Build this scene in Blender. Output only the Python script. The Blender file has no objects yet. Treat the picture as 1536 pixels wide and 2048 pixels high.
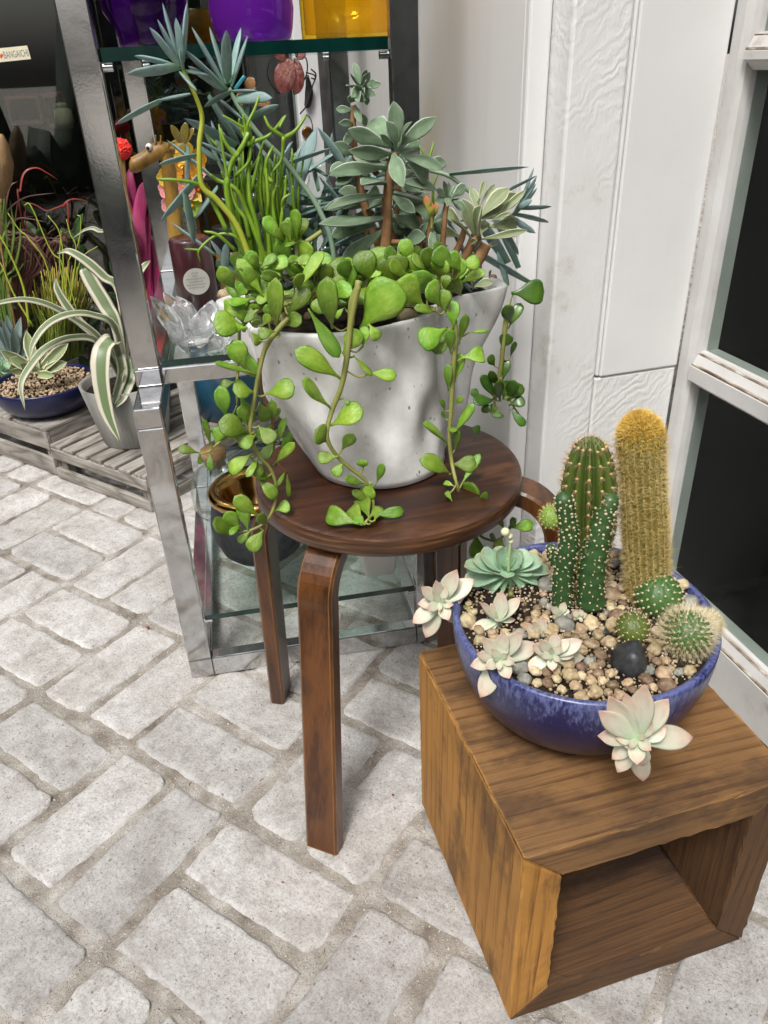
import bpy, bmesh, math, random
import numpy as np
from mathutils import Vector, Matrix, noise
random.seed(7)
S = bpy.context.scene
COL = S.collection
# ------------------------------------------------------------------ camera
CAM = Vector((0.0, 0.0, 0.92))
FPX, PITCH, ROLL, YAW = 1535.0, math.radians(30.7), math.radians(-2.6), math.radians(15.0)
fw = Vector((math.sin(YAW)*math.cos(PITCH), math.cos(YAW)*math.cos(PITCH), -math.sin(PITCH)))
r0 = Vector((math.cos(YAW), -math.sin(YAW), 0)); u0 = r0.cross(fw)
RV = r0*math.cos(ROLL) + u0*math.sin(ROLL)
UV_ = -r0*math.sin(ROLL) + u0*math.cos(ROLL)
cam = bpy.data.cameras.new('camera'); co = bpy.data.objects.new('camera', cam); COL.objects.link(co)
cam.sensor_fit = 'VERTICAL'; cam.sensor_height = 24.0; cam.sensor_width = 18.0; cam.lens = FPX/2048*24.0
cam.clip_start = 0.02; cam.clip_end = 400
m3 = Matrix((RV, UV_, -fw)).transposed()
co.matrix_world = Matrix.Translation(CAM) @ m3.to_4x4()
S.camera = co
# ------------------------------------------------------------------ world, sun, exposure
W = bpy.data.worlds.new('World'); S.world = W; W.use_nodes = True
nt = W.node_tree; nt.nodes.clear()
SUN_EL, SUN_AZ = math.radians(58), math.radians(217)
sky = nt.nodes.new('ShaderNodeTexSky'); sky.sky_type = 'NISHITA'; sky.sun_disc = False
sky.sun_elevation = SUN_EL; sky.sun_rotation = SUN_AZ; sky.dust_density = 6.0; sky.air_density = 1.0; sky.ozone_density = 1.0
hs = nt.nodes.new('ShaderNodeHueSaturation'); hs.inputs['Saturation'].default_value = 0.34
bg = nt.nodes.new('ShaderNodeBackground'); bg.inputs['Strength'].default_value = 0.108
wo = nt.nodes.new('ShaderNodeOutputWorld')
nt.links.new(sky.outputs[0], hs.inputs['Color']); nt.links.new(hs.outputs[0], bg.inputs[0]); nt.links.new(bg.outputs[0], wo.inputs[0])
sl = bpy.data.lights.new('sun', 'SUN'); sl.energy = 1.5; sl.angle = math.radians(14); sl.color = (1.0, 0.985, 0.955)
so = bpy.data.objects.new('sun', sl); COL.objects.link(so)
sd = Vector((math.sin(SUN_AZ)*math.cos(SUN_EL), math.cos(SUN_AZ)*math.cos(SUN_EL), math.sin(SUN_EL)))
so.rotation_euler = sd.to_track_quat('Z', 'Y').to_euler()
S.view_settings.view_transform = 'Standard'; S.view_settings.look = 'None'; S.view_settings.gamma = 1.0
S.view_settings.use_curve_mapping = False; S.view_settings.exposure = 0.70
S.cycles.use_denoising = True
S.cycles.max_bounces = 14; S.cycles.transparent_max_bounces = 24; S.cycles.transmission_bounces = 10; S.cycles.glossy_bounces = 6
S.cycles.sample_clamp_indirect = 6.0

# ------------------------------------------------------------------ measuring helpers (photo direction + a real distance)
def ray(px, py): return fw + RV*((px-768)/FPX) + UV_*((1024-py)/FPX)
def at_y(px, py, y):
    d = ray(px, py); return CAM + d*((y-CAM.y)/d.y)
def at_x(px, py, x):
    d = ray(px, py); return CAM + d*((x-CAM.x)/d.x)
def on_z(px, py, z):
    d = ray(px, py); return CAM + d*((z-CAM.z)/d.z)
def pxm(p): return (Vector(p)-CAM).dot(fw)/FPX          # metres per photo pixel at p
def rnd(a, b): return random.uniform(a, b)
def rv(s=1.0): return Vector((rnd(-s, s), rnd(-s, s), rnd(-s, s)))
def crop(ox, oy, s): return lambda x, y: (ox+x/s, oy+y/s)

# ------------------------------------------------------------------ objects
def link(name, me, mat=None, parent=None, loc=None):
    o = bpy.data.objects.new(name, me); COL.objects.link(o)
    if mat is not None and hasattr(me, 'materials') and len(me.materials) == 0: me.materials.append(mat)
    if parent is not None: o.parent = parent
    if loc is not None: o.location = loc
    return o
def tag(o, label, cat, group=None, kind=None):
    if label: o['label'] = label
    if cat: o['category'] = cat
    if group: o['group'] = group
    if kind: o['kind'] = kind
    return o
def thing(name, label, cat, loc=(0, 0, 0), rz=0, group=None):
    o = bpy.data.objects.new(name, None); COL.objects.link(o)
    o.empty_display_size = 0.02
    o.location = loc; o.rotation_euler = (0, 0, rz)
    return tag(o, label, cat, group)
def child(name, me, mat, parent, M=None):
    """part whose mesh is in world space (or placed by world matrix M) under an unrotated parent"""
    o = link(name, me, mat, parent)
    T = Matrix.Translation(-Vector(parent_loc(parent)))
    o.matrix_basis = T @ (M if M is not None else Matrix.Identity(4))
    return o
def parent_loc(p):
    l = Vector((0, 0, 0))
    while p is not None:
        l += p.location; p = p.parent
    return l
def mesh(name, vs, fs, smooth=True, uvs=None):
    me = bpy.data.meshes.new(name); me.from_pydata([tuple(v) for v in vs], [], fs)
    if uvs is not None:
        lay = me.uv_layers.new(name='UVMap')
        idx = np.empty(len(me.loops), dtype=np.int32); me.loops.foreach_get('vertex_index', idx)
        lay.data.foreach_set('uv', np.asarray(uvs, dtype=np.float32)[idx].ravel())
    if smooth: me.polygons.foreach_set('use_smooth', [True]*len(me.polygons))
    me.update(); return me
class MB:
    """collects simple solids into one mesh"""
    def __init__(s): s.v, s.f = [], []
    def add(s, vs, fs):
        n = len(s.v); s.v += [Vector(v) for v in vs]; s.f += [tuple(i+n for i in f) for f in fs]; return s
    def box(s, a, b, M=None):
        (x0, y0, z0), (x1, y1, z1) = a, b
        vs = [Vector(p) for p in ((x0,y0,z0),(x1,y0,z0),(x1,y1,z0),(x0,y1,z0),(x0,y0,z1),(x1,y0,z1),(x1,y1,z1),(x0,y1,z1))]
        if M: vs = [M @ v for v in vs]
        return s.add(vs, [(0,3,2,1),(4,5,6,7),(0,1,5,4),(1,2,6,5),(2,3,7,6),(3,0,4,7)])
    def me(s, name, smooth=False, bevel=0.0, seg=2):
        m = mesh(name, s.v, s.f, smooth)
        if bevel > 0:
            bm = bmesh.new(); bm.from_mesh(m)
            bmesh.ops.bevel(bm, geom=bm.edges[:], offset=bevel, segments=seg, affect='EDGES', profile=0.5)
            bm.to_mesh(m); bm.free()
            m.polygons.foreach_set('use_smooth', [False]*len(m.polygons))
        return m
def box_me(name, a, b, bevel=0.002, seg=2): return MB().box(a, b).me(name, False, bevel, seg)
def lathe(name, prof, n=48, smooth=True, closed=False, wob=None):
    vs, fs = [], []
    for (r, z) in prof:
        for k in range(n):
            a = 2*math.pi*k/n; rr = r*(wob(a, z) if wob else 1)
            vs.append((rr*math.cos(a), rr*math.sin(a), z))
    L = len(prof)
    for i in range(L-1):
        for k in range(n):
            k2 = (k+1) % n
            fs.append((i*n+k, i*n+k2, (i+1)*n+k2, (i+1)*n+k))
    if closed:
        for k in range(n):
            k2 = (k+1) % n; fs.append(((L-1)*n+k, (L-1)*n+k2, k2, k))
    return mesh(name, vs, fs, smooth)
def spline(pts, n):
    """Catmull-Rom through pts, n samples"""
    P = [Vector(p) for p in pts]
    if len(P) == 2: return [P[0].lerp(P[1], i/(n-1)) for i in range(n)]
    out = []
    for i in range(n):
        t = i/(n-1)*(len(P)-1); k = min(int(t), len(P)-2); t -= k
        p0 = P[k-1] if k > 0 else P[0]*2-P[1]; p1, p2 = P[k], P[k+1]; p3 = P[k+2] if k+2 < len(P) else P[-1]*2-P[-2]
        out.append(0.5*((2*p1)+(p2-p0)*t+(2*p0-5*p1+4*p2-p3)*t*t+(3*p1-p0-3*p2+p3)*t**3))
    return out
def sweep(pts, wid, thk, hint=None, nr=8, name='sweep', cup=0.0):
    """closed tube along pts; wid(t) half width along side vector, thk(t) half thickness; uv: u along, v across"""
    vs, fs, uv = [], [], []; n = len(pts); hint = Vector(hint or (0, 0, 1)); prev = None
    for i, p in enumerate(pts):
        t = i/(n-1)
        tg = (pts[min(i+1, n-1)]-pts[max(i-1, 0)]).normalized()
        side = tg.cross(hint)
        if side.length < 1e-4: side = prev or tg.orthogonal()
        side.normalize()
        if prev is not None and side.dot(prev) < 0: side = -side
        prev = side.copy(); nm = side.cross(tg).normalized()
        w, h = wid(t), thk(t)
        for k in range(nr):
            a = 2*math.pi*k/nr; c = math.cos(a)
            vs.append(p+side*(w*c)+nm*(h*math.sin(a)+cup*w*c*c)); uv.append((t, (c+1)/2))
    for i in range(n-1):
        for k in range(nr):
            k2 = (k+1) % nr; fs.append((i*nr+k, i*nr+k2, (i+1)*nr+k2, (i+1)*nr+k))
    fs.append(tuple(range(nr))[::-1]); fs.append(tuple((n-1)*nr+k for k in range(nr)))
    return vs, fs, uv
def sweep_me(name, pts, wid, thk=None, hint=None, nr=8, cup=0.0):
    if not callable(wid): w_ = wid; wid = lambda t: w_
    if thk is None: thk = wid
    if not callable(thk): t_ = thk; thk = lambda t: t_
    v, f, u = sweep(pts, wid, thk, hint, nr, name, cup); return mesh(name, v, f, True, u)
def lerp_tab(tab):
    xs = [a for a, b in tab]; ys = [b for a, b in tab]
    return lambda t: float(np.interp(t, xs, ys))

# ------------------------------------------------------------------ materials
def new_mat(name):
    m = bpy.data.materials.new(name); m.use_nodes = True; n = m.node_tree; n.nodes.clear()
    out = n.nodes.new('ShaderNodeOutputMaterial'); b = n.nodes.new('ShaderNodeBsdfPrincipled'); n.links.new(b.outputs[0], out.inputs[0])
    return m, n, b, out
def N(n, t, **kw):
    x = n.nodes.new(t)
    for k, v in kw.items():
        if k in x.inputs: x.inputs[k].default_value = v
        else: setattr(x, k, v)
    return x
def c4(c): return (c[0], c[1], c[2], 1.0)
def ramp(n, src, stops, interp='LINEAR'):
    r = n.nodes.new('ShaderNodeValToRGB'); r.color_ramp.interpolation = interp
    e = r.color_ramp.elements
    while len(e) < len(stops): e.new(0.5)
    for el, (p, c) in zip(e, stops): el.position = p; el.color = c4(c) if len(c) == 3 else c
    n.links.new(src, r.inputs[0]); return r
def coords(n, stretch=(1, 1, 1), kind='Object'):
    tc = n.nodes.new('ShaderNodeTexCoord'); mp = n.nodes.new('ShaderNodeMapping'); mp.inputs['Scale'].default_value = stretch
    n.links.new(tc.outputs[kind], mp.inputs[0]); return mp.outputs[0]
def mixc(n, fac, a, b, mode='MIX'):
    x = n.nodes.new('ShaderNodeMix'); x.data_type = 'RGBA'; x.blend_type = mode
    for s, v in (('Factor', fac), ('A', a), ('B', b)):
        i = [q for q in x.inputs if q.name == s and q.type == ('VALUE' if s == 'Factor' else 'RGBA')][0]
        if hasattr(v, 'is_linked') or hasattr(v, 'node'): n.links.new(v, i)
        else: i.default_value = v if s == 'Factor' else c4(v)
    return [q for q in x.outputs if q.type == 'RGBA'][0]
def mat(name, stops, scale=20, detail=6, stretch=(1, 1, 1), rough=0.5, metal=0.0, bump=None, rand=0.0, spec=0.5, coat=0.0, uvramp=None, rough2=None, sss=0.0, spots=None, hue=0.0):
    """stops: ramp over noise; uvramp: ('u'|'v', stops) multiplies/mixes colour along a leaf; bump: (scale, strength, distance[, stretch])"""
    m, n, b, out = new_mat(name)
    if len(stops) == 1: col = N(n, 'ShaderNodeRGB').outputs[0]; col.default_value = c4(stops[0][1])
    else:
        nz = N(n, 'ShaderNodeTexNoise', Scale=scale, Detail=detail, Roughness=0.6); n.links.new(coords(n, stretch), nz.inputs['Vector'])
        col = ramp(n, nz.outputs[0], stops).outputs[0]
        if rough2 is not None:
            mr = N(n, 'ShaderNodeMapRange'); mr.inputs[1].default_value = 0.3; mr.inputs[2].default_value = 0.7
            mr.inputs[3].default_value = rough; mr.inputs[4].default_value = rough2
            n.links.new(nz.outputs[0], mr.inputs[0]); n.links.new(mr.outputs[0], b.inputs['Roughness'])
    if uvramp:
        ax, st, mode, fac = uvramp
        tc = n.nodes.new('ShaderNodeTexCoord'); sp = n.nodes.new('ShaderNodeSeparateXYZ'); n.links.new(tc.outputs['UV'], sp.inputs[0])
        rr = ramp(n, sp.outputs[0 if ax == 'u' else 1], st)
        col = mixc(n, fac, col, rr.outputs[0], mode)
    if spots:
        sc, thr, sc_col, famt = spots
        vz = N(n, 'ShaderNodeTexVoronoi', Scale=sc); n.links.new(coords(n), vz.inputs['Vector'])
        rs = ramp(n, vz.outputs['Distance'], [(thr*0.6, (famt,)*3), (thr, (0, 0, 0))])
        col = mixc(n, rs.outputs[0], col, sc_col)
    if rand > 0 or hue > 0:
        oi = n.nodes.new('ShaderNodeObjectInfo'); h = n.nodes.new('ShaderNodeHueSaturation')
        mr = N(n, 'ShaderNodeMapRange'); mr.inputs[3].default_value = 1-rand; mr.inputs[4].default_value = 1+rand
        n.links.new(oi.outputs['Random'], mr.inputs[0]); n.links.new(mr.outputs[0], h.inputs['Value'])
        if hue > 0:
            ml = N(n, 'ShaderNodeMath', operation='MULTIPLY'); ml.inputs[1].default_value = 7.31; n.links.new(oi.outputs['Random'], ml.inputs[0])
            fr = N(n, 'ShaderNodeMath', operation='FRACT'); n.links.new(ml.outputs[0], fr.inputs[0])
            m2 = N(n, 'ShaderNodeMapRange'); m2.inputs[3].default_value = 0.5-hue; m2.inputs[4].default_value = 0.5+hue
            n.links.new(fr.outputs[0], m2.inputs[0]); n.links.new(m2.outputs[0], h.inputs['Hue'])
        n.links.new(col, h.inputs['Color']); col = h.outputs[0]
    n.links.new(col, b.inputs['Base Color'])
    if rough2 is None: b.inputs['Roughness'].default_value = rough
    b.inputs['Metallic'].default_value = metal; b.inputs['Specular IOR Level'].default_value = spec
    b.inputs['Coat Weight'].default_value = coat
    if coat: b.inputs['Coat Roughness'].default_value = 0.08
    if sss: b.inputs['Subsurface Weight'].default_value = sss; b.inputs['Subsurface Radius'].default_value = (0.4, 0.6, 0.2); b.inputs['Subsurface Scale'].default_value = 0.006
    if bump:
        bs, st, ds = bump[:3]; str2 = bump[3] if len(bump) > 3 else stretch
        nz2 = N(n, 'ShaderNodeTexNoise', Scale=bs, Detail=8, Roughness=0.65); n.links.new(coords(n, str2), nz2.inputs['Vector'])
        bp = N(n, 'ShaderNodeBump', Strength=st, Distance=ds); n.links.new(nz2.outputs[0], bp.inputs['Height']); n.links.new(bp.outputs[0], b.inputs['Normal'])
    return m
def glass_mat(name, tint, edge=None, gloss=0.02, ior=1.5):
    """thin clear pane: tinted see-through with a fresnel reflection"""
    m, n, b, out = new_mat(name); n.nodes.remove(b)
    tr = N(n, 'ShaderNodeBsdfTransparent'); tr.inputs[0].default_value = c4(tint)
    gl = N(n, 'ShaderNodeBsdfGlossy', Roughness=gloss); fr = N(n, 'ShaderNodeFresnel', IOR=ior)
    ge = n.nodes.new('ShaderNodeNewGeometry'); io = N(n, 'ShaderNodeMapRange'); io.inputs[3].default_value = ior; io.inputs[4].default_value = 1/ior
    n.links.new(ge.outputs['Backfacing'], io.inputs[0]); n.links.new(io.outputs[0], fr.inputs['IOR'])
    mx = N(n, 'ShaderNodeMixShader'); n.links.new(fr.outputs[0], mx.inputs[0]); n.links.new(tr.outputs[0], mx.inputs[1]); n.links.new(gl.outputs[0], mx.inputs[2])
    n.links.new(mx.outputs[0], out.inputs[0]); return m
def wood_mat(name, dark, mid, light, ring=9.0, rough=0.6, fine=1.0, coat=0.0, stain=None, bump=0.35, wear=None, stretch=0.22, dist=0.4, rings=9.0, wave=None):
    """grain runs along local X"""
    m, n, b, out = new_mat(name)
    oi = n.nodes.new('ShaderNodeObjectInfo'); tc = n.nodes.new('ShaderNodeTexCoord')
    ad = N(n, 'ShaderNodeVectorMath', operation='ADD'); sc = N(n, 'ShaderNodeVectorMath', operation='SCALE'); sc.inputs[0].default_value = (3.1, 1.7, 2.3)
    n.links.new(oi.outputs['Random'], sc.inputs['Scale']); n.links.new(tc.outputs['Object'], ad.inputs[0]); n.links.new(sc.outputs[0], ad.inputs[1])
    mp = N(n, 'ShaderNodeMapping'); mp.inputs['Scale'].default_value = (stretch, 1, 1); n.links.new(ad.outputs[0], mp.inputs[0])
    nz = N(n, 'ShaderNodeTexNoise', Scale=ring, Detail=3, Roughness=0.5, Distortion=dist); n.links.new(mp.outputs[0], nz.inputs['Vector'])
    ml = N(n, 'ShaderNodeMath', operation='MULTIPLY'); ml.inputs[1].default_value = rings; n.links.new(nz.outputs[0], ml.inputs[0])
    fr = N(n, 'ShaderNodeMath', operation='PINGPONG'); fr.inputs[1].default_value = 0.5; n.links.new(ml.outputs[0], fr.inputs[0])
    if wave:
        mpw = N(n, 'ShaderNodeMapping'); mpw.inputs['Scale'].default_value = (0.05, 1, 1); n.links.new(ad.outputs[0], mpw.inputs[0])
        wv = N(n, 'ShaderNodeTexWave', Scale=wave[0], Distortion=wave[1], Detail=3.0); wv.wave_type = 'BANDS'; wv.bands_direction = 'DIAGONAL'; wv.wave_profile = 'SAW'; wv.inputs['Detail Scale'].default_value = 0.25; wv.inputs['Detail Roughness'].default_value = 0.55
        n.links.new(mpw.outputs[0], wv.inputs['Vector']); hf = N(n, 'ShaderNodeMath', operation='MULTIPLY'); hf.inputs[1].default_value = 0.5; n.links.new(wv.outputs[1], hf.inputs[0])
        av = N(n, 'ShaderNodeMath', operation='MULTIPLY_ADD'); av.inputs[1].default_value = 0.35; n.links.new(fr.outputs[0], av.inputs[0]); n.links.new(hf.outputs[0], av.inputs[2]); fr = av
    mp2 = N(n, 'ShaderNodeMapping'); mp2.inputs['Scale'].default_value = (9, 260, 260); n.links.new(ad.outputs[0], mp2.inputs[0])
    nf = N(n, 'ShaderNodeTexNoise', Scale=1.0, Detail=4, Roughness=0.6); n.links.new(mp2.outputs[0], nf.inputs['Vector'])
    a1 = N(n, 'ShaderNodeMath', operation='MULTIPLY_ADD'); a1.inputs[1].default_value = 0.9; n.links.new(fr.outputs[0], a1.inputs[0])
    a2 = N(n, 'ShaderNodeMath', operation='MULTIPLY'); a2.inputs[1].default_value = 0.85*fine; n.links.new(nf.outputs[0], a2.inputs[0]); n.links.new(a2.outputs[0], a1.inputs[2])
    col = ramp(n, a1.outputs[0], [(0.2, dark), (0.5, mid), (0.85, light)]).outputs[0]
    nb = N(n, 'ShaderNodeTexNoise', Scale=9.0, Detail=5); n.links.new(ad.outputs[0], nb.inputs['Vector'])
    rb = ramp(n, nb.outputs[0], [(0.3, (0.62, 0.6, 0.58)), (0.6, (1.05, 1.03, 1.0))]); col = mixc(n, 0.8, col, rb.outputs[0], 'MULTIPLY')
    if stain:
        ns = N(n, 'ShaderNodeTexNoise', Scale=stain[1], Detail=6, Roughness=0.65)
        mps = N(n, 'ShaderNodeMapping'); mps.inputs['Scale'].default_value = (0.7, 1.6, 1.6); n.links.new(ad.outputs[0], mps.inputs[0]); n.links.new(mps.outputs[0], ns.inputs['Vector'])
        rs = ramp(n, ns.outputs[0], [(stain[2], (0, 0, 0)), (stain[2]+0.1, (stain[3],)*3)]); col = mixc(n, rs.outputs[0], col, stain[0])
    if wear:
        ge = n.nodes.new('ShaderNodeNewGeometry'); bv = N(n, 'ShaderNodeBevel'); bv.samples = 4; bv.inputs['Radius'].default_value = 0.0035
        dt = N(n, 'ShaderNodeVectorMath', operation='DOT_PRODUCT'); n.links.new(ge.outputs['True Normal'], dt.inputs[0]); n.links.new(bv.outputs[0], dt.inputs[1])
        iv = N(n, 'ShaderNodeMath', operation='SUBTRACT'); iv.inputs[0].default_value = 1.0; n.links.new(dt.outputs['Value'], iv.inputs[1])
        nw = N(n, 'ShaderNodeTexNoise', Scale=38.0, Detail=5); n.links.new(ad.outputs[0], nw.inputs['Vector'])
        mw = N(n, 'ShaderNodeMath', operation='MULTIPLY'); n.links.new(iv.outputs[0], mw.inputs[0]); n.links.new(nw.outputs[0], mw.inputs[1])
        rw = ramp(n, mw.outputs[0], [(0.02, (0, 0, 0)), (0.12, (wear[1],)*3)]); col = mixc(n, rw.outputs[0], col, wear[0])
    n.links.new(col, b.inputs['Base Color']); b.inputs['Roughness'].default_value = rough; b.inputs['Coat Weight'].default_value = coat; b.inputs['Coat Roughness'].default_value = 0.25
    bp = N(n, 'ShaderNodeBump', Strength=bump, Distance=0.0012); n.links.new(a1.outputs[0], bp.inputs['Height']); n.links.new(bp.outputs[0], b.inputs['Normal'])
    return m
# ================================================================== materials used by the setting
def brick_material():
    m, n, b, out = new_mat('whitewashed brick')
    oi = n.nodes.new('ShaderNodeObjectInfo'); tc = n.nodes.new('ShaderNodeTexCoord')
    ad = N(n, 'ShaderNodeVectorMath', operation='ADD'); sc = N(n, 'ShaderNodeVectorMath', operation='SCALE'); sc.inputs[0].default_value = (5.1, 3.7, 2.3)
    n.links.new(oi.outputs['Random'], sc.inputs['Scale']); n.links.new(tc.outputs['Object'], ad.inputs[0]); n.links.new(sc.outputs[0], ad.inputs[1])
    def nz(s, d=6, r=0.6):
        x = N(n, 'ShaderNodeTexNoise', Scale=s, Detail=d, Roughness=r); n.links.new(ad.outputs[0], x.inputs['Vector']); return x.outputs[0]
    col = ramp(n, nz(24, 9, 0.75), [(0.30, (0.40, 0.375, 0.355)), (0.42, (0.53, 0.515, 0.50)), (0.52, (0.62, 0.61, 0.60)), (0.70, (0.72, 0.715, 0.71))]).outputs[0]
    col = mixc(n, 0.75, col, ramp(n, nz(7, 4), [(0.32, (0.78, 0.755, 0.72)), (0.62, (1.06, 1.05, 1.04))]).outputs[0], 'MULTIPLY')
    md = ramp(n, nz(62, 7, 0.75), [(0.34, (0.80, 0.785, 0.77)), (0.52, (1.0, 1.0, 1.0)), (0.7, (1.06, 1.06, 1.06))]); col = mixc(n, 0.9, col, md.outputs[0], 'MULTIPLY')
    fs_ = ramp(n, nz(300, 5, 0.75), [(0.34, (0.58, 0.56, 0.545)), (0.47, (0.98, 0.975, 0.97)), (0.64, (1.15, 1.15, 1.15))]); col = mixc(n, 0.85, col, fs_.outputs[0], 'MULTIPLY')
    pit = ramp(n, nz(190, 4, 0.6), [(0.63, (0, 0, 0)), (0.69, (0.9,)*3)]); col = mixc(n, pit.outputs[0], col, (0.17, 0.145, 0.12))
    stn = ramp(n, nz(5.5, 7, 0.7), [(0.60, (0, 0, 0)), (0.74, (0.42,)*3)]); col = mixc(n, stn.outputs[0], col, (0.36, 0.30, 0.235))
    pit2 = ramp(n, nz(75, 5, 0.75), [(0.62, (0, 0, 0)), (0.72, (0.55,)*3)]); col = mixc(n, pit2.outputs[0], col, (0.30, 0.27, 0.235))
    sp = n.nodes.new('ShaderNodeSeparateXYZ'); n.links.new(tc.outputs['Object'], sp.inputs[0]); eds = []
    for k, (lo, hi) in enumerate(((0.096, 0.104), (0.039, 0.046))):
        ab = N(n, 'ShaderNodeMath', operation='ABSOLUTE'); n.links.new(sp.outputs[k], ab.inputs[0]); m_ = N(n, 'ShaderNodeMapRange'); m_.inputs[1].default_value = lo; m_.inputs[2].default_value = hi; n.links.new(ab.outputs[0], m_.inputs[0]); eds.append(m_.outputs[0])
    mxm = N(n, 'ShaderNodeMath', operation='MAXIMUM'); n.links.new(eds[0], mxm.inputs[0]); n.links.new(eds[1], mxm.inputs[1])
    edn = N(n, 'ShaderNodeMath', operation='MULTIPLY'); n.links.new(mxm.outputs[0], edn.inputs[0]); n.links.new(ramp(n, nz(45, 6), [(0.44, (0, 0, 0)), (0.60, (0.5,)*3)]).outputs[0], edn.inputs[1])
    col = mixc(n, edn.outputs[0], col, (0.78, 0.775, 0.765))
    h = n.nodes.new('ShaderNodeHueSaturation'); mr = N(n, 'ShaderNodeMapRange'); mr.inputs[3].default_value = 0.84; mr.inputs[4].default_value = 1.06
    n.links.new(oi.outputs['Random'], mr.inputs[0]); n.links.new(mr.outputs[0], h.inputs['Value']); n.links.new(col, h.inputs['Color'])
    n.links.new(h.outputs[0], b.inputs['Base Color']); b.inputs['Roughness'].default_value = 0.9; b.inputs['Specular IOR Level'].default_value = 0.25
    mx = N(n, 'ShaderNodeMath', operation='MULTIPLY_ADD'); mx.inputs[1].default_value = 0.8
    n.links.new(nz(210, 9, 0.8), mx.inputs[0]); n.links.new(nz(38, 5), mx.inputs[2])
    bp = N(n, 'ShaderNodeBump', Strength=0.95, Distance=0.0048); n.links.new(mx.outputs[0], bp.inputs['Height']); n.links.new(bp.outputs[0], b.inputs['Normal'])
    return m
M_brick = brick_material()
M_mortar = mat('sandy mortar', [(0.28, (0.11, 0.09, 0.07)), (0.40, (0.25, 0.22, 0.185)), (0.54, (0.38, 0.35, 0.31)), (0.70, (0.56, 0.54, 0.51))], scale=19, detail=10, rough=0.95, spec=0.2, bump=(150, 0.9, 0.006), spots=(420, 0.3, (0.10, 0.085, 0.07), 0.7))
M_paint = mat('white paint', [(0.35, (0.70, 0.695, 0.685)), (0.65, (0.77, 0.765, 0.755))], scale=3, rough=0.42, spec=0.45, bump=(10, 0.20, 0.0012, (14, 14, 1.0)))
M_paint2 = mat('white trim paint', [(0.35, (0.66, 0.655, 0.65)), (0.65, (0.76, 0.755, 0.75))], scale=6, rough=0.4, spec=0.45, bump=(60, 0.25, 0.0015, (1, 1, 0.2)))
M_panelpaint = mat('glossy white panel paint', [(0.3, (0.66, 0.64, 0.60)), (0.62, (0.78, 0.77, 0.755))], scale=2.2, stretch=(2, 2, 0.25), rough=0.22, spec=0.5)
def rough_board_material():
    m, n, b, out = new_mat('white paint over rough sawn wood')
    v = coords(n, (1, 1, 1))
    nd = N(n, 'ShaderNodeTexNoise', Scale=5.0, Detail=3); n.links.new(v, nd.inputs['Vector'])
    wv = N(n, 'ShaderNodeTexWave', Scale=27.0, Distortion=16.0, Detail=4.0); wv.inputs['Detail Scale'].default_value = 0.8; wv.inputs['Detail Roughness'].default_value = 0.6
    wv.wave_type = 'BANDS'; wv.bands_direction = 'Z'
    mp = N(n, 'ShaderNodeMapping'); mp.inputs['Scale'].default_value = (1.0, 1.0, 0.75); mp.inputs['Rotation'].default_value = (0, 0.55, 0); n.links.new(v, mp.inputs[0]); n.links.new(mp.outputs[0], wv.inputs['Vector'])
    nf = N(n, 'ShaderNodeTexNoise', Scale=70.0, Detail=6, Roughness=0.7)
    mp2 = N(n, 'ShaderNodeMapping'); mp2.inputs['Scale'].default_value = (1, 1, 0.35); n.links.new(v, mp2.inputs[0]); n.links.new(mp2.outputs[0], nf.inputs['Vector'])
    ms = N(n, 'ShaderNodeMapRange'); ms.inputs[1].default_value = 0.42; ms.inputs[2].default_value = 0.68; n.links.new(nd.outputs[0], ms.inputs[0])
    mu = N(n, 'ShaderNodeMath', operation='MULTIPLY'); n.links.new(wv.outputs[1], mu.inputs[0]); n.links.new(ms.outputs[0], mu.inputs[1])
    sm = N(n, 'ShaderNodeMath', operation='MULTIPLY_ADD'); sm.inputs[1].default_value = 1.0; n.links.new(nf.outputs[0], sm.inputs[0]); n.links.new(mu.outputs[0], sm.inputs[2])
    bp = N(n, 'ShaderNodeBump', Strength=0.30, Distance=0.0024); n.links.new(sm.outputs[0], bp.inputs['Height']); n.links.new(bp.outputs[0], b.inputs['Normal'])
    st = N(n, 'ShaderNodeTexNoise', Scale=11.0, Detail=7, Roughness=0.7); n.links.new(v, st.inputs['Vector'])
    r = ramp(n, st.outputs[0], [(0.30, (0.58, 0.55, 0.49)), (0.42, (0.73, 0.725, 0.71)), (0.7, (0.78, 0.775, 0.765))]); n.links.new(r.outputs[0], b.inputs['Base Color'])
    b.inputs['Roughness'].default_value = 0.38; return m
M_rough = rough_board_material()
M_dirty = mat('weathered white sash paint', [(0.22, (0.32, 0.27, 0.21)), (0.34, (0.55, 0.535, 0.51)), (0.7, (0.66, 0.655, 0.645))], scale=21, detail=9, stretch=(1, 0.5, 0.5), rough=0.45, bump=(80, 0.3, 0.0015))
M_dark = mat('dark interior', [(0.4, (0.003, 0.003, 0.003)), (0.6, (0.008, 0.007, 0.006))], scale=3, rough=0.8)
M_pane = glass_mat('coated shop window glass', (0.84, 0.88, 0.86), gloss=0.012, ior=2.05)
M_pane2 = glass_mat('dusty door glass', (0.80, 0.84, 0.82), gloss=0.03, ior=1.16)
M_void = mat('dark brown gap', [(0.4, (0.02, 0.018, 0.016)), (0.6, (0.05, 0.045, 0.04))], scale=20, rough=0.6)
M_greytrim = mat('grey metal strip', [(0.4, (0.25, 0.25, 0.25)), (0.6, (0.42, 0.42, 0.42))], scale=3, rough=0.35, metal=0.3)

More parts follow.
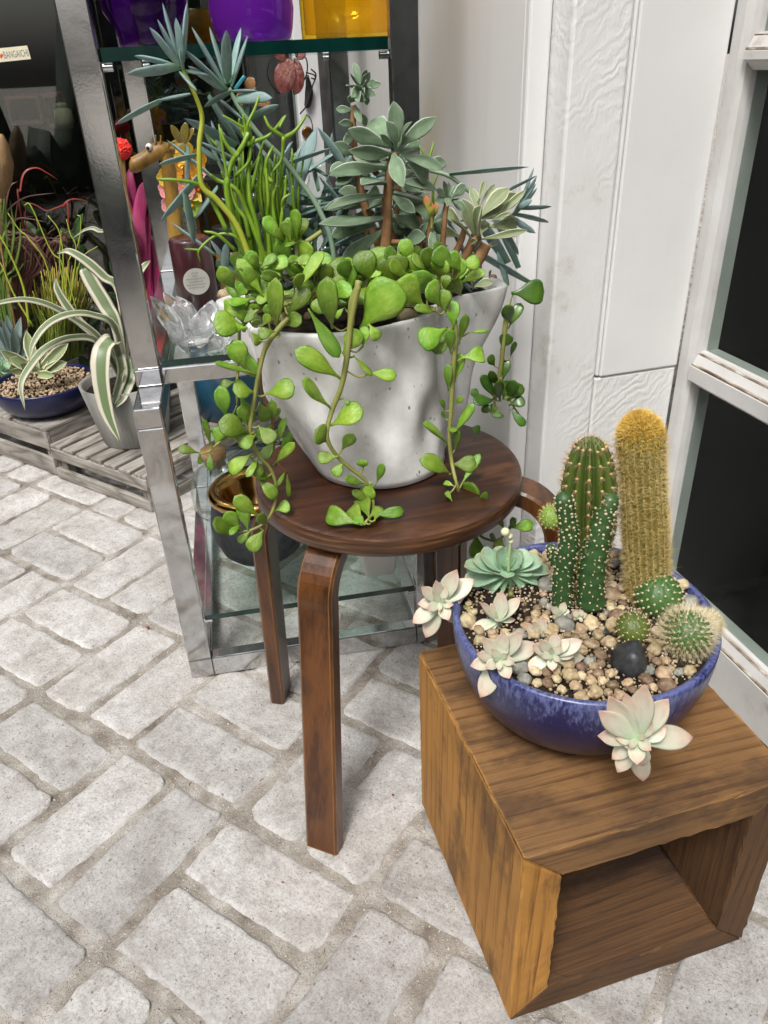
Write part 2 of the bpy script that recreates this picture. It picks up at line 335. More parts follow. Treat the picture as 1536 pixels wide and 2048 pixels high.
# ================================================================== ground of old bricks in basketweave, 45 degrees to the house
g = link('ground', mesh('ground', [(-60, -60, -0.0050), (60, -60, -0.0050), (60, 60, -0.0050), (-60, 60, -0.0050)], [(0, 1, 2, 3)], False), M_mortar)
tag(g, 'whitewashed old brick paving in basketweave with sandy joints', None, kind='structure')
def brick_mesh(seed):
    rs = random.Random(seed); nx, ny = 36, 19; a, b, h = 0.1035, 0.0465, 0.032
    off = Vector((rs.uniform(0, 50), rs.uniform(0, 50), 0)); vs, fs = [], []
    crn = [rs.uniform(0.08, 0.40) for _ in range(4)]
    def pos(s, t):
        x, y = s*a, t*b
        # round and chip the corners
        ax, ay = abs(s), abs(t); q = (1 if s > 0 else 0)+(2 if t > 0 else 0)
        e = max(0, (a*ax-(a-b*crn[q]*1.4))/(b*crn[q]*1.4)); f = max(0, (b*ay-(b-b*crn[q]*1.4))/(b*crn[q]*1.4))
        rr = math.hypot(e, f)
        if rr > 1: x -= math.copysign((rr-1)*e/rr*b*crn[q]*1.4, s); y -= math.copysign((rr-1)*f/rr*b*crn[q]*1.4, t)
        k = max(ax, ay)**6
        nv = Vector((x*22, y*22, 0))+off
        x += k*0.0035*noise.noise(nv+Vector((0, 0, 3)))+k*0.0026*noise.noise(nv*3.3)+k*.0012*noise.noise(nv*8); y += k*0.0038*noise.noise(nv+Vector((0, 9, 3)))+k*0.0028*noise.noise(nv*3.3+Vector((4, 0, 0)))+k*.0013*noise.noise(nv*8+Vector((4, 0, 0)))
        d = min(a*(1-ax), b*(1-ay)); ed = max(0, 1-d/0.0042)
        z = -0.0060*ed**2.2+0.0008*noise.noise(nv*1.6)-0.0012*max(0, noise.noise(nv*2.6+Vector((7, 7, 0)))-0.2)*2
        chip = noise.noise(Vector((x*34, y*34, 5))+off); 
        if chip > 0.3 and d < 0.011: z -= (chip-0.3)*0.012*(1-d/0.011)
        return x, y, z
    for j in range(ny):
        for i in range(nx):
            s = -1+2*i/(nx-1); t = -1+2*j/(ny-1); s = math.copysign(abs(s)**0.75, s); t = math.copysign(abs(t)**0.75, t)
            vs.append(pos(s, t))
    for j in range(ny-1):
        for i in range(nx-1): fs.append((j*nx+i, j*nx+i+1, (j+1)*nx+i+1, (j+1)*nx+i))
    rim = list(range(nx))+[j*nx+nx-1 for j in range(1, ny)]+[(ny-1)*nx+i for i in range(nx-2, -1, -1)]+[j*nx for j in range(ny-2, 0, -1)]
    n0 = len(vs)
    for k in rim: vs.append((vs[k][0]*1.01, vs[k][1]*1.02, -h))
    L = len(rim)
    for k in range(L): fs.append((rim[k], n0+k, n0+(k+1) % L, rim[(k+1) % L]))
    return mesh('brick', vs, fs)
brick_meshes = [brick_mesh(100+k) for k in range(14)]
for me in brick_meshes: me.materials.append(M_brick)
TH = math.radians(40.0); EU = Vector((math.cos(TH), math.sin(TH), 0)); EV = Vector((math.sin(TH), -math.cos(TH), 0))
def seen(p, mrg=0.16):
    d = p-CAM; z = d.dot(fw)
    if z < 0.1: return False
    x = (768+FPX*d.dot(RV)/z)/1536; y = (1024-FPX*d.dot(UV_)/z)/2048
    return -mrg < x < 1+mrg and -0.05 < y < 1+mrg
nb = 0
for i in range(-6, 12):
    for j in range(-3, 14):
        cu, cv = 0.349+0.2305*i, -0.495-0.2318*j
        for k in (-0.5, 0.5):
            if (i+j) % 2 == 0: p = EU*(cu+k*0.1135)+EV*cv; ang = math.radians(-50)
            else: p = EU*cu+EV*(cv+k*0.1155); ang = TH
            if not seen(p) or p.y > 2.36 or (p.x > 0.75) or (p.x > 0.5 and p.y > 0.98): continue
            if nb >= 298: continue
            o = link('brick', random.choice(brick_meshes), None, g)
            o.location = (p.x+rnd(-.003, .003), p.y+rnd(-.003, .003), rnd(-0.0016, 0.0008))
            o.rotation_euler = (rnd(-.008, .008), rnd(-.006, .006), ang+rnd(-.025, .025)+(math.pi if random.random() < .5 else 0))
            o.scale = (rnd(1.02, 1.075), rnd(1.02, 1.13), 1); nb += 1

# loose grit lying in the joints (too fine to count)
M_grit = mat('sand grit', [(0.34, (0.09, 0.075, 0.06)), (0.46, (0.30, 0.27, 0.23)), (0.56, (0.48, 0.45, 0.41)), (0.68, (0.70, 0.68, 0.65))], scale=310, detail=2, rough=.9)
rs = random.Random(12); mb = MB(); oct_ = [(1,0,0),(-1,0,0),(0,1,0),(0,-1,0),(0,0,1)]; of_ = [(0,2,4),(2,1,4),(1,3,4),(3,0,4)]
while len(mb.v) < 5*9500:
    i, j = rs.randrange(-4, 8), rs.randrange(-3, 9)
    cu, cv = .349+.2305*i, -.495-.2318*j; k = rs.random()
    if k < .35: u, v = cu+.1152+rs.gauss(0, .0075), cv+rs.uniform(-.115, .115)
    elif k < .7: u, v = cu+rs.uniform(-.115, .115), cv+.1159+rs.gauss(0, .0075)
    elif (i+j) % 2 == 0: u, v = cu+rs.gauss(0, .006), cv+rs.uniform(-.11, .11)
    else: u, v = cu+rs.uniform(-.11, .11), cv+rs.gauss(0, .006)
    p = EU*u+EV*v
    if p.y > 1.35 or not seen(p, .05): continue
    s = rs.uniform(.0005, .0014)*(1.6 if rs.random() < .08 else 1); a = rs.uniform(0, 6.28); c_, s_ = math.cos(a)*s, math.sin(a)*s; q = rs.uniform(.6, 1.2)
    mb.add([p+Vector((x*c_-y*s_*q, x*s_+y*c_*q, -.0050+z*s*rs.uniform(.7, 1.6))) for x, y, z in oct_], of_)
gr = link('sand_grit', mb.me('sand_grit'), M_grit); tag(gr, 'loose pale and dark sand grit in the paving joints', None, kind='stuff')
# ================================================================== white side wall, post and glazed door
wl = thing('white_wall', 'white panelled side wall running back behind the steel shelf', 'wall', (0.488, 1.03, 0))
def wpart(parent, name, a, b, m, bev=0.002):
    return child(name, box_me(name, a, b, bev), m, parent)
wpart(wl, 'wall_panel', (0.488, 1.036, 0), (0.53, 2.06, 2.6), M_panelpaint)
wpart(wl, 'edge_board', (0.4865, 1.020, 0), (0.517, 1.0345, 2.6), M_paint, 0.0035)
wpart(wl, 'end_trim', (0.492, 2.062, 0), (0.535, 2.10, 2.6), M_greytrim)
wpart(wl, 'dark_strip', (0.500, 2.102, 0), (0.535, 2.34, 2.6), M_void)
ps = thing('corner_post', 'thick white painted post of rough grained boards beside the dark door', 'post', (0.63, 0.99, 0))
wpart(ps, 'rough_board', (0.5185, 0.970, 0), (0.5985, 1.06, 2.6), M_rough, 0.004)
wpart(ps, 'bead_strip', (0.5993, 0.9678, 0.493), (0.6043, 0.990, 2.6), M_paint, 0.0018)
wpart(ps, 'flat_board', (0.6053, 0.9672, 0.4905), (0.7385, 1.06, 2.6), M_paint, 0.003)
wpart(ps, 'rough_board', (0.5993, 0.9698, 0), (0.7385, 1.06, 0.4893), M_rough, 0.003)
XW = 0.7405
wd = thing('glazed_door', 'white weathered door frame with three dark glass panes beside the cactus bowl', 'door', (XW, 0.4, 0))
Y0, Y1 = -0.55, 0.9668
def rail(name, z0, z1, lip_top=True, lip_bot=True, m=M_dirty):
    h = z1-z0; P = [(XW, z0+0.012 if lip_bot else z0), (XW, z1-0.020 if lip_top else z1)]
    if lip_top: P += [(XW+0.004, z1-0.018), (XW+0.010, z1-0.004), (XW+0.016, z1-0.003), (XW+0.017, z1)]
    P += [(XW+0.045, z1), (XW+0.045, z0)]
    if lip_bot: P += [(XW+0.017, z0), (XW+0.006, z0+0.010)]
    yr = (Y0, Y1-0.027)
    vs = [(x, y, z) for y in yr for (x, z) in P]; L = len(P)
    fs = [(k, (k+1) % L, L+(k+1) % L, L+k) for k in range(L)]+[tuple(range(L))[::-1], tuple(range(L, 2*L))]
    child(name, mesh(name, vs, fs, False), m, wd)
    if lip_top: child('grime_line', box_me('grime_line', (XW+0.0010, Y0, z1-0.0188), (XW+0.0065, Y1-0.0275, z1-0.0160), 0), M_grime, wd); child('grime_line', box_me('grime_line', (XW+0.0105, Y0, z1-0.0038), (XW+0.0155, Y1-0.0275, z1-0.0024), 0), M_grime, wd)
M_grime = mat('brown grime', [(0.38, (0.10, 0.065, 0.035)), (0.52, (0.30, 0.24, 0.18)), (0.66, (0.58, 0.56, 0.53))], scale=60, detail=8, stretch=(1, .5, 1), rough=.8)
z_m0, z_m1 = at_x(1461, 141, XW).z, at_x(1466, 66, XW).z
z_r0, z_r1 = 0.466, 0.520
rail('muntin', z_m0, z_m1); rail('meeting_rail', z_r0, z_r1); rail('bottom_rail', 0.002, 0.112, True, False)
P = [(XW, Y1), (XW, Y1-0.017), (XW+0.004, Y1-0.018), (XW+0.008, Y1-0.025), (XW+0.017, Y1-0.0265), (XW+0.045, Y1-0.0265), (XW+0.045, Y1)]
L = len(P); vs = [(x, y, z) for z in (0.002, 2.2) for (x, y) in P]
child('stile', mesh('stile', vs, [(k, (k+1) % L, L+(k+1) % L, L+k) for k in range(L)]+[tuple(range(L))[::-1], tuple(range(L, 2*L))], False), M_dirty, wd)
for (a, b) in ((0.1125, z_r0-0.0005), (z_r1+0.0005, z_m0-0.0005), (z_m1+0.0005, 2.2)):
    child('glass_pane', box_me('glass_pane', (XW+0.024, Y0, a), (XW+0.028, Y1-0.028, b), 0), M_pane2, wd)
# dark room behind the door: floor, far walls, ceiling as one inward box
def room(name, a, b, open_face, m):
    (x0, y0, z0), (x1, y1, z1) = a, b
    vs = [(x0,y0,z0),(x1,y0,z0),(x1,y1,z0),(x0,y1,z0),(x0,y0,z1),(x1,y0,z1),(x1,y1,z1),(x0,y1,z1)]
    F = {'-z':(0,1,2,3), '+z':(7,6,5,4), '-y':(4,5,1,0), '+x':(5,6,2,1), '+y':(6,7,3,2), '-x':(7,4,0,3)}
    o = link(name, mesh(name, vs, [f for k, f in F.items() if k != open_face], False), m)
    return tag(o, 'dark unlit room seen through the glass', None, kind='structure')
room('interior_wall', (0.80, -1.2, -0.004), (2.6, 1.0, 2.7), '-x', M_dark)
cu = thing('curtain', 'grey curtain hanging inside behind the dark door glass', 'curtain', (1.02, 0.0, 0))
M_cur = mat('grey curtain', [(0.3, (0.03, 0.032, 0.032)), (0.7, (0.055, 0.057, 0.055))], scale=5, rough=0.9)
vs, fs = [], []
for i in range(61):
    y = -0.72+i*0.02; x = 1.02+0.014*math.sin(y*55)+0.008*math.sin(y*23)
    vs += [(x, y, 0.02), (x, y, 2.3)]
for i in range(60): fs.append((2*i, 2*i+2, 2*i+3, 2*i+1))
o = child('cloth', mesh('cloth', vs, fs), M_cur, cu); sm = o.modifiers.new('thick', 'SOLIDIFY'); sm.thickness = 0.004

# ================================================================== shop window at the back
YB = 2.42
sw = thing('shop_window', 'large dark shop window pane with white jamb behind the plants', 'window', (-0.5, YB, 0))
child('glass_pane', box_me('glass_pane', (-3.2, YB, 0.10), (0.444, YB+0.008, 2.6), 0), M_pane, sw)
wpart(sw, 'bottom_rail', (-3.2, YB-0.02, 0), (0.444, YB+0.05, 0.098), M_void)
wpart(sw, 'jamb', (0.446, YB-0.03, 0), (0.528, YB+0.05, 2.6), M_paint2, 0.004)
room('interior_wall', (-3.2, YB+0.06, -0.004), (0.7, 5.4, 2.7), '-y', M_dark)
hk = thing('door_hook', 'thin bent wire hook hanging on the white door jamb', 'hook', at_y(612, 200, YB-0.04))
M_blackmetal = mat('black iron', [(0.4, (0.015, 0.014, 0.013)), (0.6, (0.04, 0.037, 0.035))], scale=30, rough=0.5, metal=0.6)
M_brass = mat('aged brass', [(0.35, (0.16, 0.08, 0.03)), (0.65, (0.45, 0.27, 0.09))], scale=20, rough=0.3, metal=0.9)
def pyl(pts, y): return [at_y(a, b, y) for a, b in pts]
child('wire', sweep_me('wire', spline(pyl([(622, 138), (632, 150), (624, 175), (617, 200), (612, 213), (600, 228)], YB-0.045), 24), 0.0022, nr=6), M_blackmetal, hk)
child('latch', sweep_me('latch', spline(pyl([(614, 150), (618, 180), (616, 205), (612, 216)], YB-0.04), 12), lerp_tab([(0, .004), (.4, .012), (.9, .008), (1, .001)]), 0.004, hint=fw), M_blackmetal, hk)
child('ring', sweep_me('ring', spline(pyl([(612, 228), (622, 240), (625, 265), (613, 292)], YB-0.05), 20), 0.0015, nr=6), M_blackmetal, hk)
kh = thing('lock_hole', 'round rusty brown lock rose on the white door jamb', 'lock', at_y(614, 265, YB-0.032))
me = lathe('rose', [(0.0005, 0), (0.012, 0), (0.016, 0.004), (0.012, 0.006), (0.0005, 0.004)], 24)
o = link('rose', me, M_brass, kh); o.rotation_euler = (math.radians(90), 0, 0)

# things dimly seen inside the shop
M_redbox = mat('dark red card', [(0.4, (0.05, 0.008, 0.006)), (0.6, (0.10, 0.016, 0.01))], scale=9, rough=0.6)
M_cream = mat('cream card', [(0.4, (0.13, 0.115, 0.07)), (0.6, (0.19, 0.17, 0.11))], scale=9, rough=0.7)
def cabinet(px0, py0, px1, py1, y, d, label, m, cat):
    a = at_y(px0, py1, y); b = at_y(px1, py0, y); t = thing('display_cabinet' if cat == 'cabinet' else 'gift_box', label, cat, ((a.x+b.x)/2, y, a.z))
    w, h = b.x-a.x, b.z-a.z
    mb = MB().box((a.x, y, a.z), (b.x, y+d, a.z+0.12*h)).box((a.x, y, b.z-0.12*h), (b.x, y+d, b.z)).box((a.x, y, a.z+0.12*h), (a.x+0.1*w, y+d, b.z-0.12*h)).box((b.x-0.1*w, y, a.z+0.12*h), (b.x, y+d, b.z-0.12*h))
    child('front_frame', mb.me('front_frame', False, 0.002, 1), m, t)
    child('back_panel', box_me('back_panel', (a.x+0.1*w, y+d*0.6, a.z+0.12*h), (b.x-0.1*w, y+d*0.62, b.z-0.12*h), 0), M_dark, t)
    return t
cabinet(22, 190, 76, 252, 3.0, 0.3, 'dark red framed cabinet dimly seen inside the shop window', M_redbox, 'cabinet')
cabinet(100, 186, 116, 258, 2.95, 0.2, 'narrow dark red box standing inside the shop window', M_redbox, 'box')
lp = at_y(128, 235, 2.9)
t = thing('cream_jar', 'small cream jar dimly seen behind the shop glass', 'jar', lp)
link('body', lathe('body', [(0.0005, -0.03), (0.022, -0.03), (0.03, -0.01), (0.026, 0.02), (0.014, 0.03), (0.0005, 0.03)], 24), M_cream, t)
link('lid', lathe('lid', [(0.017, 0.031), (0.018, 0.04), (0.0005, 0.043)], 20), M_cream, t)
# sticker on the glass
M_stk = mat('cream sticker', [(0, (0.80, 0.74, 0.55))], rough=0.4)
M_ink = mat('grey sticker ink', [(0, (0.16, 0.17, 0.19))], rough=0.5)
M_heart = mat('red sticker ink', [(0, (0.65, 0.10, 0.05))], rough=0.5)
q0, q1 = at_y(-14, 126, YB-0.002), at_y(62, 118, YB-0.002); q2 = at_y(60, 90, YB-0.002); hgt = (q2-q1).length*0.96
stk = thing('sticker', 'cream sticker reading BANGAICHI with a red heart on the shop glass', 'sticker', ((q0+q1)/2))
ang = math.atan2(q1.z-q0.z, q1.x-q0.x); wdt = (q1-q0).length
RM = Matrix.Translation(Vector((q0.x, YB-0.0012, q0.z))) @ Matrix.Rotation(-ang, 4, 'Y')
bm = MB().box((0, -0.0003, 0), (wdt, 0, hgt)); o = child('backing', bm.me('backing', False, 0.0002, 1), M_stk, stk, RM)
def text_me(body, size, name='lettering', font_scale=(1, 1), ext=0.0001):
    cv = bpy.data.curves.new(name, 'FONT'); cv.body = body; cv.size = size; cv.extrude = ext; cv.align_x = 'LEFT'; cv.resolution_u = 3
    o = bpy.data.objects.new(name, cv); COL.objects.link(o); dg = bpy.context.evaluated_depsgraph_get()
    me = bpy.data.meshes.new_from_object(o.evaluated_get(dg)); me.name = name; bpy.data.objects.remove(o); return me
tm = text_me('BANGAICHI', 1.0); xs = [v.co.x for v in tm.vertices]; ys = [v.co.y for v in tm.vertices]
fx = wdt*0.64/(max(xs)-min(xs)); fy = hgt*0.52/(max(ys)-min(ys))
for v in tm.vertices: v.co = Vector(((v.co.x-min(xs))*fx+wdt*0.33, -0.0006-v.co.z*0.3, (v.co.y-min(ys))*fy+hgt*0.22))
child('lettering', tm, M_ink, stk, RM)
hp = []
for k in range(28):
    a = 2*math.pi*k/28; hp.append((16*math.sin(a)**3, 13*math.cos(a)-5*math.cos(2*a)-2*math.cos(3*a)-math.cos(4*a)))
hv = [(wdt*0.25+x*wdt*0.0042, -0.0006, hgt*0.45+y*wdt*0.0042) for x, y in hp]
child('heart', mesh('heart', hv, [tuple(range(28))], False), M_heart, stk, RM)
# unseen greenery added behind the camera to darken reflections and block low light
M_added_hedge = mat('hedge leaves', [(0.3, (0.012, 0.02, 0.008)), (0.7, (0.05, 0.08, 0.03))], scale=6, rough=0.7)
vs, fs = [], []; nx, nz = 140, 40
for j in range(nz):
    for i in range(nx):
        q = j/(nz-1); up = min(1, 2*q) if q < .5 else min(1, 2*(1-q)); back = q > .5
        a = math.radians(150+205*i/(nx-1)); R = 3.1-0.35*math.sin(up*1.4) if not back else 3.75+0.25*math.sin(up*1.4)
        h = 2.9*(0.45+0.55*min(1, max(0, 0.6+1.5*noise.noise(Vector((a*4.2, 3.3, 0))))))*(1-.93*math.exp(-((math.degrees(a)-254)/8)**4)*min(1, .9+.6*noise.noise(Vector((a*40, 1, 7)))))  # height dips to a gap so the shop pane mirrors sky
        p = Vector((0.1+R*math.cos(a), 0.3+R*math.sin(a), up*h)); d = noise.noise(p*1.1)*0.3+noise.noise(p*4.3)*0.2
        vs.append((p.x+d*math.cos(a), p.y+d*math.sin(a), up*h*(1+0.3*noise.noise(Vector((a*5, 0, 1))))))
for j in range(nz-1):
    for i in range(nx-1): fs.append((j*nx+i, j*nx+i+1, (j+1)*nx+i+1, (j+1)*nx+i))
for e in (0, nx-1): fs.append(tuple(j*nx+e for j in range(nz)))
hd = link('added_hedge', mesh('added_hedge', vs, fs), M_added_hedge); tag(hd, 'unseen dark foliage added behind the camera to be mirrored and block low light', None, kind='stuff')
# ================================================================== wooden box
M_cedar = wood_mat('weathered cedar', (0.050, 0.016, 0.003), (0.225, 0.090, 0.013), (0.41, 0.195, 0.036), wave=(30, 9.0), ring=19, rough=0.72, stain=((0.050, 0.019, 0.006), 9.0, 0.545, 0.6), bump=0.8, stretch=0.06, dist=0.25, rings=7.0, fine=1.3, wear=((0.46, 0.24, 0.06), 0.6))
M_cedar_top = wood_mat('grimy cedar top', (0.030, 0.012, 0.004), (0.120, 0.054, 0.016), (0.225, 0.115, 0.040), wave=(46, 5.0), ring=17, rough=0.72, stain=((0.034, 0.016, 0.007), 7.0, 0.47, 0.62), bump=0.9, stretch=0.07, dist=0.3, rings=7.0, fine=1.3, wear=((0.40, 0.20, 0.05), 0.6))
M_cedar_shade = wood_mat('shade darkened cedar', (0.012, 0.005, 0.002), (0.046, 0.020, 0.007), (0.095, 0.044, 0.014), wave=(46, 6.0), ring=17, rough=0.75, stain=((0.02, 0.009, 0.004), 5.0, 0.52, 0.8), bump=0.8, stretch=0.07, dist=0.3, rings=7.0, fine=1.3)  # darker cedar copy: the shade inside the box is put into its colour
BX0, BX1, BYF, BYB, BH, BT = 0.2225, 0.522, 0.394, 0.696, 0.283, 0.043
wb = thing('wooden_box', 'open ended brown cedar box standing on end under the blue bowl', 'box', (BX0, BYF, 0))
def board(name, length, M, m, t=BT, depth=BYB-BYF):
    """mitred board: outer length along local x, thickness up z (outer face at z=0, inner at z=-t)"""
    nx, ny = 14, 14; e = 0.0006
    vs = []; rs = random.Random(hash(name) % 1000+int(length*1000))
    P = [(0, 0), (length, 0), (length-t, -t), (t, -t)]
    def ring(y): return [Vector((e if k in (0, 3) else 0, 0, 0))*(1 if k in (0, 3) else 0)+Vector((x-(e if k in (1, 2) else 0), y, z)) for k, (x, z) in enumerate(P)]
    v = ring(0)+ring(depth); fs = [(0, 1, 2, 3), (7, 6, 5, 4)]+[(k+4, (k+1) % 4+4, (k+1) % 4, k) for k in range(4)]
    bm = bmesh.new(); bv = [bm.verts.new(p) for p in v]
    for f in fs: bm.faces.new([bv[i] for i in f])
    bmesh.ops.recalc_face_normals(bm, faces=bm.faces[:])
    bmesh.ops.bevel(bm, geom=bm.edges[:], offset=0.0028, segments=2, affect='EDGES', profile=0.6)
    bmesh.ops.subdivide_edges(bm, edges=[e_ for e_ in bm.edges if e_.calc_length() > 0.1], cuts=20)
    for w in bm.verts:
        q = w.co*30+Vector((rs.random()*9, 0, 0)); w.co += Vector((noise.noise(q), noise.noise(q+Vector((5, 5, 5))), noise.noise(q+Vector((9, 1, 2)))))*0.0015
    me = bpy.data.meshes.new(name); bm.to_mesh(me); bm.free()
    return child(name, me, m, wb, M)
RX = lambda a: Matrix.Rotation(math.radians(a), 4, 'Y')
lx, lz = BX1-BX0, BH
board('top_board', lx, Matrix.Translation((BX0, BYF, BH)), M_cedar_top)
board('bottom_board', lx, Matrix.Translation((BX1, BYF, 0.0008)) @ RX(180), M_cedar_shade)
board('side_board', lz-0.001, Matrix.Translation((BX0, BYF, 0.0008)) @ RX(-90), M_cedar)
child('back_panel', box_me('back_panel', (BX0+BT+.0006, BYB-.022, BT+.0012), (BX1-BT-.0006, BYB-.006, BH-BT-.0006), .001, 1), M_cedar_shade, wb)  # unseen panel added to keep light from entering the box at the back
board('side_board', lz-0.001, Matrix.Translation((BX1, BYF, BH-0.0002)) @ RX(90), M_cedar_shade)

# ================================================================== stool
HS, SCX, SCY, SR = 0.45, 0.242, 0.874, 0.176
M_seat = wood_mat('dark red brown lacquered birch', (0.014, 0.005, 0.002), (0.034, 0.011, 0.005), (0.066, 0.023, 0.010), ring=9, rough=0.42, coat=0.12, bump=0.15, stretch=0.08, dist=0.1, wear=((0.42, 0.21, 0.07), 0.7), stain=((0.13, 0.055, 0.022), 11.0, 0.55, 0.55))
M_leg = wood_mat('brown lacquered birch', (0.020, 0.006, 0.0015), (0.056, 0.018, 0.0035), (0.118, 0.042, 0.009), ring=16, rough=0.36, coat=0.3, bump=0.15, stretch=0.05, dist=0.1, rings=5.0, wear=((0.46, 0.24, 0.08), 0.85), stain=((0.020, 0.007, 0.003), 9.0, 0.55, 0.6))
M_ply = mat('plywood edge', [(0.3, (0.022, 0.008, 0.004)), (0.55, (0.085, 0.035, 0.014)), (0.75, (0.24, 0.12, 0.05))], scale=14, stretch=(1, 1, 22), rough=0.45, coat=0.2)
st = thing('stool', 'round four legged dark brown wooden stool carrying the pale planter', 'stool', (SCX, SCY, 0))
me = lathe('seat', [(0.0005, 0.0), (SR-0.010, 0.0), (SR-0.005, -0.0004), (SR-0.0015, -0.002)], 96); link('seat', me, M_seat, st, (0, 0, HS))
me = lathe('seat_edge', [(SR-0.0015, -0.002), (SR, -0.005), (SR, -0.022), (SR-0.003, -0.026), (0.0005, -0.026)], 96); link('seat_edge', me, M_ply, st, (0, 0, HS))
def leg(foot, top, out, wid=0.047, thk=0.024):
    """bent laminated leg: upright from foot to top, then a bend inwards under the seat; out = outward direction"""
    f, tp = Vector(foot), Vector(top); out = Vector((out[0], out[1], 0)).normalized(); R = 0.062; zt = HS-0.027-thk/2
    up = (tp-f).normalized(); base = tp+up*((zt-R-tp.z)/up.z)
    pts = [f.lerp(base, i/10) for i in range(11)]
    for k in range(1, 11):
        a = k/10*math.pi/2; pts.append(base-out*R*(1-math.cos(a))+Vector((0, 0, R*math.sin(a))))
    pts.append(pts[-1]-out*0.06); side = Vector((0, 0, 1)).cross(out)
    vs, fs = [], []
    s0 = 0; r = 0.003
    n = len(pts)
    for i, p in enumerate(pts):
        tg = (pts[min(i+1, n-1)]-pts[max(i-1, 0)]).normalized(); nm = side.cross(tg).normalized()*-1
        w, h = wid/2, thk/2
        for (a, b) in ((-w+r, -h), (w-r, -h), (w, -h+r), (w, h-r), (w-r, h), (-w+r, h), (-w, h-r), (-w, -h+r)): vs.append(p+side*a+nm*b)
    for i in range(n-1):
        for k in range(8):
            k2 = (k+1) % 8; fs.append((i*8+k, i*8+k2, (i+1)*8+k2, (i+1)*8+k))
    fs += [tuple(range(8))[::-1], tuple((n-1)*8+k for k in range(8))]
    # local frame with x along the leg so the grain runs up it
    M = Matrix((Vector((0, 0, 1)), side, Vector((0, 0, 1)).cross(side))).transposed().to_4x4(); M.translation = f
    Mi = M.inverted(); me = mesh('leg', [Mi @ v for v in vs], fs, False)
    return child('leg', me, M_leg, st, M)
F = on_z(650, 1690, 0); Lf = on_z(562, 1388, 0)
Ft = on_z(632, 1175, 0.365); Ft = Vector((Ft.x, Ft.y-0.01, 0.365))
leg(F, Ft, (-0.135, -0.165))
leg(Lf, at_y(527, 1060, Lf.y-0.045), (-0.9, 0.42))
B1 = at_y(903, 1250, 0.965); leg((B1.x, 0.965, 0), (B1.x-0.003, 0.962, 0.36), (0.135, 0.10))
Rt = on_z(1112, 1058, 0.36); leg((Rt.x+0.012, Rt.y-0.004, 0), (Rt.x, Rt.y, 0.36), (0.17, -0.125))

# ================================================================== pale concrete planter
def concrete_material():
    m, n, b, out = new_mat('pale cast concrete'); v = coords(n)
    def nz(s, d=6, r=0.6):
        x = N(n, 'ShaderNodeTexNoise', Scale=s, Detail=d, Roughness=r); n.links.new(v, x.inputs['Vector']); return x.outputs[0]
    col = ramp(n, nz(9, 6), [(0.3, (0.64, 0.635, 0.61)), (0.55, (0.76, 0.755, 0.735)), (0.75, (0.80, 0.80, 0.785))]).outputs[0]
    col = mixc(n, 0.5, col, ramp(n, nz(70, 6), [(0.3, (0.8, 0.8, 0.79)), (0.6, (1.03, 1.03, 1.03))]).outputs[0], 'MULTIPLY')
    vz = N(n, 'ShaderNodeTexVoronoi', Scale=120.0); mp = N(n, 'ShaderNodeMapping'); mp.inputs['Scale'].default_value = (1, 1, 0.55); n.links.new(v, mp.inputs[0]); n.links.new(mp.outputs[0], vz.inputs['Vector'])
    gate = ramp(n, nz(30, 3), [(0.5, (0, 0, 0)), (0.6, (1, 1, 1))]); rp = ramp(n, vz.outputs['Distance'], [(0.12, (0.85,)*3), (0.22, (0, 0, 0))])
    mm = N(n, 'ShaderNodeMath', operation='MULTIPLY'); n.links.new(gate.outputs[0], mm.inputs[0]); n.links.new(rp.outputs[0], mm.inputs[1])
    col = mixc(n, mm.outputs[0], col, (0.13, 0.12, 0.11)); n.links.new(col, b.inputs['Base Color'])
    b.inputs['Roughness'].default_value = 0.8; b.inputs['Specular IOR Level'].default_value = 0.3
    sm = N(n, 'ShaderNodeMath', operation='SUBTRACT'); n.links.new(nz(120, 6, 0.7), sm.inputs[0]); n.links.new(mm.outputs[0], sm.inputs[1])
    bp = N(n, 'ShaderNodeBump', Strength=0.35, Distance=0.0015); n.links.new(sm.outputs[0], bp.inputs['Height']); n.links.new(bp.outputs[0], b.inputs['Normal'])
    return m
M_conc = concrete_material()
PCX, PCY, PZ0, PZ1 = 0.240, 0.915, HS+0.0005, 0.660
rim_px = [(425, 597), (456, 616), (480, 628), (499, 655), (530, 665), (565, 668), (628, 670), (690, 666), (749, 658), (800, 645), (847, 633), (866, 622), (885, 600), (930, 588), (1020, 571)]
rim_pts = [on_z(x, y, PZ1) for x, y in rim_px]
rim_pts += [Vector(p) for p in ((0.432, 0.955, 0), (0.405, 1.0, 0), (0.345, 0.995, 0), (0.28, 1.01, 0), (0.21, 1.030, 0), (0.14, 1.018, 0), (0.09, 1.032, 0))]
pol = sorted(((math.atan2(p.y-PCY, p.x-PCX), math.hypot(p.x-PCX, p.y-PCY)) for p in rim_pts))
pa = [a for a, r in pol]; pr = [r for a, r in pol]
pa = [pa[-1]-2*math.pi]+pa+[pa[0]+2*math.pi]; pr = [pr[-1]]+pr+[pr[0]]
n1, n2 = on_z(876, 612, PZ1), on_z(484, 632, PZ1); A_N1, A_N2 = math.atan2(n1.y-PCY, n1.x-PCX), math.atan2(n2.y-PCY, n2.x-PCX)
def Rrim(a):
    a = (a+math.pi) % (2*math.pi)-math.pi
    k = 1-.085*math.exp(-((a-A_N1)/.11)**2)-.06*math.exp(-((a-A_N2)/.13)**2)
    return k*sum(float(np.interp(a+d, pa, pr)) for d in (-.05, -.025, 0, .025, .05))/5
pot = thing('concrete_planter', 'pale grey concrete planter with wavy lobed walls on the stool', 'planter', (PCX, PCY, PZ0))
na = 160; prof = [(0.0, 0.0)]
vs, fs = [], []; H = PZ1-PZ0; RB = 0.086; oy = -0.018
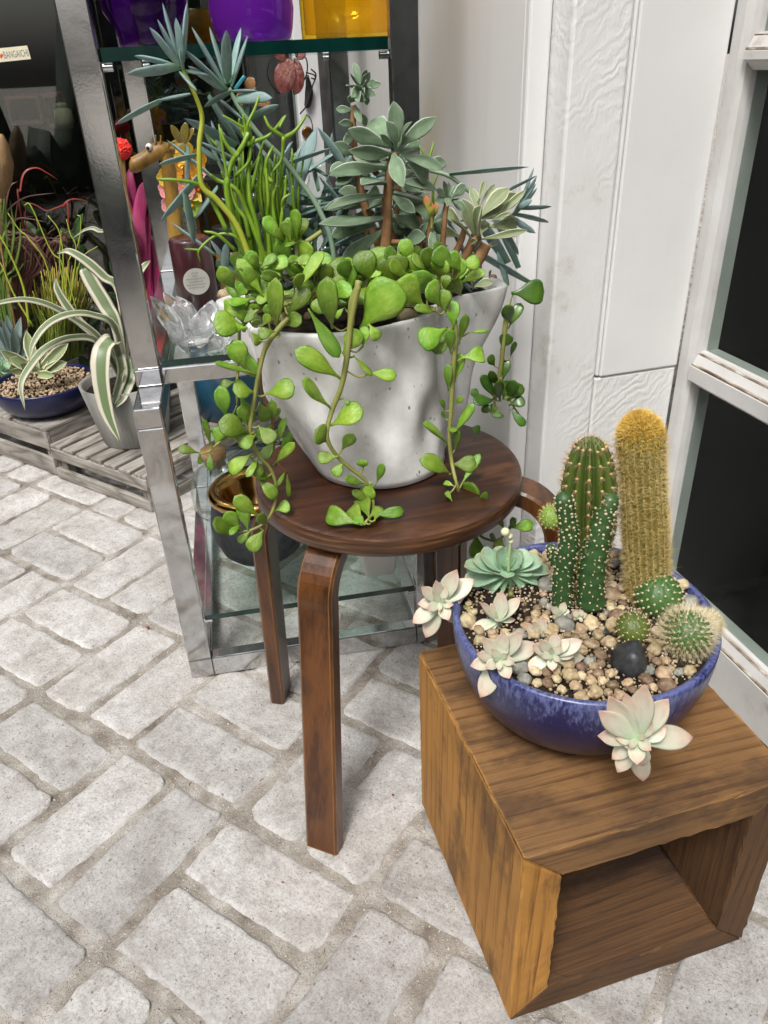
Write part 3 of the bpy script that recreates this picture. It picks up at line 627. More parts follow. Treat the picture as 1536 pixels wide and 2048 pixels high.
levels = [(0, .80), (0.004, .93), (0.016, 1.0)]+[(0.016+(0.984-0.016)*k/22, 1.0) for k in range(1, 23)]+[(0.996, 0.99), (1.0, 0.965)]
for (s, q) in levels:
    for k in range(na):
        a = 2*math.pi*k/na; w = s**0.72; R = Rrim(a)
        bx, by = RB*math.cos(a), RB*math.sin(a)+oy*1.0
        fx_, fy_ = R*math.cos(a), R*math.sin(a)
        fold = 0.0055*math.sin(3*a+s*7)*math.sin(math.pi*s)+0.0050*math.sin(7*a-6*s+1)*math.sin(math.pi*s)+.0025*math.sin(11*a+9*s)*math.sin(math.pi*s)
        x = (bx*(1-w)+fx_*w)*q+fold*math.cos(a); y = (by*(1-w)+fy_*w)*q+fold*math.sin(a)
        rg_ = max(0, (s-.9)/.1); nv = noise.noise(Vector((math.cos(a)*9, math.sin(a)*9, 2)))+.6*noise.noise(Vector((math.cos(a)*25, math.sin(a)*25, 2)))
        x *= 1+.008*rg_*nv; y *= 1+.008*rg_*nv
        vs.append((x, y, s*H-rg_*.0022*max(0, nv)))
for (q, z) in ((0.925, H-0.001), (0.90, H-0.006), (0.89, H-0.03)):
    for k in range(na):
        a = 2*math.pi*k/na; R = Rrim(a); vs.append((R*q*math.cos(a), R*q*math.sin(a), z))
L = len(vs)//na
for i in range(L-1):
    for k in range(na):
        k2 = (k+1) % na; fs.append((i*na+k, i*na+k2, (i+1)*na+k2, (i+1)*na+k))
fs.append(tuple(range(na))[::-1])
link('shell', mesh('shell', vs, fs), M_conc, pot)
M_soil = mat('dark potting soil', [(0.35, (0.010, 0.007, 0.005)), (0.6, (0.035, 0.024, 0.016)), (0.75, (0.10, 0.075, 0.05))], scale=90, detail=8, rough=0.95, bump=(160, 1.0, 0.006), spec=0.2)
def soil_disc(name, parent, rf, z, n=64, rings=14, amp=0.005, cx=0, cy=0):
    vs, fs = [(cx, cy, z)], []
    for i in range(1, rings+1):
        for k in range(n):
            a = 2*math.pi*k/n; r = rf(a)*i/rings; x, y = cx+r*math.cos(a), cy+r*math.sin(a)
            vs.append((x, y, z+amp*noise.noise(Vector((x*60, y*60, z*9)))))
    for k in range(n): fs.append((0, 1+k, 1+(k+1) % n))
    for i in range(rings-1):
        for k in range(n):
            k2 = (k+1) % n; fs.append((1+i*n+k, 1+(i+1)*n+k, 1+(i+1)*n+k2, 1+i*n+k2))
    return link(name, mesh(name, vs, fs), M_soil, parent)
soil_disc('soil', pot, lambda a: Rrim(a)*0.895, H-0.014)

# ================================================================== blue bowl on the box
def glaze_material(name, deep, mid, pale, zscale=1.0):
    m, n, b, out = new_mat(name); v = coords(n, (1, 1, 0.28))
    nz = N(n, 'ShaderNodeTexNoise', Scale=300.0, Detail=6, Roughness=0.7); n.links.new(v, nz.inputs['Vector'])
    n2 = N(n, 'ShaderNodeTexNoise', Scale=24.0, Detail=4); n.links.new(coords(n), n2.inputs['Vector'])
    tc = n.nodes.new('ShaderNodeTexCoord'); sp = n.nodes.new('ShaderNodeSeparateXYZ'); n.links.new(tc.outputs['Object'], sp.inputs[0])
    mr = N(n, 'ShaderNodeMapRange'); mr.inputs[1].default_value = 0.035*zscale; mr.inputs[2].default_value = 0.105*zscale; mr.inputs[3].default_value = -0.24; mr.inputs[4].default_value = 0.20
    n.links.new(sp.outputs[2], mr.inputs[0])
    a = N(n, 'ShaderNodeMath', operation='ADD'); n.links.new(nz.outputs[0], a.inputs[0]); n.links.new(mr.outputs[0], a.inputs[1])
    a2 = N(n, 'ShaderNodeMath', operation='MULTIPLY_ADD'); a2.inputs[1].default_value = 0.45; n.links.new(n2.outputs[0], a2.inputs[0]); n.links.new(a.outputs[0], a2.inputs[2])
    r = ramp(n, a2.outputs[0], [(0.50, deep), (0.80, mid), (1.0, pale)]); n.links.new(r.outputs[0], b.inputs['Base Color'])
    b.inputs['Roughness'].default_value = 0.34; b.inputs['Coat Weight'].default_value = 0.2; b.inputs['Coat Roughness'].default_value = 0.1
    bp = N(n, 'ShaderNodeBump', Strength=0.15, Distance=0.0006); n.links.new(nz.outputs[0], bp.inputs['Height']); n.links.new(bp.outputs[0], b.inputs['Normal'])
    return m
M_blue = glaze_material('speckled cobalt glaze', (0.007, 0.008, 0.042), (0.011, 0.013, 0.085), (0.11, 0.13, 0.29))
M_blue2 = glaze_material('deep cobalt glaze', (0.004, 0.006, 0.045), (0.008, 0.012, 0.10), (0.10, 0.14, 0.36), 1.6)
BCX, BCY, BR, BZT = 0.367, 0.570, 0.1385, 0.402
def bowl(name, label, loc, R, h, m, cat='bowl'):
    o = thing(name, label, cat, loc)
    pr_ = []
    for k in range(19):
        t = k/18; a = t*math.pi/2; pr_.append((R*(0.50+0.50*math.sin(a)**0.9), h*(1-math.cos(a))**0.95 if k else 0))
    pr_ = [(0.0005, 0.004), (R*0.46, 0.003), (R*0.49, 0)]+pr_+[(R-0.001, h+0.002), (R-0.004, h+0.003), (R-0.0075, h+0.001), (R-0.009, h-0.008), (R*0.86, h-0.035), (0.0005, h-0.05)]
    link('shell', lathe('shell', pr_, 96), m, o); return o
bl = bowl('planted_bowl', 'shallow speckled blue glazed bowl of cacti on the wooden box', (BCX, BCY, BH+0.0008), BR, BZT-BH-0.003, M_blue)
soil_disc('soil', bl, lambda a: BR-0.0085, BZT-BH-0.011, amp=0.006)

# ================================================================== chrome and glass shelf
def chrome_material():
    m, n, b, out = new_mat('worn chrome'); v = coords(n)
    nz = N(n, 'ShaderNodeTexNoise', Scale=16.0, Detail=7, Roughness=0.65, Distortion=1.2); n.links.new(v, nz.inputs['Vector'])
    r = ramp(n, nz.outputs[0], [(0.35, (0.48, 0.48, 0.48)), (0.5, (0.60, 0.60, 0.60)), (0.7, (0.68, 0.68, 0.675))])
    n3 = N(n, 'ShaderNodeTexNoise', Scale=7.0, Detail=8, Roughness=0.7); n.links.new(v, n3.inputs['Vector'])
    rs = ramp(n, n3.outputs[0], [(0.63, (0, 0, 0)), (0.74, (0.5,)*3)]); col = mixc(n, rs.outputs[0], r.outputs[0], (0.30, 0.19, 0.10)); n.links.new(col, b.inputs['Base Color'])
    b.inputs['Metallic'].default_value = 0.95
    mr = N(n, 'ShaderNodeMapRange'); mr.inputs[3].default_value = 0.03; mr.inputs[4].default_value = 0.17; n.links.new(nz.outputs[0], mr.inputs[0]); n.links.new(mr.outputs[0], b.inputs['Roughness'])
    nf = N(n, 'ShaderNodeTexNoise', Scale=260.0, Detail=3); n.links.new(v, nf.inputs['Vector'])
    bp = N(n, 'ShaderNodeBump', Strength=0.04, Distance=0.0006); n.links.new(nf.outputs[0], bp.inputs['Height']); n.links.new(bp.outputs[0], b.inputs['Normal'])
    return m
M_chrome = chrome_material()
M_rust = mat('rusty chrome', [(0.35, (0.10, 0.045, 0.02)), (0.5, (0.26, 0.15, 0.07)), (0.7, (0.45, 0.38, 0.30))], scale=26, detail=8, rough=0.4, metal=0.6)
M_shelfglass = glass_mat('clear shelf glass', (0.90, 0.955, 0.935), gloss=0.01)
M_glassedge = mat('green glass edge', [(0.35, (0.002, 0.014, 0.012)), (0.65, (0.003, 0.030, 0.025))], scale=30, stretch=(1, 1, 0.2), rough=0.08, spec=0.8)
SH = thing('display_shelf', 'tall chrome shelf with glass shelves, stacked on a lower chrome frame', 'shelf', (-0.0745, 1.066, 0), math.radians(-5.6))
SW, SD, PW, PD = 0.442, 0.66, 0.039, 0.024
def spart(name, a, b, m=M_chrome, bev=0.0022): return link(name, box_me(name, a, b, bev), m, SH)
ZL = 0.505
for x in (0, SW-PW):
    for y in (0, SD-PD): spart('post', (x, y, 0.0395), (x+PW, y+PD, ZL-0.031))
    spart('side_rail', (x, 0, ZL-0.0305), (x+PW, SD, ZL))
    spart('foot_rail', (x, 0, 0.0005), (x+PW, SD, 0.039))
for y in (0, SD-PD): spart('foot_rail', (PW+0.0006, y, 0.0005), (SW-PW-0.0006, y+PD, 0.039))
UY0, UY1, ZU = 0.088, 0.088+SD, 1.36
for x in (-0.001, SW-PW+0.001):
    for y in (UY0, UY1-PD): spart('post', (x, y, ZL+0.0275), (x+PW, y+PD, ZU))
    spart('side_rail', (x, UY0, ZL+0.0006), (x+PW, UY1, ZL+0.027))
    spart('side_rail', (x, UY0, ZU+0.0006), (x+PW, UY1, ZU+0.03))
for y in (UY0, UY1-PD):
    spart('cross_rail', (PW, y, ZL+0.0008), (SW-PW, y+PD, ZL+0.0265), M_chrome); spart('cross_rail', (PW, y, ZU+0.0008), (SW-PW, y+PD, ZU+0.0295))
def glass_shelf(z, t, y0, y1, x0=PW+0.002, x1=SW-PW-0.002):
    mb = MB().box((x0, y0, z), (x1, y1, z+t)); me = mb.me('glass_shelf', False)
    me.materials.append(M_shelfglass); me.materials.append(M_glassedge)
    for p in me.polygons: p.material_index = 0 if abs(p.normal.z) > 0.5 else 1
    return link('glass_shelf', me, None, SH)
ZG0, ZG1, ZG2 = 0.118, ZL+0.0275, 0.927
TG0, TG1, TG2 = 0.010, 0.010, 0.015
glass_shelf(ZG0, TG0, 0.004, SD-0.004); glass_shelf(ZG1, TG1, UY0+0.003, UY1-0.003, PW+0.002, SW-PW-0.002); glass_shelf(ZG2, TG2, UY0+0.004, UY1-0.004)
ZM = ZG1+TG1+0.0006; ZLW = ZG0+TG0+0.0006; ZT = ZG2+TG2+0.0006
for (z, y0, y1) in ((ZG0, 0, SD-PD), (ZG2, UY0, UY1-PD)):
    for x in (PW+0.0005, SW-PW-0.0125):
        for y in (y0+0.012, y1+0.006):
            o = link('shelf_pin', lathe('shelf_pin', [(0.0005, 0), (0.0052, 0), (0.0052, 0.012), (0.0005, 0.012)], 14, False), M_chrome, SH, (x, y, z-0.0058)); o.rotation_euler = (0, math.radians(90), 0)

# ================================================================== slatted crates, set diagonally like the paving
M_grey = wood_mat('silvered grey timber', (0.085, 0.075, 0.062), (0.22, 0.20, 0.175), (0.38, 0.36, 0.33), ring=9, rough=0.85, bump=0.6, stain=((0.50, 0.48, 0.45), 8.0, 0.57, 0.6))
E1 = Vector((-0.643, 0.766, 0)); E2 = Vector((0.766, 0.643, 0))     # along the front, and back
def crate(loc, w, d, h, label, rail_h=0.030, n=7, side_up=0.0):
    """local x runs from the right front corner along the front, local y = backwards is -y here"""
    a = math.atan2(E1.y, E1.x); t = thing('slatted_crate', label, 'crate', loc, a, 'slatted wooden crates')
    def p(name, x0, x1, y0, y1, z0, z1, along='x'):
        if along == 'x': return link(name, box_me(name, (0, y0-y0, 0), (x1-x0, y1-y0, z1-z0), 0.0016, 1), M_grey, t, (x0, -y1, z0))
        if along == 'y':
            o = link(name, box_me(name, (0, 0, 0), (y1-y0, x1-x0, z1-z0), 0.0016, 1), M_grey, t, (x1, -y1, z0)); o.rotation_euler = (0, 0, math.radians(90)); return o
        o = link(name, box_me(name, (0, 0, 0), (z1-z0, y1-y0, x1-x0), 0.0016, 1), M_grey, t, (x1, -y1, z0)); o.rotation_euler = (0, math.radians(-90), 0); return o
    sl_t = 0.010
    for yy in (0.0, d-0.012):
        p('front_rail', 0, w, yy, yy+0.012, h-sl_t-rail_h, h-sl_t-0.0006); p('bottom_rail', 0, w, yy, yy+0.012, 0.001, rail_h)
    for xx in (0.0125, w-0.036):
        for yy in (0.0125, d-0.0345): p('corner_block', xx, xx+0.0235, yy, yy+0.022, 0.002, h-sl_t-0.001, 'z')
    for xx in (0, w-0.012):
        p('end_rail', xx, xx+0.012, 0.0126, d-0.0126, h-sl_t-rail_h-0.001, h-sl_t-0.001, 'y'); p('end_rail', xx, xx+0.012, 0.0126, d-0.0126, 0.0015, rail_h-0.001, 'y')
    gap = 0.014; sw_ = (w-gap*(n-1))/n
    for k in range(n): x0 = k*(sw_+gap); p('slat', x0, x0+sw_, 0.0 if k % 3 else 0.002, d, h-sl_t, h+rnd(-.0008, .0008), 'y')
    if side_up: p('side_panel', w-0.012, w-0.0005, 0.0, d, h+0.001, h+side_up, 'y')
    return t
c1 = Vector((-0.124, 1.683, 0))
crate(c1, 0.36, 0.60, 0.098, 'low slatted grey crate under the striped leaf pot', n=7)
c2 = c1+E1*0.372
crate(c2+Vector((0.004, 0.004, 0)), 0.60, 0.42, 0.135, 'taller slatted grey crate under the dark blue bowl at left', n=4, rail_h=0.05)
# ================================================================== leaf shapes (unit length along x, unit width along y)
def leaf_me(name, wf, tf, bend=0.0, cup=0.0, nl=12, nr=10, tw=0.0, m=None):
    w_, t_ = lerp_tab(wf), lerp_tab(tf); vs, fs, uv = [], [], []
    for i in range(nl+1):
        t = i/nl; t = t**0.9; w, h = max(w_(t), 0.004), max(t_(t), 0.003); z0 = bend*4*t*(1-t)
        for k in range(nr):
            a = 2*math.pi*k/nr; c = math.cos(a); y = w*c; z = h*math.sin(a)+cup*(c*c)*w*2
            vs.append((t, y, z0+z)); uv.append((t, (c+1)/2))
    for i in range(nl):
        for k in range(nr):
            k2 = (k+1) % nr; fs.append((i*nr+k, (i+1)*nr+k, (i+1)*nr+k2, i*nr+k2))
    fs.append(tuple(range(nr))); fs.append(tuple(nl*nr+k for k in range(nr))[::-1])
    me = mesh(name, vs, fs, True, uv)
    if m: me.materials.append(m)
    return me
PAD = [(0, .06), (.12, .08), (.26, .18), (.4, .34), (.55, .46), (.70, .5), (.83, .475), (.93, .35), (.98, .18), (1, .03)]
PADT = [(0, .045), (.3, .07), (.6, .115), (.8, .10), (.95, .06), (1, .02)]
LAN = [(0, .22), (.15, .30), (.4, .46), (.58, .5), (.74, .43), (.86, .28), (.95, .12), (1, .015)]
LANT = [(0, .10), (.4, .115), (.7, .085), (.9, .04), (1, .012)]
FUZ = [(0, .10), (.2, .20), (.45, .42), (.63, .5), (.78, .44), (.9, .25), (.97, .10), (1, .01)]
FUZT = [(0, .07), (.4, .085), (.8, .06), (1, .015)]
FIN = [(0, .30), (.12, .42), (.4, .5), (.7, .46), (.88, .30), (.96, .14), (1, .02)]
FINT = [(0, .28), (.4, .42), (.8, .34), (.95, .12), (1, .02)]
def place(name, me, parent, P, T, wdt, nrm=None, jit=0.45, rolls=0.0):
    """put a leaf mesh with its base at P and tip at T, wdt wide, its face towards nrm (default: outwards to the open yard)"""
    X = Vector(T)-Vector(P); L = X.length
    if L < 1e-5: return None
    X.normalize(); nz = (nrm if nrm is not None else ((CAM-Vector(P)).normalized()+Vector((0, 0, .35))+rv(jit))).normalized()
    if rolls: nz = Matrix.Rotation(rolls, 3, X) @ nz
    Z = nz-X*nz.dot(X)
    if Z.length < 1e-3: Z = X.orthogonal()
    Z.normalize(); Y = Z.cross(X)
    M = Matrix((X*L, Y*wdt, Z*math.sqrt(L*wdt))).transposed().to_4x4(); M.translation = P
    return child(name, me, None, parent, M)
def disp(u, v, n): return None

# ------------------------------------------------------------------ materials of plants
def leaf_mat(name, a, b, c, rough=0.34, **kw): return mat(name, [(0.3, a), (0.5, b), (0.72, c)], scale=2.2, detail=4, rough=rough, spec=0.5, **kw)
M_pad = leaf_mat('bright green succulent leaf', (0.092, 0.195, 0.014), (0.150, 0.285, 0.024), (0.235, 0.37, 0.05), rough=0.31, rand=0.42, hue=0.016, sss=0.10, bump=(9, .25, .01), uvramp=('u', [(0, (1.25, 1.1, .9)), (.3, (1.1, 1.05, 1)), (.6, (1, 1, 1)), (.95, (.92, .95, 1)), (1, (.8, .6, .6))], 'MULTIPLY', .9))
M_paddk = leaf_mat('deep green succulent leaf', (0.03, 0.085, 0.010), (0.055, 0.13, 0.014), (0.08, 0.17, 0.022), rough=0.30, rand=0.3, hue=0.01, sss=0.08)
M_stemg = mat('green brown stem', [(0.3, (0.17, 0.17, 0.045)), (0.6, (0.28, 0.29, 0.075))], scale=14, rough=0.55, bump=(120, 0.3, 0.001))
M_stemb = mat('brown woody stem', [(0.3, (0.14, 0.07, 0.028)), (0.5, (0.26, 0.13, 0.05)), (0.7, (0.36, 0.23, 0.11))], scale=45, detail=8, rough=0.75, bump=(140, 0.6, 0.002))
M_stick = mat('yellow green stick stem', [(0.3, (0.10, 0.20, 0.012)), (0.55, (0.17, 0.30, 0.022)), (0.75, (0.27, 0.40, 0.04))], scale=26, rough=0.38, sss=0.08)
M_chalk = mat('powdery blue green leaf', [(0.3, (0.15, 0.235, 0.225)), (0.55, (0.23, 0.325, 0.31)), (0.75, (0.32, 0.41, 0.395))], scale=3.0, rough=0.55, spec=0.3, rand=0.22, uvramp=('u', [(0.0, (0.75, 1.0, 0.68)), (0.35, (1, 1, 1)), (0.93, (0.95, 0.98, 1.0)), (1.0, (0.7, 0.75, 0.9))], 'MULTIPLY', 0.9))
M_fuzz = mat('silver green felted leaf', [(0.3, (0.11, 0.175, 0.10)), (0.55, (0.165, 0.24, 0.145)), (0.75, (0.235, 0.31, 0.20))], scale=3.0, rough=0.8, spec=0.2, rand=0.22, bump=(40, 0.25, 0.01), uvramp=('v', [(0.0, (1, 1, 1)), (0.03, (0.8,)*3), (0.09, (0, 0, 0)), (0.91, (0, 0, 0)), (0.97, (0.8,)*3), (1.0, (1, 1, 1))], 'SCREEN', 0.42))
M_striped = mat('cream edged grey green leaf', [(0.3, (0.13, 0.17, 0.075)), (0.55, (0.20, 0.245, 0.115)), (0.75, (0.28, 0.32, 0.17))], scale=4.0, stretch=(1, 6, 1), rough=0.6, rand=0.15, uvramp=('v', [(0.0, (1, .95, .70)), (0.06, (.85, .8, .55)), (0.15, (0, 0, 0)), (0.85, (0, 0, 0)), (0.94, (.85, .8, .55)), (1.0, (1, .95, .7))], 'SCREEN', 0.5))
M_ghost = mat('pale ghost rosette leaf', [(0.3, (0.43, 0.47, 0.37)), (0.6, (0.55, 0.57, 0.47))], scale=2.5, rough=0.42, spec=0.4, rand=0.10, sss=0.15, uvramp=('u', [(0.0, (0.74, 0.95, 0.74)), (0.35, (0.96, 1.0, 0.92)), (0.6, (1.06, 0.97, 0.93)), (0.86, (1.12, 0.84, 0.82)), (1.0, (1.0, 0.52, 0.5))], 'MULTIPLY', 1.0))
M_ech = mat('blue green rosette leaf', [(0.3, (0.22, 0.36, 0.23)), (0.6, (0.33, 0.47, 0.33))], scale=2.5, rough=0.45, spec=0.4, rand=0.14, sss=0.1, uvramp=('u', [(0.0, (0.8, 1.0, 0.8)), (0.8, (1, 1, 1)), (0.96, (1.1, 0.85, 0.75)), (1.0, (0.9, 0.5, 0.42))], 'MULTIPLY', 1.0))
M_spine_y = mat('golden spines', [(0.3, (0.50, 0.35, 0.10)), (0.6, (0.70, 0.55, 0.24))], scale=20, rough=0.5)
M_spine_tip = mat('orange crown wool', [(0.3, (0.54, 0.31, 0.03)), (0.6, (0.70, 0.49, 0.11))], scale=30, rough=0.6)
M_spine_b = mat('brown spines', [(0.3, (0.30, 0.17, 0.08)), (0.6, (0.55, 0.40, 0.24))], scale=30, rough=0.5)
M_spine_w = mat('white straw spines', [(0.3, (0.46, 0.37, 0.17)), (0.6, (0.70, 0.63, 0.44))], scale=30, rough=0.5)
M_cact_o = mat('olive cactus skin', [(0.3, (0.05, 0.085, 0.012)), (0.6, (0.10, 0.14, 0.022))], scale=14, rough=0.5)
M_cact_g = mat('green cactus skin', [(0.3, (0.028, 0.085, 0.018)), (0.6, (0.06, 0.14, 0.03))], scale=20, rough=0.5)
M_cact_d = mat('dark green cactus skin', [(0.3, (0.020, 0.06, 0.018)), (0.6, (0.038, 0.10, 0.028))], scale=20, rough=0.5)
M_areole = mat('cream areoles', [(0.3, (0.40, 0.31, 0.16)), (0.6, (0.60, 0.51, 0.33))], scale=60, rough=0.9)

PADS = [leaf_me('leaf', PAD, PADT, b, c, m=M_pad) for b, c in ((0.06, .10), (-0.05, .08), (0.12, .14), (0.0, .04))]
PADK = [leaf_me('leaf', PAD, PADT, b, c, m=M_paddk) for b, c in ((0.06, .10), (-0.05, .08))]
FUZS = [leaf_me('leaf', FUZ, FUZT, b, c, m=M_fuzz) for b, c in ((0.05, .14), (-0.07, .10), (0.10, .18))]
STRS = [leaf_me('leaf', FUZ, FUZT, b, c, m=M_striped) for b, c in ((0.05, .16), (0.10, .2))]
GHO = [leaf_me('leaf', LAN, LANT, b, c, m=M_ghost, nr=12) for b, c in ((-0.05, .10), (-0.09, .14))]
ECHL = [leaf_me('leaf', [(0, .22), (.3, .36), (.6, .5), (.8, .5), (.92, .36), (.97, .18), (1, .02)], LANT, b, c, m=M_ech, nr=12) for b, c in ((-0.06, .14), (-0.1, .2))]
CHK = [leaf_me('leaf', FIN, FINT, b, 0, m=M_chalk, nr=8) for b in (0.05, -0.05, 0.11)]

# ------------------------------------------------------------------ trailing green succulents in the planter
def stem(parent, pts, r0_, r1_, m, n=None, name='stem'):
    P = spline(pts, n or max(8, len(pts)*5)); return child(name, sweep_me(name, P, lambda t: r0_+(r1_-r0_)*t, nr=8, hint=(0.3, 0.2, 1)), m, parent)
def clear_y(px, py, Y):
    """distance that keeps a hanging shoot in front of the seat it drapes over"""
    y = Y
    for k in range(60):
        p = at_y(px, py, y)
        if p.z > HS+.007 or p.z < HS-.030 or math.hypot(p.x-SCX, p.y-SCY) > SR+.007: return y
        y -= .004
    return y
def trailer(label, T, Y, stems, leaves, meshes=PADS, m=M_stemg, dyl=0.016, wadd=1.0, cat='succulent', group='trailing succulents in the pale planter', name='trailing_succulent'):
    p0 = at_y(*T(*stems[0][0][0]), Y); t = thing(name, label, cat, p0, 0, group); samples = []
    for st_ in stems:
        pts, ra, rb = st_[:3]; off = st_[3] if len(st_) > 3 else 0
        sp_ = [at_y(*T(x, y), clear_y(*T(x, y), Y+off+rnd(-.003, .003))) for x, y in pts]; stem(t, sp_, ra*.84, rb*.9, m); samples += spline(sp_, 60)
    for lf in leaves:
        bx, by, tx, ty, w = lf[:5]; dy = lf[5] if len(lf) > 5 else 0.0
        P = at_y(*T(bx, by), clear_y(*T(bx, by), Y+dy+rnd(-.002, .004))); Q = at_y(*T(tx, ty), clear_y(*T(tx, ty), Y+dy+rnd(-dyl, dyl*0.4)))
        Q = P+(Q-P)*1.08
        place('leaf', random.choice(meshes), t, P, Q, w*1.09*wadd*pxm(P)/T_scale(T), jit=0.38)
        s_ = min(samples, key=lambda q: (q-P).length); d_ = (s_-P).length
        if .0015 < d_ < .028:
            md = s_.lerp(P, .55)-Vector((0, 0, d_*.22)); child('leaf_stalk', sweep_me('leaf_stalk', spline([s_, md, P+(Q-P)*.06], 7), .0011, nr=6, hint=(.3, .2, 1)), m, t)
    return t
def T_scale(T): return T(1, 0)[0]-T(0, 0)[0] and 1/(T(1, 0)[0]-T(0, 0)[0])
TL, TC, TR, TK = crop(340, 640, 4.268), crop(300, 460, 2.56), crop(700, 560, 3.593), crop(460, 420, 5.12)
YF = 0.786
trailer('left trailing strand of round green leaves hanging past the stool edge', TL, YF+0.012,
    [([(1010, -20), (930, 70), (850, 180), (800, 280), (760, 450), (730, 620), (700, 800), (685, 980), (760, 1160), (850, 1260), (900, 1380), (905, 1520), (870, 1640), (810, 1730), (700, 1790), (590, 1810)], .0035, .0017),
     ([(720, 960), (600, 1000), (470, 1015), (400, 1060), (340, 1120), (270, 1140)], .0020, .0012),
     ([(590, 60), (590, 200), (580, 400), (570, 560), (575, 720)], .0024, .0016, .02)],
    [(660, 70, 395, 50, 165), (640, 420, 545, 190, 165), (750, 465, 405, 370, 55), (560, 530, 440, 560, 80), (478, 830, 425, 580, 125), (715, 620, 548, 600, 175), (640, 890, 615, 735, 115), (665, 960, 430, 880, 185),
     (350, 1085, 288, 860, 55), (390, 1060, 430, 925, 115), (250, 1135, 78, 1105, 80), (255, 1130, 256, 1225, 42), (345, 1130, 352, 1275, 62), (820, 630, 1048, 575, 170), (750, 900, 880, 1030, 135), (730, 990, 600, 1070, 165),
     (710, 1140, 525, 1290, 130), (690, 1170, 770, 1330, 110), (885, 1350, 725, 1300, 115), (745, 1350, 892, 1510, 115), (895, 1625, 1015, 1580, 110),
     (750, 1670, 565, 1515, 130), (665, 1790, 615, 1575, 115), (600, 1790, 485, 1650, 115), (590, 1800, 380, 1745, 150), (600, 1750, 515, 1830, 55), (690, 1800, 588, 1890, 65), (800, 1790, 685, 1955, 130), (835, 1750, 755, 1670, 90),
     (600, 640, 690, 860, 120, .015), (760, 700, 830, 850, 130, .02), (650, 250, 730, 470, 110, .02), (760, 1180, 660, 1330, 60), (690, 100, 760, 200, 90)])
trailer('brownish short strand hanging behind the left trailing strand', TL, YF+0.045,
    [([(760, 330), (790, 640), (860, 780), (880, 950), (890, 1100), (930, 1240), (990, 1290)], .0022, .0013)],
    [(930, 1050, 985, 850, 62), (900, 850, 870, 690, 65), (900, 860, 930, 760, 40), (880, 1235, 1050, 1060, 80), (950, 1170, 1020, 970, 75), (990, 1280, 925, 1405, 36), (1000, 1300, 1015, 1495, 44), (890, 1020, 800, 1180, 100), (870, 900, 760, 1010, 95)], meshes=PADS[1:3], m=M_stemb)
trailer('middle trailing strand hanging down the front of the pale planter', TC, YF-0.004,
    [([(1070, 260), (1060, 310), (1030, 460), (1010, 640), (980, 800), (930, 930), (905, 1060), (960, 1160), (1040, 1230), (1110, 1290), (1140, 1370), (1138, 1450), (1100, 1500)], .0046, .0018)],
    [(975, 760, 758, 625, 100), (1040, 640, 1130, 740, 34), (1120, 732, 1252, 745, 62), (918, 905, 790, 780, 85), (985, 860, 1020, 890, 22), (930, 1000, 1082, 930, 125), (905, 1085, 850, 1030, 105), (968, 1160, 865, 1170, 62), (980, 1130, 1035, 1050, 62), (990, 1190, 945, 1255, 55), (1095, 1215, 1085, 1175, 55), (1160, 1295, 1192, 1205, 44),
     (1130, 1290, 1110, 1365, 85), (1105, 1300, 1005, 1275, 48), (1140, 1460, 1288, 1440, 58), (1070, 1505, 918, 1455, 100), (1090, 1500, 1035, 1425, 85), (1125, 1480, 1085, 1390, 85), (1100, 1510, 1050, 1470, 60), (1130, 1500, 1110, 1545, 55), (1130, 1400, 1040, 1340, 45), (1150, 1490, 1170, 1420, 60), (985, 635, 1065, 520, 95), (1090, 600, 1105, 500, 60)])
trailer('right trailing strand hanging over the dark stool seat', TR, YF+0.012,
    [([(690, 200), (740, 260), (760, 420), (745, 600), (735, 760), (725, 950), (715, 1120), (730, 1300), (770, 1480), (810, 1620), (880, 1740), (940, 1840), (1040, 1880)], .0042, .0018), ([(1020, 1880), (1090, 1850), (1130, 1800), (1150, 1760)], .0016, .001)],
    [(740, 350, 730, 160, 100), (722, 525, 718, 365, 78), (690, 350, 512, 450, 165), (700, 340, 620, 520, 120, .012), (785, 460, 830, 260, 66), (845, 378, 985, 365, 30), (800, 560, 955, 545, 120), (758, 720, 795, 540, 82), (705, 795, 705, 615, 58), (680, 940, 645, 865, 38), (690, 1000, 660, 950, 30), (750, 885, 808, 845, 44), (740, 1112, 880, 905, 66), (700, 1180, 535, 1040, 72), (750, 1230, 780, 1090, 46),
     (715, 1395, 515, 1300, 125), (735, 1325, 895, 1320, 120), (800, 1470, 925, 1265, 62), (755, 1485, 678, 1460, 40), (735, 1590, 695, 1525, 40), (700, 1525, 695, 1685, 72), (870, 1700, 878, 1475, 150), (915, 1740, 975, 1540, 58), (835, 1720, 618, 1720, 68), (905, 1820, 910, 1990, 105), (1090, 1850, 1060, 1940, 85), (1150, 1780, 1305, 1755, 85), (1150, 1790, 1190, 1720, 62), (1110, 1790, 1055, 1690, 46), (1060, 1880, 1010, 1830, 40), (700, 1060, 760, 1085, 50), (860, 1850, 740, 1900, 70, .03)])
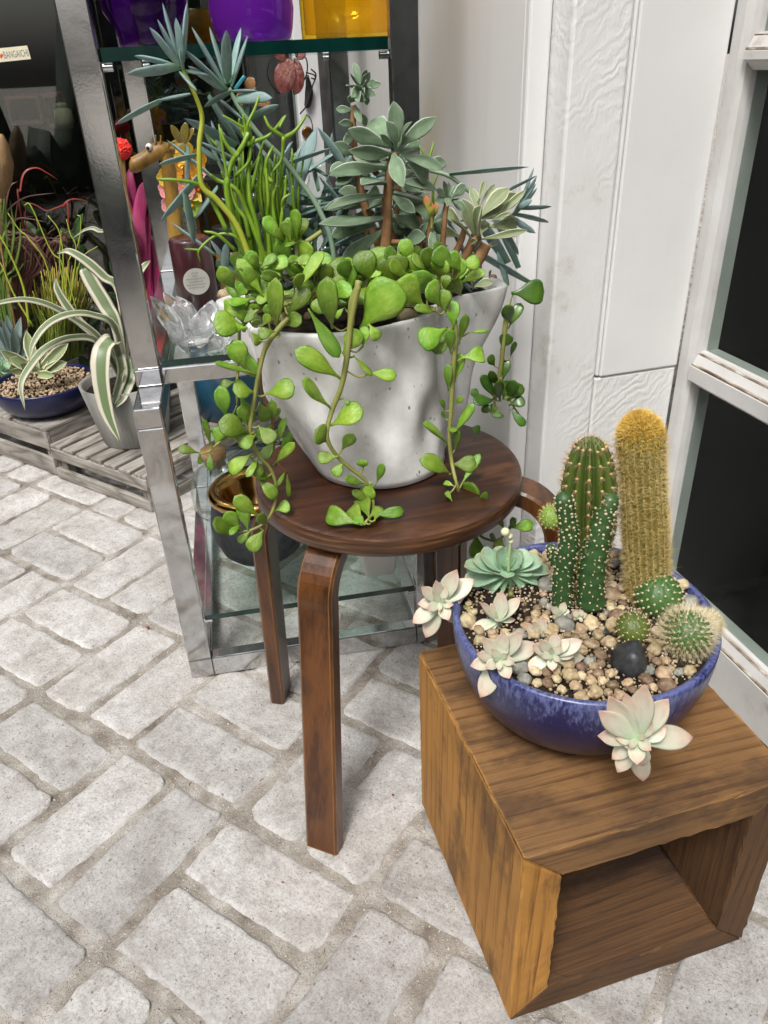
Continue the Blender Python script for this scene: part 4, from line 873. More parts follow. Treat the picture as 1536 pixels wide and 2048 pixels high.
trailer('shaded dark green strand hanging behind the right rim of the planter', TR, 0.90,
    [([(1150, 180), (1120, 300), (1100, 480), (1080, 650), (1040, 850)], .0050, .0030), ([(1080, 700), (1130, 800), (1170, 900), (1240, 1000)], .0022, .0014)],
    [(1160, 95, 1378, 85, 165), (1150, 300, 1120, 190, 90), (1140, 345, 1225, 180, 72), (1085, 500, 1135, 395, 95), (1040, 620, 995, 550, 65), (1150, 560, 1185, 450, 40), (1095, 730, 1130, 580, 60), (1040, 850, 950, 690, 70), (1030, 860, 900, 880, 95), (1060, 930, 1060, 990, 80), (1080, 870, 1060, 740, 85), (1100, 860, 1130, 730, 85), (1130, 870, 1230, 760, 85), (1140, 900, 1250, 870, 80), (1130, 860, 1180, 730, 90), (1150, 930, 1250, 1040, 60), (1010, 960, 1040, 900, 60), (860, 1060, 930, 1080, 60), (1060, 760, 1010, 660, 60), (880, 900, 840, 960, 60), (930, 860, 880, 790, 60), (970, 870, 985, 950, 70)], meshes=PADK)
YC = 0.815
trailer('crown of round bright green leaves spilling over the front rim of the planter', TK, YC,
    [([(690, 660), (680, 400), (660, 300)], .0030, .0020, .03), ([(330, 960), (420, 720)], .0035, .003, .01), ([(130, 1180), (270, 1040), (420, 1000), (600, 960)], .0030, .003), ([(1240, 1180), (1250, 950), (1310, 800)], .0048, .0045, -.02), ([(780, 330), (940, 220)], .0035, .003, .06), ([(830, 900), (1000, 800), (1200, 840)], .0035, .003, .02)],
    [(560, 340, 355, 95, 150, .03), (660, 330, 590, 95, 130, .03), (680, 310, 680, 15, 130, .03), (630, 340, 555, 130, 110, .02), (700, 320, 775, 100, 115, .03), (560, 330, 450, 215, 100, .02), (640, 580, 490, 330, 150, .03), (720, 580, 790, 340, 190, .04), (690, 530, 605, 530, 45, .0), (690, 330, 568, 370, 36, .0), (350, 900, 95, 530, 140, 0), (545, 700, 335, 655, 110, 0), (540, 680, 485, 485, 90, .02),
     (480, 1200, 470, 730, 160, -.01), (680, 850, 935, 455, 130, .0), (600, 1080, 790, 815, 165, -.01), (560, 1180, 720, 1090, 150, -.015), (830, 860, 1215, 560, 240, .01), (960, 860, 905, 1050, 170, -.015), (1050, 1210, 1000, 720, 200, -.02), (800, 1010, 1095, 1475, 150, -.035), (1300, 720, 1375, 465, 200, .03), (1230, 860, 1255, 585, 100, .0), (1080, 880, 1200, 940, 60, 0), (1180, 990, 1090, 1100, 70, 0),
     (380, 1000, 210, 985, 50, 0), (430, 1150, 370, 980, 90, -.01), (330, 1190, 400, 1080, 90, -.01), (280, 1200, 250, 1130, 90, -.01), (250, 900, 10, 960, 110, .01), (220, 1120, 60, 1060, 110, .01), (420, 1260, 510, 1290, 60, -.02)])
trailer('large round leaves of the bright succulent at the planter front', TC, YC-0.02,
    [([(1100, 500), (1150, 400), (1240, 330)], .0030, .0026), ([(1300, 380), (1400, 390), (1460, 410)], .003, .0025), ([(1150, 300), (1170, 240), (1220, 210)], .0028, .0022, .02)],
    [(1080, 505, 1255, 285, 200), (1250, 300, 1240, 140, 160, .02), (1400, 390, 1275, 270, 150), (1420, 320, 1350, 225, 120, .02), (1130, 270, 1075, 120, 120, .02), (1190, 230, 1165, 95, 120, .03), (1480, 420, 1360, 400, 46), (1480, 390, 1430, 280, 110), (1510, 420, 1500, 310, 95), (480, 490, 335, 485, 125, .01), (500, 380, 390, 410, 95, .02), (570, 450, 470, 440, 90, .02), (1120, 480, 1160, 560, 60, -.02), (640, 520, 560, 540, 60, -.01), (560, 330, 490, 200, 80, .03), (1010, 330, 1080, 200, 110, .05), (900, 350, 1000, 250, 120, .06)])

rs = random.Random(31); lv = []
for k in range(110):
    x = rs.uniform(470, 930); y = 604+14*math.sin(x*.02)-rs.uniform(0, 70); a = rs.uniform(-2.9, -.2) if rs.random() < .8 else rs.uniform(.2, 2.8); l = rs.uniform(30, 60)
    lv.append((x, y, x+l*math.cos(a), y+l*math.sin(a)*.85, rs.uniform(19, 38), rs.uniform(-.022, .06)))
trailer('inner mass of round bright green leaves just behind the planter front rim', lambda x, y: (x, y), .835,
    [([(500, 610), (600, 590), (700, 580)], .003, .0026), ([(700, 590), (800, 570), (900, 560)], .003, .0026)], lv)

# ------------------------------------------------------------------ blue chalk sticks
def ychalk(label, T, Y, stems, tips, seedn=0, group='powdery blue finger succulents in the planter', wd=1.0):
    """tips: (base x, y, tip x, y, width, [depth of tip])"""
    t = thing('blue_finger_succulent', label, 'succulent', at_y(*T(*stems[0][0][0]), Y), 0, group)
    for pts, ra, rb, mm in stems: stem(t, [at_y(*T(x, y), Y) for x, y in pts], ra*.56, rb*.68, mm)
    for lf in tips:
        bx, by, tx, ty, w = lf[:5]; dy = lf[5] if len(lf) > 5 else rnd(-.03, .02)
        P = at_y(*T(bx, by), Y+rnd(-.002, .002)); Q = at_y(*T(tx, ty), Y+dy)
        place('leaf', random.choice(CHK), t, P, Q, .62*w*wd*pxm(P)/T_scale(T), jit=0.8)
    return t
T2 = crop(180, 0, 2.194)
M_stemyg = mat('yellow green stem', [(0.3, (0.30, 0.36, 0.03)), (0.6, (0.42, 0.46, 0.05))], scale=14, rough=0.5)
M_stemblue = mat('blue green stem', [(0.3, (0.22, 0.34, 0.22)), (0.6, (0.30, 0.42, 0.28))], scale=14, rough=0.55)
ychalk('tallest blue finger succulent on a yellow green stem at the left', T2, 0.86,
    [([(720, 1190), (650, 1000), (560, 880), (490, 810), (480, 640), (492, 520), (470, 440), (430, 350), (400, 285)], .0062, .0026, M_stemyg)],
    [(400, 300, 318, 12, 30), (390, 290, 262, 120, 28), (395, 285, 296, 85, 26), (400, 270, 377, 78, 26), (408, 270, 427, 8, 32), (380, 290, 195, 246, 30), (390, 290, 165, 325, 36), (410, 300, 392, 215, 26), (410, 310, 540, 330, 26), (400, 320, 470, 400, 22)])
ychalk('second blue finger succulent with fanned tips beside the tallest one', T2, 0.885,
    [([(1080, 1260), (1060, 1060), (1000, 910), (920, 790), (850, 700), (750, 600), (660, 480), (610, 385)], .0058, .0034, M_stemblue)],
    [(600, 390, 446, 118, 36), (600, 370, 524, 118, 32), (605, 360, 598, 132, 30), (612, 365, 662, 122, 34), (620, 380, 692, 158, 32), (590, 390, 412, 215, 36), (590, 400, 430, 290, 30), (620, 400, 500, 470, 28), (640, 440, 800, 430, 30), (625, 400, 735, 398, 26), (660, 500, 730, 380, 26), (680, 530, 560, 430, 28)])
tips = [(440, 412, 300, 440, 26), (310, 440, 110, 548, 24), (470, 680, 300, 722, 24), (560, 700, 470, 640, 22), (490, 760, 310, 970, 30), (430, 640, 420, 860, 24), (415, 840, 460, 1075, 26), (640, 640, 415, 520, 26), (560, 820, 460, 960, 26), (700, 520, 830, 460, 26), (660, 560, 700, 440, 24), (880, 900, 995, 560, 32), (860, 720, 1060, 650, 24), (640, 600, 545, 470, 30), (720, 640, 600, 520, 30), (520, 420, 660, 640, 34), (1140, 760, 1000, 560, 22), (640, 700, 480, 620, 26)]
ychalk('long drooping blue fingers tangled through the left of the planter', T2, 0.90, [([(760, 1130), (640, 860), (560, 700), (500, 560)], .0045, .0028, M_stemblue)], tips)
T6 = crop(860, 330, 5.69)
ychalk('blue finger succulent with fanned tips at the right against the white wall', T6, 0.925,
    [([(230, 640), (600, 600), (830, 590), (980, 545)], .0035, .0026, M_stemblue), ([(-400, -60), (0, 60), (200, 120), (330, 205), (560, 400)], .0044, .0034, M_stemblue)],
    [(985, 540, 1185, 25, 62), (1000, 520, 1215, 125, 42), (1010, 500, 1208, 210, 60), (1000, 480, 1160, 400, 60), (1000, 490, 1385, 472, 48), (980, 560, 1350, 655, 62), (930, 600, 1200, 775, 48), (840, 740, 1005, 1025, 50), (215, 105, 1125, 22, 58), (800, 330, 1215, 120, 40), (950, 580, 1150, 300, 55), (960, 560, 1220, 260, 44)])
tips = []
rs = random.Random(5)
for k in range(58):
    bx, by = rs.uniform(560, 1120), rs.uniform(520, 600); a = rs.uniform(-2.6, -0.5); l = rs.uniform(70, 170)
    if bx > 800 and bx < 950: by -= 10
    tips.append((bx, by, bx+l*math.cos(a), by-abs(l*math.sin(a))*0.9, rs.uniform(10, 16), rs.uniform(-.03, .03)))
tips = [t_ for t_ in tips if t_[3] > 360 and t_[2] < 1000]
ychalk('low thicket of blue fingers in the middle of the planter', lambda x, y: (x, y), 0.955, [([(700, 560), (720, 500)], .004, .003, M_stemblue), ([(860, 560), (840, 490)], .004, .003, M_stemblue)], tips)

tips = []
rs = random.Random(15)
for k in range(64):
    bx, by = rs.uniform(430, 700), rs.uniform(330, 560); a = rs.uniform(-2.9, .3); l = rs.uniform(60, 150)
    tips.append((bx, by, bx+l*math.cos(a), by+l*math.sin(a)*.8, rs.uniform(8, 13), rs.uniform(-.02, .05)))
ychalk('fine tangle of blue fingers behind the pencil sticks at the left of the planter', lambda x, y: (x, y), 0.945, [([(560, 600), (560, 480), (520, 380)], .004, .003, M_stemblue), ([(640, 600), (630, 480), (640, 400)], .004, .003, M_stemblue)], tips)
# ------------------------------------------------------------------ pencil stick succulent
pc = thing('pencil_succulent', 'bright yellow green leafless stick succulent at the left of the planter', 'succulent', at_y(520, 580, 0.87))
def sticks(parent, T, Y, paths, m=M_stick, tipr=0.55):
    for pth in paths:
        pts, r = pth[:2]; dy = pth[2] if len(pth) > 2 else 0
        P = [at_y(*T(x, y), Y+dy+rnd(-.004, .004)) for x, y in pts]
        rr = .84*r/T_scale(T)*pxm(P[0]); P = spline(P, max(7, 4*len(P)))
        child('branch', sweep_me('branch', P, lambda t: rr*(1-(1-tipr)*t)*(1 if t < .97 else .6), nr=8, hint=(0.3, 0.2, 1)), m, parent)
sticks(pc, T2, 0.865, [([(760, 1240), (690, 1120), (640, 1030), (600, 830), (620, 720), (670, 640), (700, 560)], 19), ([(655, 660), (690, 600), (705, 540)], 12), ([(640, 690), (590, 620), (572, 560)], 12), ([(560, 640), (512, 592)], 9),
    ([(600, 1010), (540, 890), (490, 815), (380, 790), (295, 788)], 13), ([(700, 1140), (640, 1040), (560, 1030), (480, 1095), (485, 1150)], 9), ([(482, 1097), (415, 1092)], 7), ([(640, 1100), (560, 1030), (500, 1015)], 10), ([(790, 1180), (740, 1060), (690, 930), (640, 830), (560, 790), (525, 765)], 15), ([(640, 840), (600, 800), (575, 752)], 9),
    ([(760, 1180), (735, 1000), (700, 860), (700, 680), (720, 600)], 14), ([(700, 640), (660, 560), (655, 520)], 11), ([(690, 640), (680, 560), (672, 500)], 11), ([(716, 620), (690, 555), (722, 480), (742, 420)], 10), ([(720, 622), (790, 590), (855, 508)], 11), ([(830, 560), (860, 505)], 8), ([(850, 600), (790, 560), (764, 508)], 11), ([(850, 605), (900, 575), (950, 505)], 13), ([(850, 600), (840, 700), (800, 755)], 11), ([(800, 800), (770, 760), (780, 690), (806, 640)], 12), ([(790, 1140), (780, 960), (782, 880), (770, 700)], 13),
    ([(740, 990), (700, 880), (720, 780), (760, 620)], 13), ([(830, 1130), (815, 1000), (800, 880), (818, 812)], 13), ([(840, 1120), (840, 960), (855, 860), (860, 768)], 12), ([(700, 1050), (680, 960), (640, 900), (600, 760), (565, 545)], 12), ([(640, 770), (700, 700), (705, 570)], 10), ([(880, 1130), (850, 960), (845, 880), (880, 850)], 10), ([(690, 760), (735, 700), (762, 620)], 9), ([(640, 690), (700, 590), (640, 540), (580, 505)], 9)])
rs = random.Random(11); more = []
for k in range(48):
    x = rs.uniform(620, 900); a = rs.uniform(-.25, .25); more.append(([(x+40, 1150), (x+20, 1010), (x+a*60, 900-rs.uniform(0, 60)), (x+a*160, 820-rs.uniform(0, 190))], rs.uniform(8, 12), rs.uniform(.0, .05)))
sticks(pc, T2, 0.88, more)
pc2 = thing('pencil_succulent', 'few thin green sticks rising behind the silver rosette plant', 'succulent', at_y(860, 440, 0.97))
sticks(pc2, lambda x, y: (x, y), 0.97, [([(830, 470), (842, 380), (846, 300)], 5), ([(835, 400), (856, 325), (868, 283)], 5), ([(845, 380), (850, 320), (838, 290)], 4), ([(870, 440), (866, 380), (878, 340)], 4)])

# ------------------------------------------------------------------ silver felted rosette plants
T5 = crop(640, 120, 3.2)
def rosette(name, label, cat, T, Y, stems, leaves, meshes, sm=M_stemb, group=None, dyl=0.03, jit=0.5):
    t = thing(name, label, cat, at_y(*T(*stems[0][0][0]), Y) if stems else at_y(*T(*leaves[0][:2]), Y), 0, group)
    for pts, ra, rb, mm in stems: stem(t, [at_y(*T(x, y), Y) for x, y in pts], ra, rb, mm)
    for lf in leaves:
        bx, by, tx, ty, w = lf[:5]; dy = lf[5] if len(lf) > 5 else rnd(-dyl, dyl*.3)
        P = at_y(*T(bx, by), Y); Q = at_y(*T(tx, ty), Y+dy)
        place('leaf', random.choice(meshes), t, P, Q, w*pxm(P)/T_scale(T), jit=jit)
    return t
GS = 'silver felted rosette plants in the planter'
rosette('felted_succulent', 'silver green felted rosette on an upright tan stem in the middle', 'succulent', T5, 0.87,
    [([(415, 1290), (425, 1100), (430, 900), (452, 690), (480, 590)], .0066, .0048, M_stemb), ([(430, 1165), (540, 1170)], .0035, .003, M_stemb)],
    [(485, 560, 470, 262, 118, .0), (490, 560, 748, 365, 95), (450, 560, 180, 440, 105), (440, 520, 330, 385, 150, .03), (460, 600, 180, 578, 95), (520, 585, 648, 520, 62), (520, 610, 785, 700, 88), (470, 600, 535, 820, 112, -.05), (470, 560, 385, 475, 46), (490, 560, 420, 390, 90, -.01), (510, 560, 590, 395, 50), (500, 560, 525, 470, 55, -.02), (560, 660, 690, 770, 130, .02), (430, 640, 270, 560, 100, .02),
     (420, 1010, -10, 1050, 110), (425, 790, 262, 800, 125), (430, 690, 60, 720, 90, -.02), (420, 870, 40, 960, 75), (460, 870, 610, 980, 80), (460, 850, 700, 1000, 130, .04), (480, 780, 745, 830, 95, .02), (440, 720, 210, 600, 100, .03), (530, 1175, 500, 1240, 40, -.02), (540, 1170, 680, 1130, 105, -.02), (420, 1080, 130, 1290, 100, .02), (360, 1060, 80, 1110, 90, .02), (460, 760, 600, 700, 110, .03), (250, 1050, 70, 1130, 90, .01), (470, 940, 700, 880, 120, .05), (460, 1000, 640, 1080, 120, .05), (450, 900, 300, 960, 100, .04)], FUZS, group=GS)
rosette('felted_succulent', 'tall thin felted succulent with a small leaf tuft on a rust brown stem', 'succulent', T5, 0.905,
    [([(400, 1250), (330, 1060), (270, 880), (235, 680), (215, 520), (212, 380), (215, 290)], .0056, .0030, M_stemb)],
    [(260, 170, 215, 15, 50), (250, 160, 195, 85, 42), (260, 160, 320, 75, 50), (270, 180, 392, 152, 46), (250, 190, 165, 165, 40), (260, 190, 200, 240, 70, -.02), (270, 195, 355, 225, 66, -.02), (255, 200, 250, 270, 56, -.03), (240, 170, 205, 110, 50), (265, 150, 300, 60, 42), (275, 165, 355, 135, 44), (285, 205, 300, 290, 46), (265, 180, 225, 165, 40, -.03), (275, 175, 290, 140, 44, -.03), (270, 185, 285, 215, 40, -.03), (210, 320, 100, 315, 48), (212, 405, 118, 405, 48), (225, 290, 270, 405, 52), (230, 330, 300, 420, 60), (225, 480, 150, 520, 60), (230, 500, 160, 470, 50), (230, 610, 90, 530, 80), (240, 640, 60, 720, 90), (270, 700, 60, 740, 60), (250, 690, 100, 800, 80), (290, 860, 20, 960, 70), (235, 260, 175, 240, 50), (240, 240, 300, 250, 50)], FUZS, group=GS)
rs = random.Random(77); lv = []
for k in range(46):
    bx, by = rs.uniform(200, 760), rs.uniform(700, 1200); a = rs.uniform(-3.3, .2); l = rs.uniform(110, 210); lv.append((bx, by, bx+l*math.cos(a), by+l*math.sin(a)*.7, rs.uniform(55, 100), rs.uniform(-.01, .05)))
rosette('felted_succulent', 'shaded felted leaves filling the middle of the planter behind the tan stem', 'succulent', T5, 0.93, [([(470, 1300), (480, 1050), (500, 800)], .005, .004, M_stemb), ([(640, 1300), (640, 1100), (620, 850)], .004, .003, M_stemb), ([(300, 1300), (300, 1050)], .004, .003, M_stemb)], lv, FUZS, group=GS)
brn = thing('withered_leaf', 'small curled brown withered leaf on the rust brown stem', 'leaf', at_y(*T5(300, 725), 0.89))
M_brn = mat('withered brown leaf', [(0.3, (0.10, 0.06, 0.035)), (0.6, (0.28, 0.19, 0.12))], scale=8, rough=0.8, bump=(30, .5, .01))
for k, (a, b, c, d, w) in enumerate(((250, 730, 345, 700, 70), (345, 700, 360, 745, 50))):
    me = leaf_me('curled_leaf', FUZ, PADT, 0.1*(1-2*k), .4, m=M_brn); place('curled_leaf', me, brn, at_y(*T5(a, b), .89), at_y(*T5(c, d), .885), w/3.2*pxm(at_y(*T5(a, b), .89)))
rosette('felted_succulent', 'small silver tuft between the tan stem and the cream edged plant', 'succulent', T5, 0.88,
    [([(690, 1340), (690, 1220), (705, 1080), (720, 960)], .0040, .0030, M_stemb), ([(780, 1330), (785, 1200), (800, 1000), (815, 890)], .0038, .003, M_stemb)],
    [(820, 880, 790, 770, 36, -.01), (815, 880, 825, 775, 30, 0), (830, 880, 740, 830, 60), (820, 890, 735, 900, 60), (830, 890, 890, 885, 40, -.03), (825, 890, 815, 940, 46, -.04), (840, 880, 930, 800, 70, .02), (835, 890, 930, 970, 62), (800, 1010, 750, 1110, 100, .01), (830, 870, 880, 830, 60, .02), (690, 1030, 620, 870, 90, .02), (690, 1040, 640, 850, 80, .03),
     (720, 1070, 705, 1225, 68, -.02), (640, 1140, 690, 1040, 50), (780, 1200, 720, 1300, 60, .03)], FUZS, group=GS)
bud = thing('flower_bud', 'orange tipped green flower bud beside the small silver tuft', 'bud', at_y(*T5(700, 1000), 0.87))
M_bud = mat('orange bud', [(0.3, (0.5, 0.16, 0.05)), (0.6, (0.62, 0.28, 0.10))], scale=12, rough=0.5, uvramp=('u', [(0, (0.25, 0.45, 0.06)), (0.5, (0.45, 0.42, 0.08)), (0.8, (0.62, 0.2, 0.08))], 'MIX', 0.9))
for a, b, c, d, w in ((695, 960, 680, 865, 50), (700, 990, 720, 915, 36), (740, 980, 742, 915, 40), (700, 1000, 660, 870, 20)):
    place('petal', leaf_me('petal', LAN, LANT, .05, .1, m=M_bud), bud, at_y(*T5(a, b), .87), at_y(*T5(c, d), .867), w/3.2*pxm(at_y(*T5(a, b), .87)))
stem(bud, [at_y(*T5(x, y), .872) for x, y in ((712, 1080), (715, 1030), (700, 960))], .002, .0015, M_stemg)
rosette('cream_edged_succulent', 'grey green cream edged rosette leaning right on orange brown stems', 'succulent', T6, 0.89,
    [([(230, 1440), (330, 1180), (440, 960), (550, 800)], .0062, .0052, M_stemb), ([(160, 1270), (260, 1060), (350, 870), (400, 700)], .0048, .0036, M_stemb), ([(440, 1200), (560, 1050), (640, 900)], .0085, .0070, M_stemb)],
    [(510, 810, 360, 380, 200, .0), (545, 820, 590, 460, 210, -.03), (560, 600, 905, 265, 190, .0), (560, 640, 1000, 340, 180, .03), (700, 640, 1095, 280, 90, .0), (560, 850, 1115, 740, 90, -.02), (700, 640, 930, 540, 60, -.02), (540, 420, 620, 185, 70, .02), (560, 540, 465, 260, 110, .02), (560, 480, 740, 220, 60, .03), (680, 700, 980, 680, 190, .03), (490, 860, 240, 620, 40), (480, 900, 540, 860, 70, -.03), (360, 820, 110, 740, 130, .03), (380, 720, 200, 500, 130, .04), (620, 950, 760, 900, 60, .03), (560, 800, 640, 640, 120, .02), (520, 780, 420, 560, 120, .02),
     (480, 1370, 430, 1100, 56, -.01), (500, 1390, 720, 1330, 110, -.01), (490, 1420, 530, 1310, 40, -.02), (680, 1290, 700, 1190, 36)], STRS, group=None)
# brownish stones lying on the planter soil
def pebble_mesh(seed):
    rs = random.Random(seed); bm = bmesh.new(); bmesh.ops.create_icosphere(bm, subdivisions=3, radius=1); off = Vector((seed*3.1, seed*1.7, 0))
    sx, sy, sz = 1, rs.uniform(.7, .95), rs.uniform(.55, .8)
    for v in bm.verts:
        d = 1+0.30*noise.noise(v.co*1.5+off)+0.10*noise.noise(v.co*3.2+off); c = v.co*d; v.co = Vector((c.x*sx, c.y*sy, c.z*sz))
    me = bpy.data.meshes.new('pebble'); bm.to_mesh(me); bm.free(); me.polygons.foreach_set('use_smooth', [True]*len(me.polygons)); return me
def peb_mat(name, a, b, c, rough=0.55): return mat(name, [(0.3, a), (0.5, b), (0.72, c)], scale=1.1, detail=8, rough=rough, rand=0.25, bump=(5, 0.25, 0.05), hue=0.012)
M_peb = [peb_mat('tan pebble', (0.20, 0.13, 0.065), (0.39, 0.285, 0.165), (0.55, 0.455, 0.31)), peb_mat('cream pebble', (0.34, 0.25, 0.13), (0.50, 0.40, 0.24), (0.62, 0.54, 0.39)), peb_mat('brown pebble', (0.10, 0.06, 0.035), (0.20, 0.13, 0.075), (0.34, 0.25, 0.16)), peb_mat('grey pebble', (0.13, 0.13, 0.115), (0.24, 0.235, 0.20), (0.36, 0.35, 0.31))]
PEBS = []
for k in range(16):
    me = pebble_mesh(k); me.materials.append(M_peb[(0, 0, 1, 2, 0, 1, 3, 0)[k % 8]]); PEBS.append(me)
M_black = mat('black river stone', [(0.3, (0.018, 0.020, 0.022)), (0.6, (0.045, 0.048, 0.052))], scale=3, rough=0.35, bump=(9, .15, .02))
KIND = ('tan', 'tan', 'cream', 'brown', 'tan', 'cream', 'grey', 'tan')
def pebble(p, r, k=None, label=None, group='pebbles in the blue bowl'):
    k = random.randrange(16) if k is None else k
    o = link('pebble', PEBS[k], None, None, p); o.scale = (r,)*3; o.rotation_euler = (rnd(-.4, .4), rnd(-.4, .4), rnd(0, 6.3))
    if label is None:
        size = 'large' if r > .0088 else 'medium' if r > .0062 else 'small'; dx, dy = p[0]-BCX, p[1]-BCY
        spot = ('by the right rim' if dx > .06 else 'near the ghost rosettes at left' if dx < -.03 else 'in front of the cacti' if dy < -.02 else 'round the foot of the cacti')
        if dy < -.085: spot = 'along the front rim'
        label = f'{size} {KIND[k % 8]} pebble {spot} of the blue bowl' if 'rim' in spot else f'{size} {KIND[k % 8]} pebble {spot} in the blue bowl'
    return tag(o, label, 'pebble', group)
for px, py, r, k in ((872, 562, .013, 0), (882, 556, .010, 3), (845, 640, .010, 0), (815, 636, .013, 5), (618, 632, .008, 3), (455, 592, .013, 0), (478, 585, .011, 1), (505, 575, .012, 5), (985, 560, .010, 3), (905, 575, .008, 6), (560, 640, .011, 0)):
    pebble(on_z(px, py, PZ1-0.010), r, k, f'{KIND[k % 8]} stone ' + ('at the right end' if px > 980 else 'by the orange brown stems' if px > 860 else 'at the front rim' if px > 580 else 'in the left lobe') + ' of the pale planter' + (', larger' if r > .012 else ''), 'stones in the pale planter')

# ================================================================== bowl planting
ZB = BZT-0.009
def bz(px, py, z=ZB): return on_z(px, py, z)
def spines(parent, pts, m, name='spines', r=0.00028):
    """pts: list of (base, tip); slender three sided needles joined in one part"""
    vs, fs = [], []
    for a, b in pts:
        d = (b-a).normalized(); s = d.orthogonal().normalized(); q = d.cross(s); n0 = len(vs)
        vs += [a+s*r, a+(q*0.87-s*0.5)*r, a+(-q*0.87-s*0.5)*r, b]; fs += [(n0, n0+1, n0+3), (n0+1, n0+2, n0+3), (n0+2, n0, n0+3)]
    o = child(name, mesh(name, vs, fs, False), m, parent); o['kind'] = 'stuff'; return o
def column(name, label, base, top, prof, ribs, depth, m, twist=0.0, nseg=40, nang=None):
    """ribbed body along base->top; prof: radius table over 0..1; returns thing and surface function"""
    t = thing(name, label, 'cactus', base); ax = (top-base); L = ax.length; ax.normalize()
    s = ax.orthogonal(); s = (CAM-base)-ax*(CAM-base).dot(ax); s.normalize(); q = ax.cross(s); rp = lerp_tab(prof)
    def surf(u, a, out=0.0):
        R = rp(u); c = math.cos(ribs*(a+twist*u)); r = R*(1-depth*(1-abs(math.cos(ribs*(a+twist*u)/2))**1.0))
        r += out; return base+ax*(L*u)+(s*math.cos(a)+q*math.sin(a))*r
    na_ = nang or ribs*8; vs, fs = [], []
    us = [1-(1-i/nseg)**1.35 for i in range(nseg+1)]
    for u in us:
        for k in range(na_): vs.append(surf(u, 2*math.pi*k/na_))
    for i in range(nseg):
        for k in range(na_):
            k2 = (k+1) % na_; fs.append((i*na_+k, i*na_+k2, (i+1)*na_+k2, (i+1)*na_+k))
    fs.append(tuple(nseg*na_+k for k in range(na_)))
    child('body', mesh('body', vs, fs), m, t); return t, surf, ax, L, rp
dome = lambda r, b=0.9, s=0.86: [(0, r*b), (.12, r*.98), (.4, r*1.02), (.7, r*.97), (s-.04, r*1.0), (s, r*.96), (s+.04, r*.84), (.965, r*.64), (.988, r*.38), (1, r*.03)]
# tall golden column
b_, t_ = bz(1297, 1195), None
t_ = at_y(1279, 828, b_.y+0.004); rg = 43*pxm(b_.lerp(t_, .5))
gc, surf, ax, L, rp = column('golden_column_cactus', 'tall golden spined column cactus with an orange crown', b_, t_, dome(rg, 1.0, .90), 21, 0.13, mat('golden olive skin', [(0.3, (0.13, 0.11, 0.018)), (0.6, (0.22, 0.18, 0.035))], scale=14, rough=.6))
pts, tipp = [], []
rs = random.Random(3)
for k in range(21):
    a = 2*math.pi*k/21
    for j in range(60):
        u = (j+rs.random()*.4)/60; p = surf(u, a)
        for e in range(11):
            rad = (surf(u, a+rs.uniform(-.35, .35), .01)-p).normalized(); d = (rad*0.5+ax*rs.uniform(-.8, .6)+rv(.6)).normalized()
            (tipp if rs.random() < (u-.87)/.09 else pts).append((p, p+d*rs.uniform(.0045, .0095)))
        if rs.random() < .05: d = ((surf(u, a, .01)-p).normalized()+rv(.5)).normalized(); pts.append((p, p+d*rs.uniform(.012, .022)))
for k in range(2600):
    a = rs.uniform(0, 6.28); u = 1-.075*rs.random()**1.4; p = surf(u, a); tipp.append((p, p+((p-(b_+ax*L*.9)).normalized()+rv(.4)).normalized()*rs.uniform(.002, .0055)))
spines(gc, pts, M_spine_y, r=.00019); spines(gc, tipp, M_spine_tip, 'crown_wool', r=.0004)
# ribbed cactus
b_ = bz(1172, 1190); t_ = at_y(1181, 874, b_.y+0.003); rr = 56*pxm(b_.lerp(t_, .6))
rc, surf, ax, L, rp = column('ribbed_cactus', 'ribbed green column cactus with cream areoles and brown spines', b_, t_, [(0, rr*.62), (.3, rr*.84), (.55, rr*1.0), (.72, rr*.98), (.86, rr*.82), (.94, rr*.58), (.985, rr*.3), (1, rr*.04)], 13, 0.50, M_cact_o)
pts = []; ar = MB()
def ico(r, c, sub=1):
    bm = bmesh.new(); bmesh.ops.create_icosphere(bm, subdivisions=sub, radius=r); v = [tuple(Vector(x.co)+c) for x in bm.verts]; bm.verts.index_update(); f = [tuple(y.index for y in x.verts) for x in bm.faces]; bm.free(); return v, f
for k in range(13):
    a = 2*math.pi*k/13
    for j in range(15):
        u = (j+.5+rs.uniform(-.1, .1))/15.2; p = surf(u, a); ar.add(*ico(.0017*(0.75+0.4*u), p))
        nrm = (surf(u, a, .01)-p).normalized()
        for e in range(14): d = (nrm+rv(.95)).normalized(); pts.append((p, p+d*rs.uniform(.004, .011)))
        for e in range(2): d = (nrm*0.5-ax*.9+rv(.5)).normalized(); pts.append((p, p+d*rs.uniform(.006, .012)))
for k in range(160):
    a = rs.uniform(0, 6.28); p = surf(rs.uniform(.93, 1), a); pts.append((p, p+(ax+rv(.7)).normalized()*rs.uniform(.003, .007)))
o = child('areoles', ar.me('areoles', True), mat('tan areoles', [(0.3, (0.34, 0.20, 0.08)), (0.6, (0.55, 0.40, 0.20))], scale=60, rough=.9), rc); o['kind'] = 'stuff'; spines(rc, pts, M_spine_b, r=.00024)
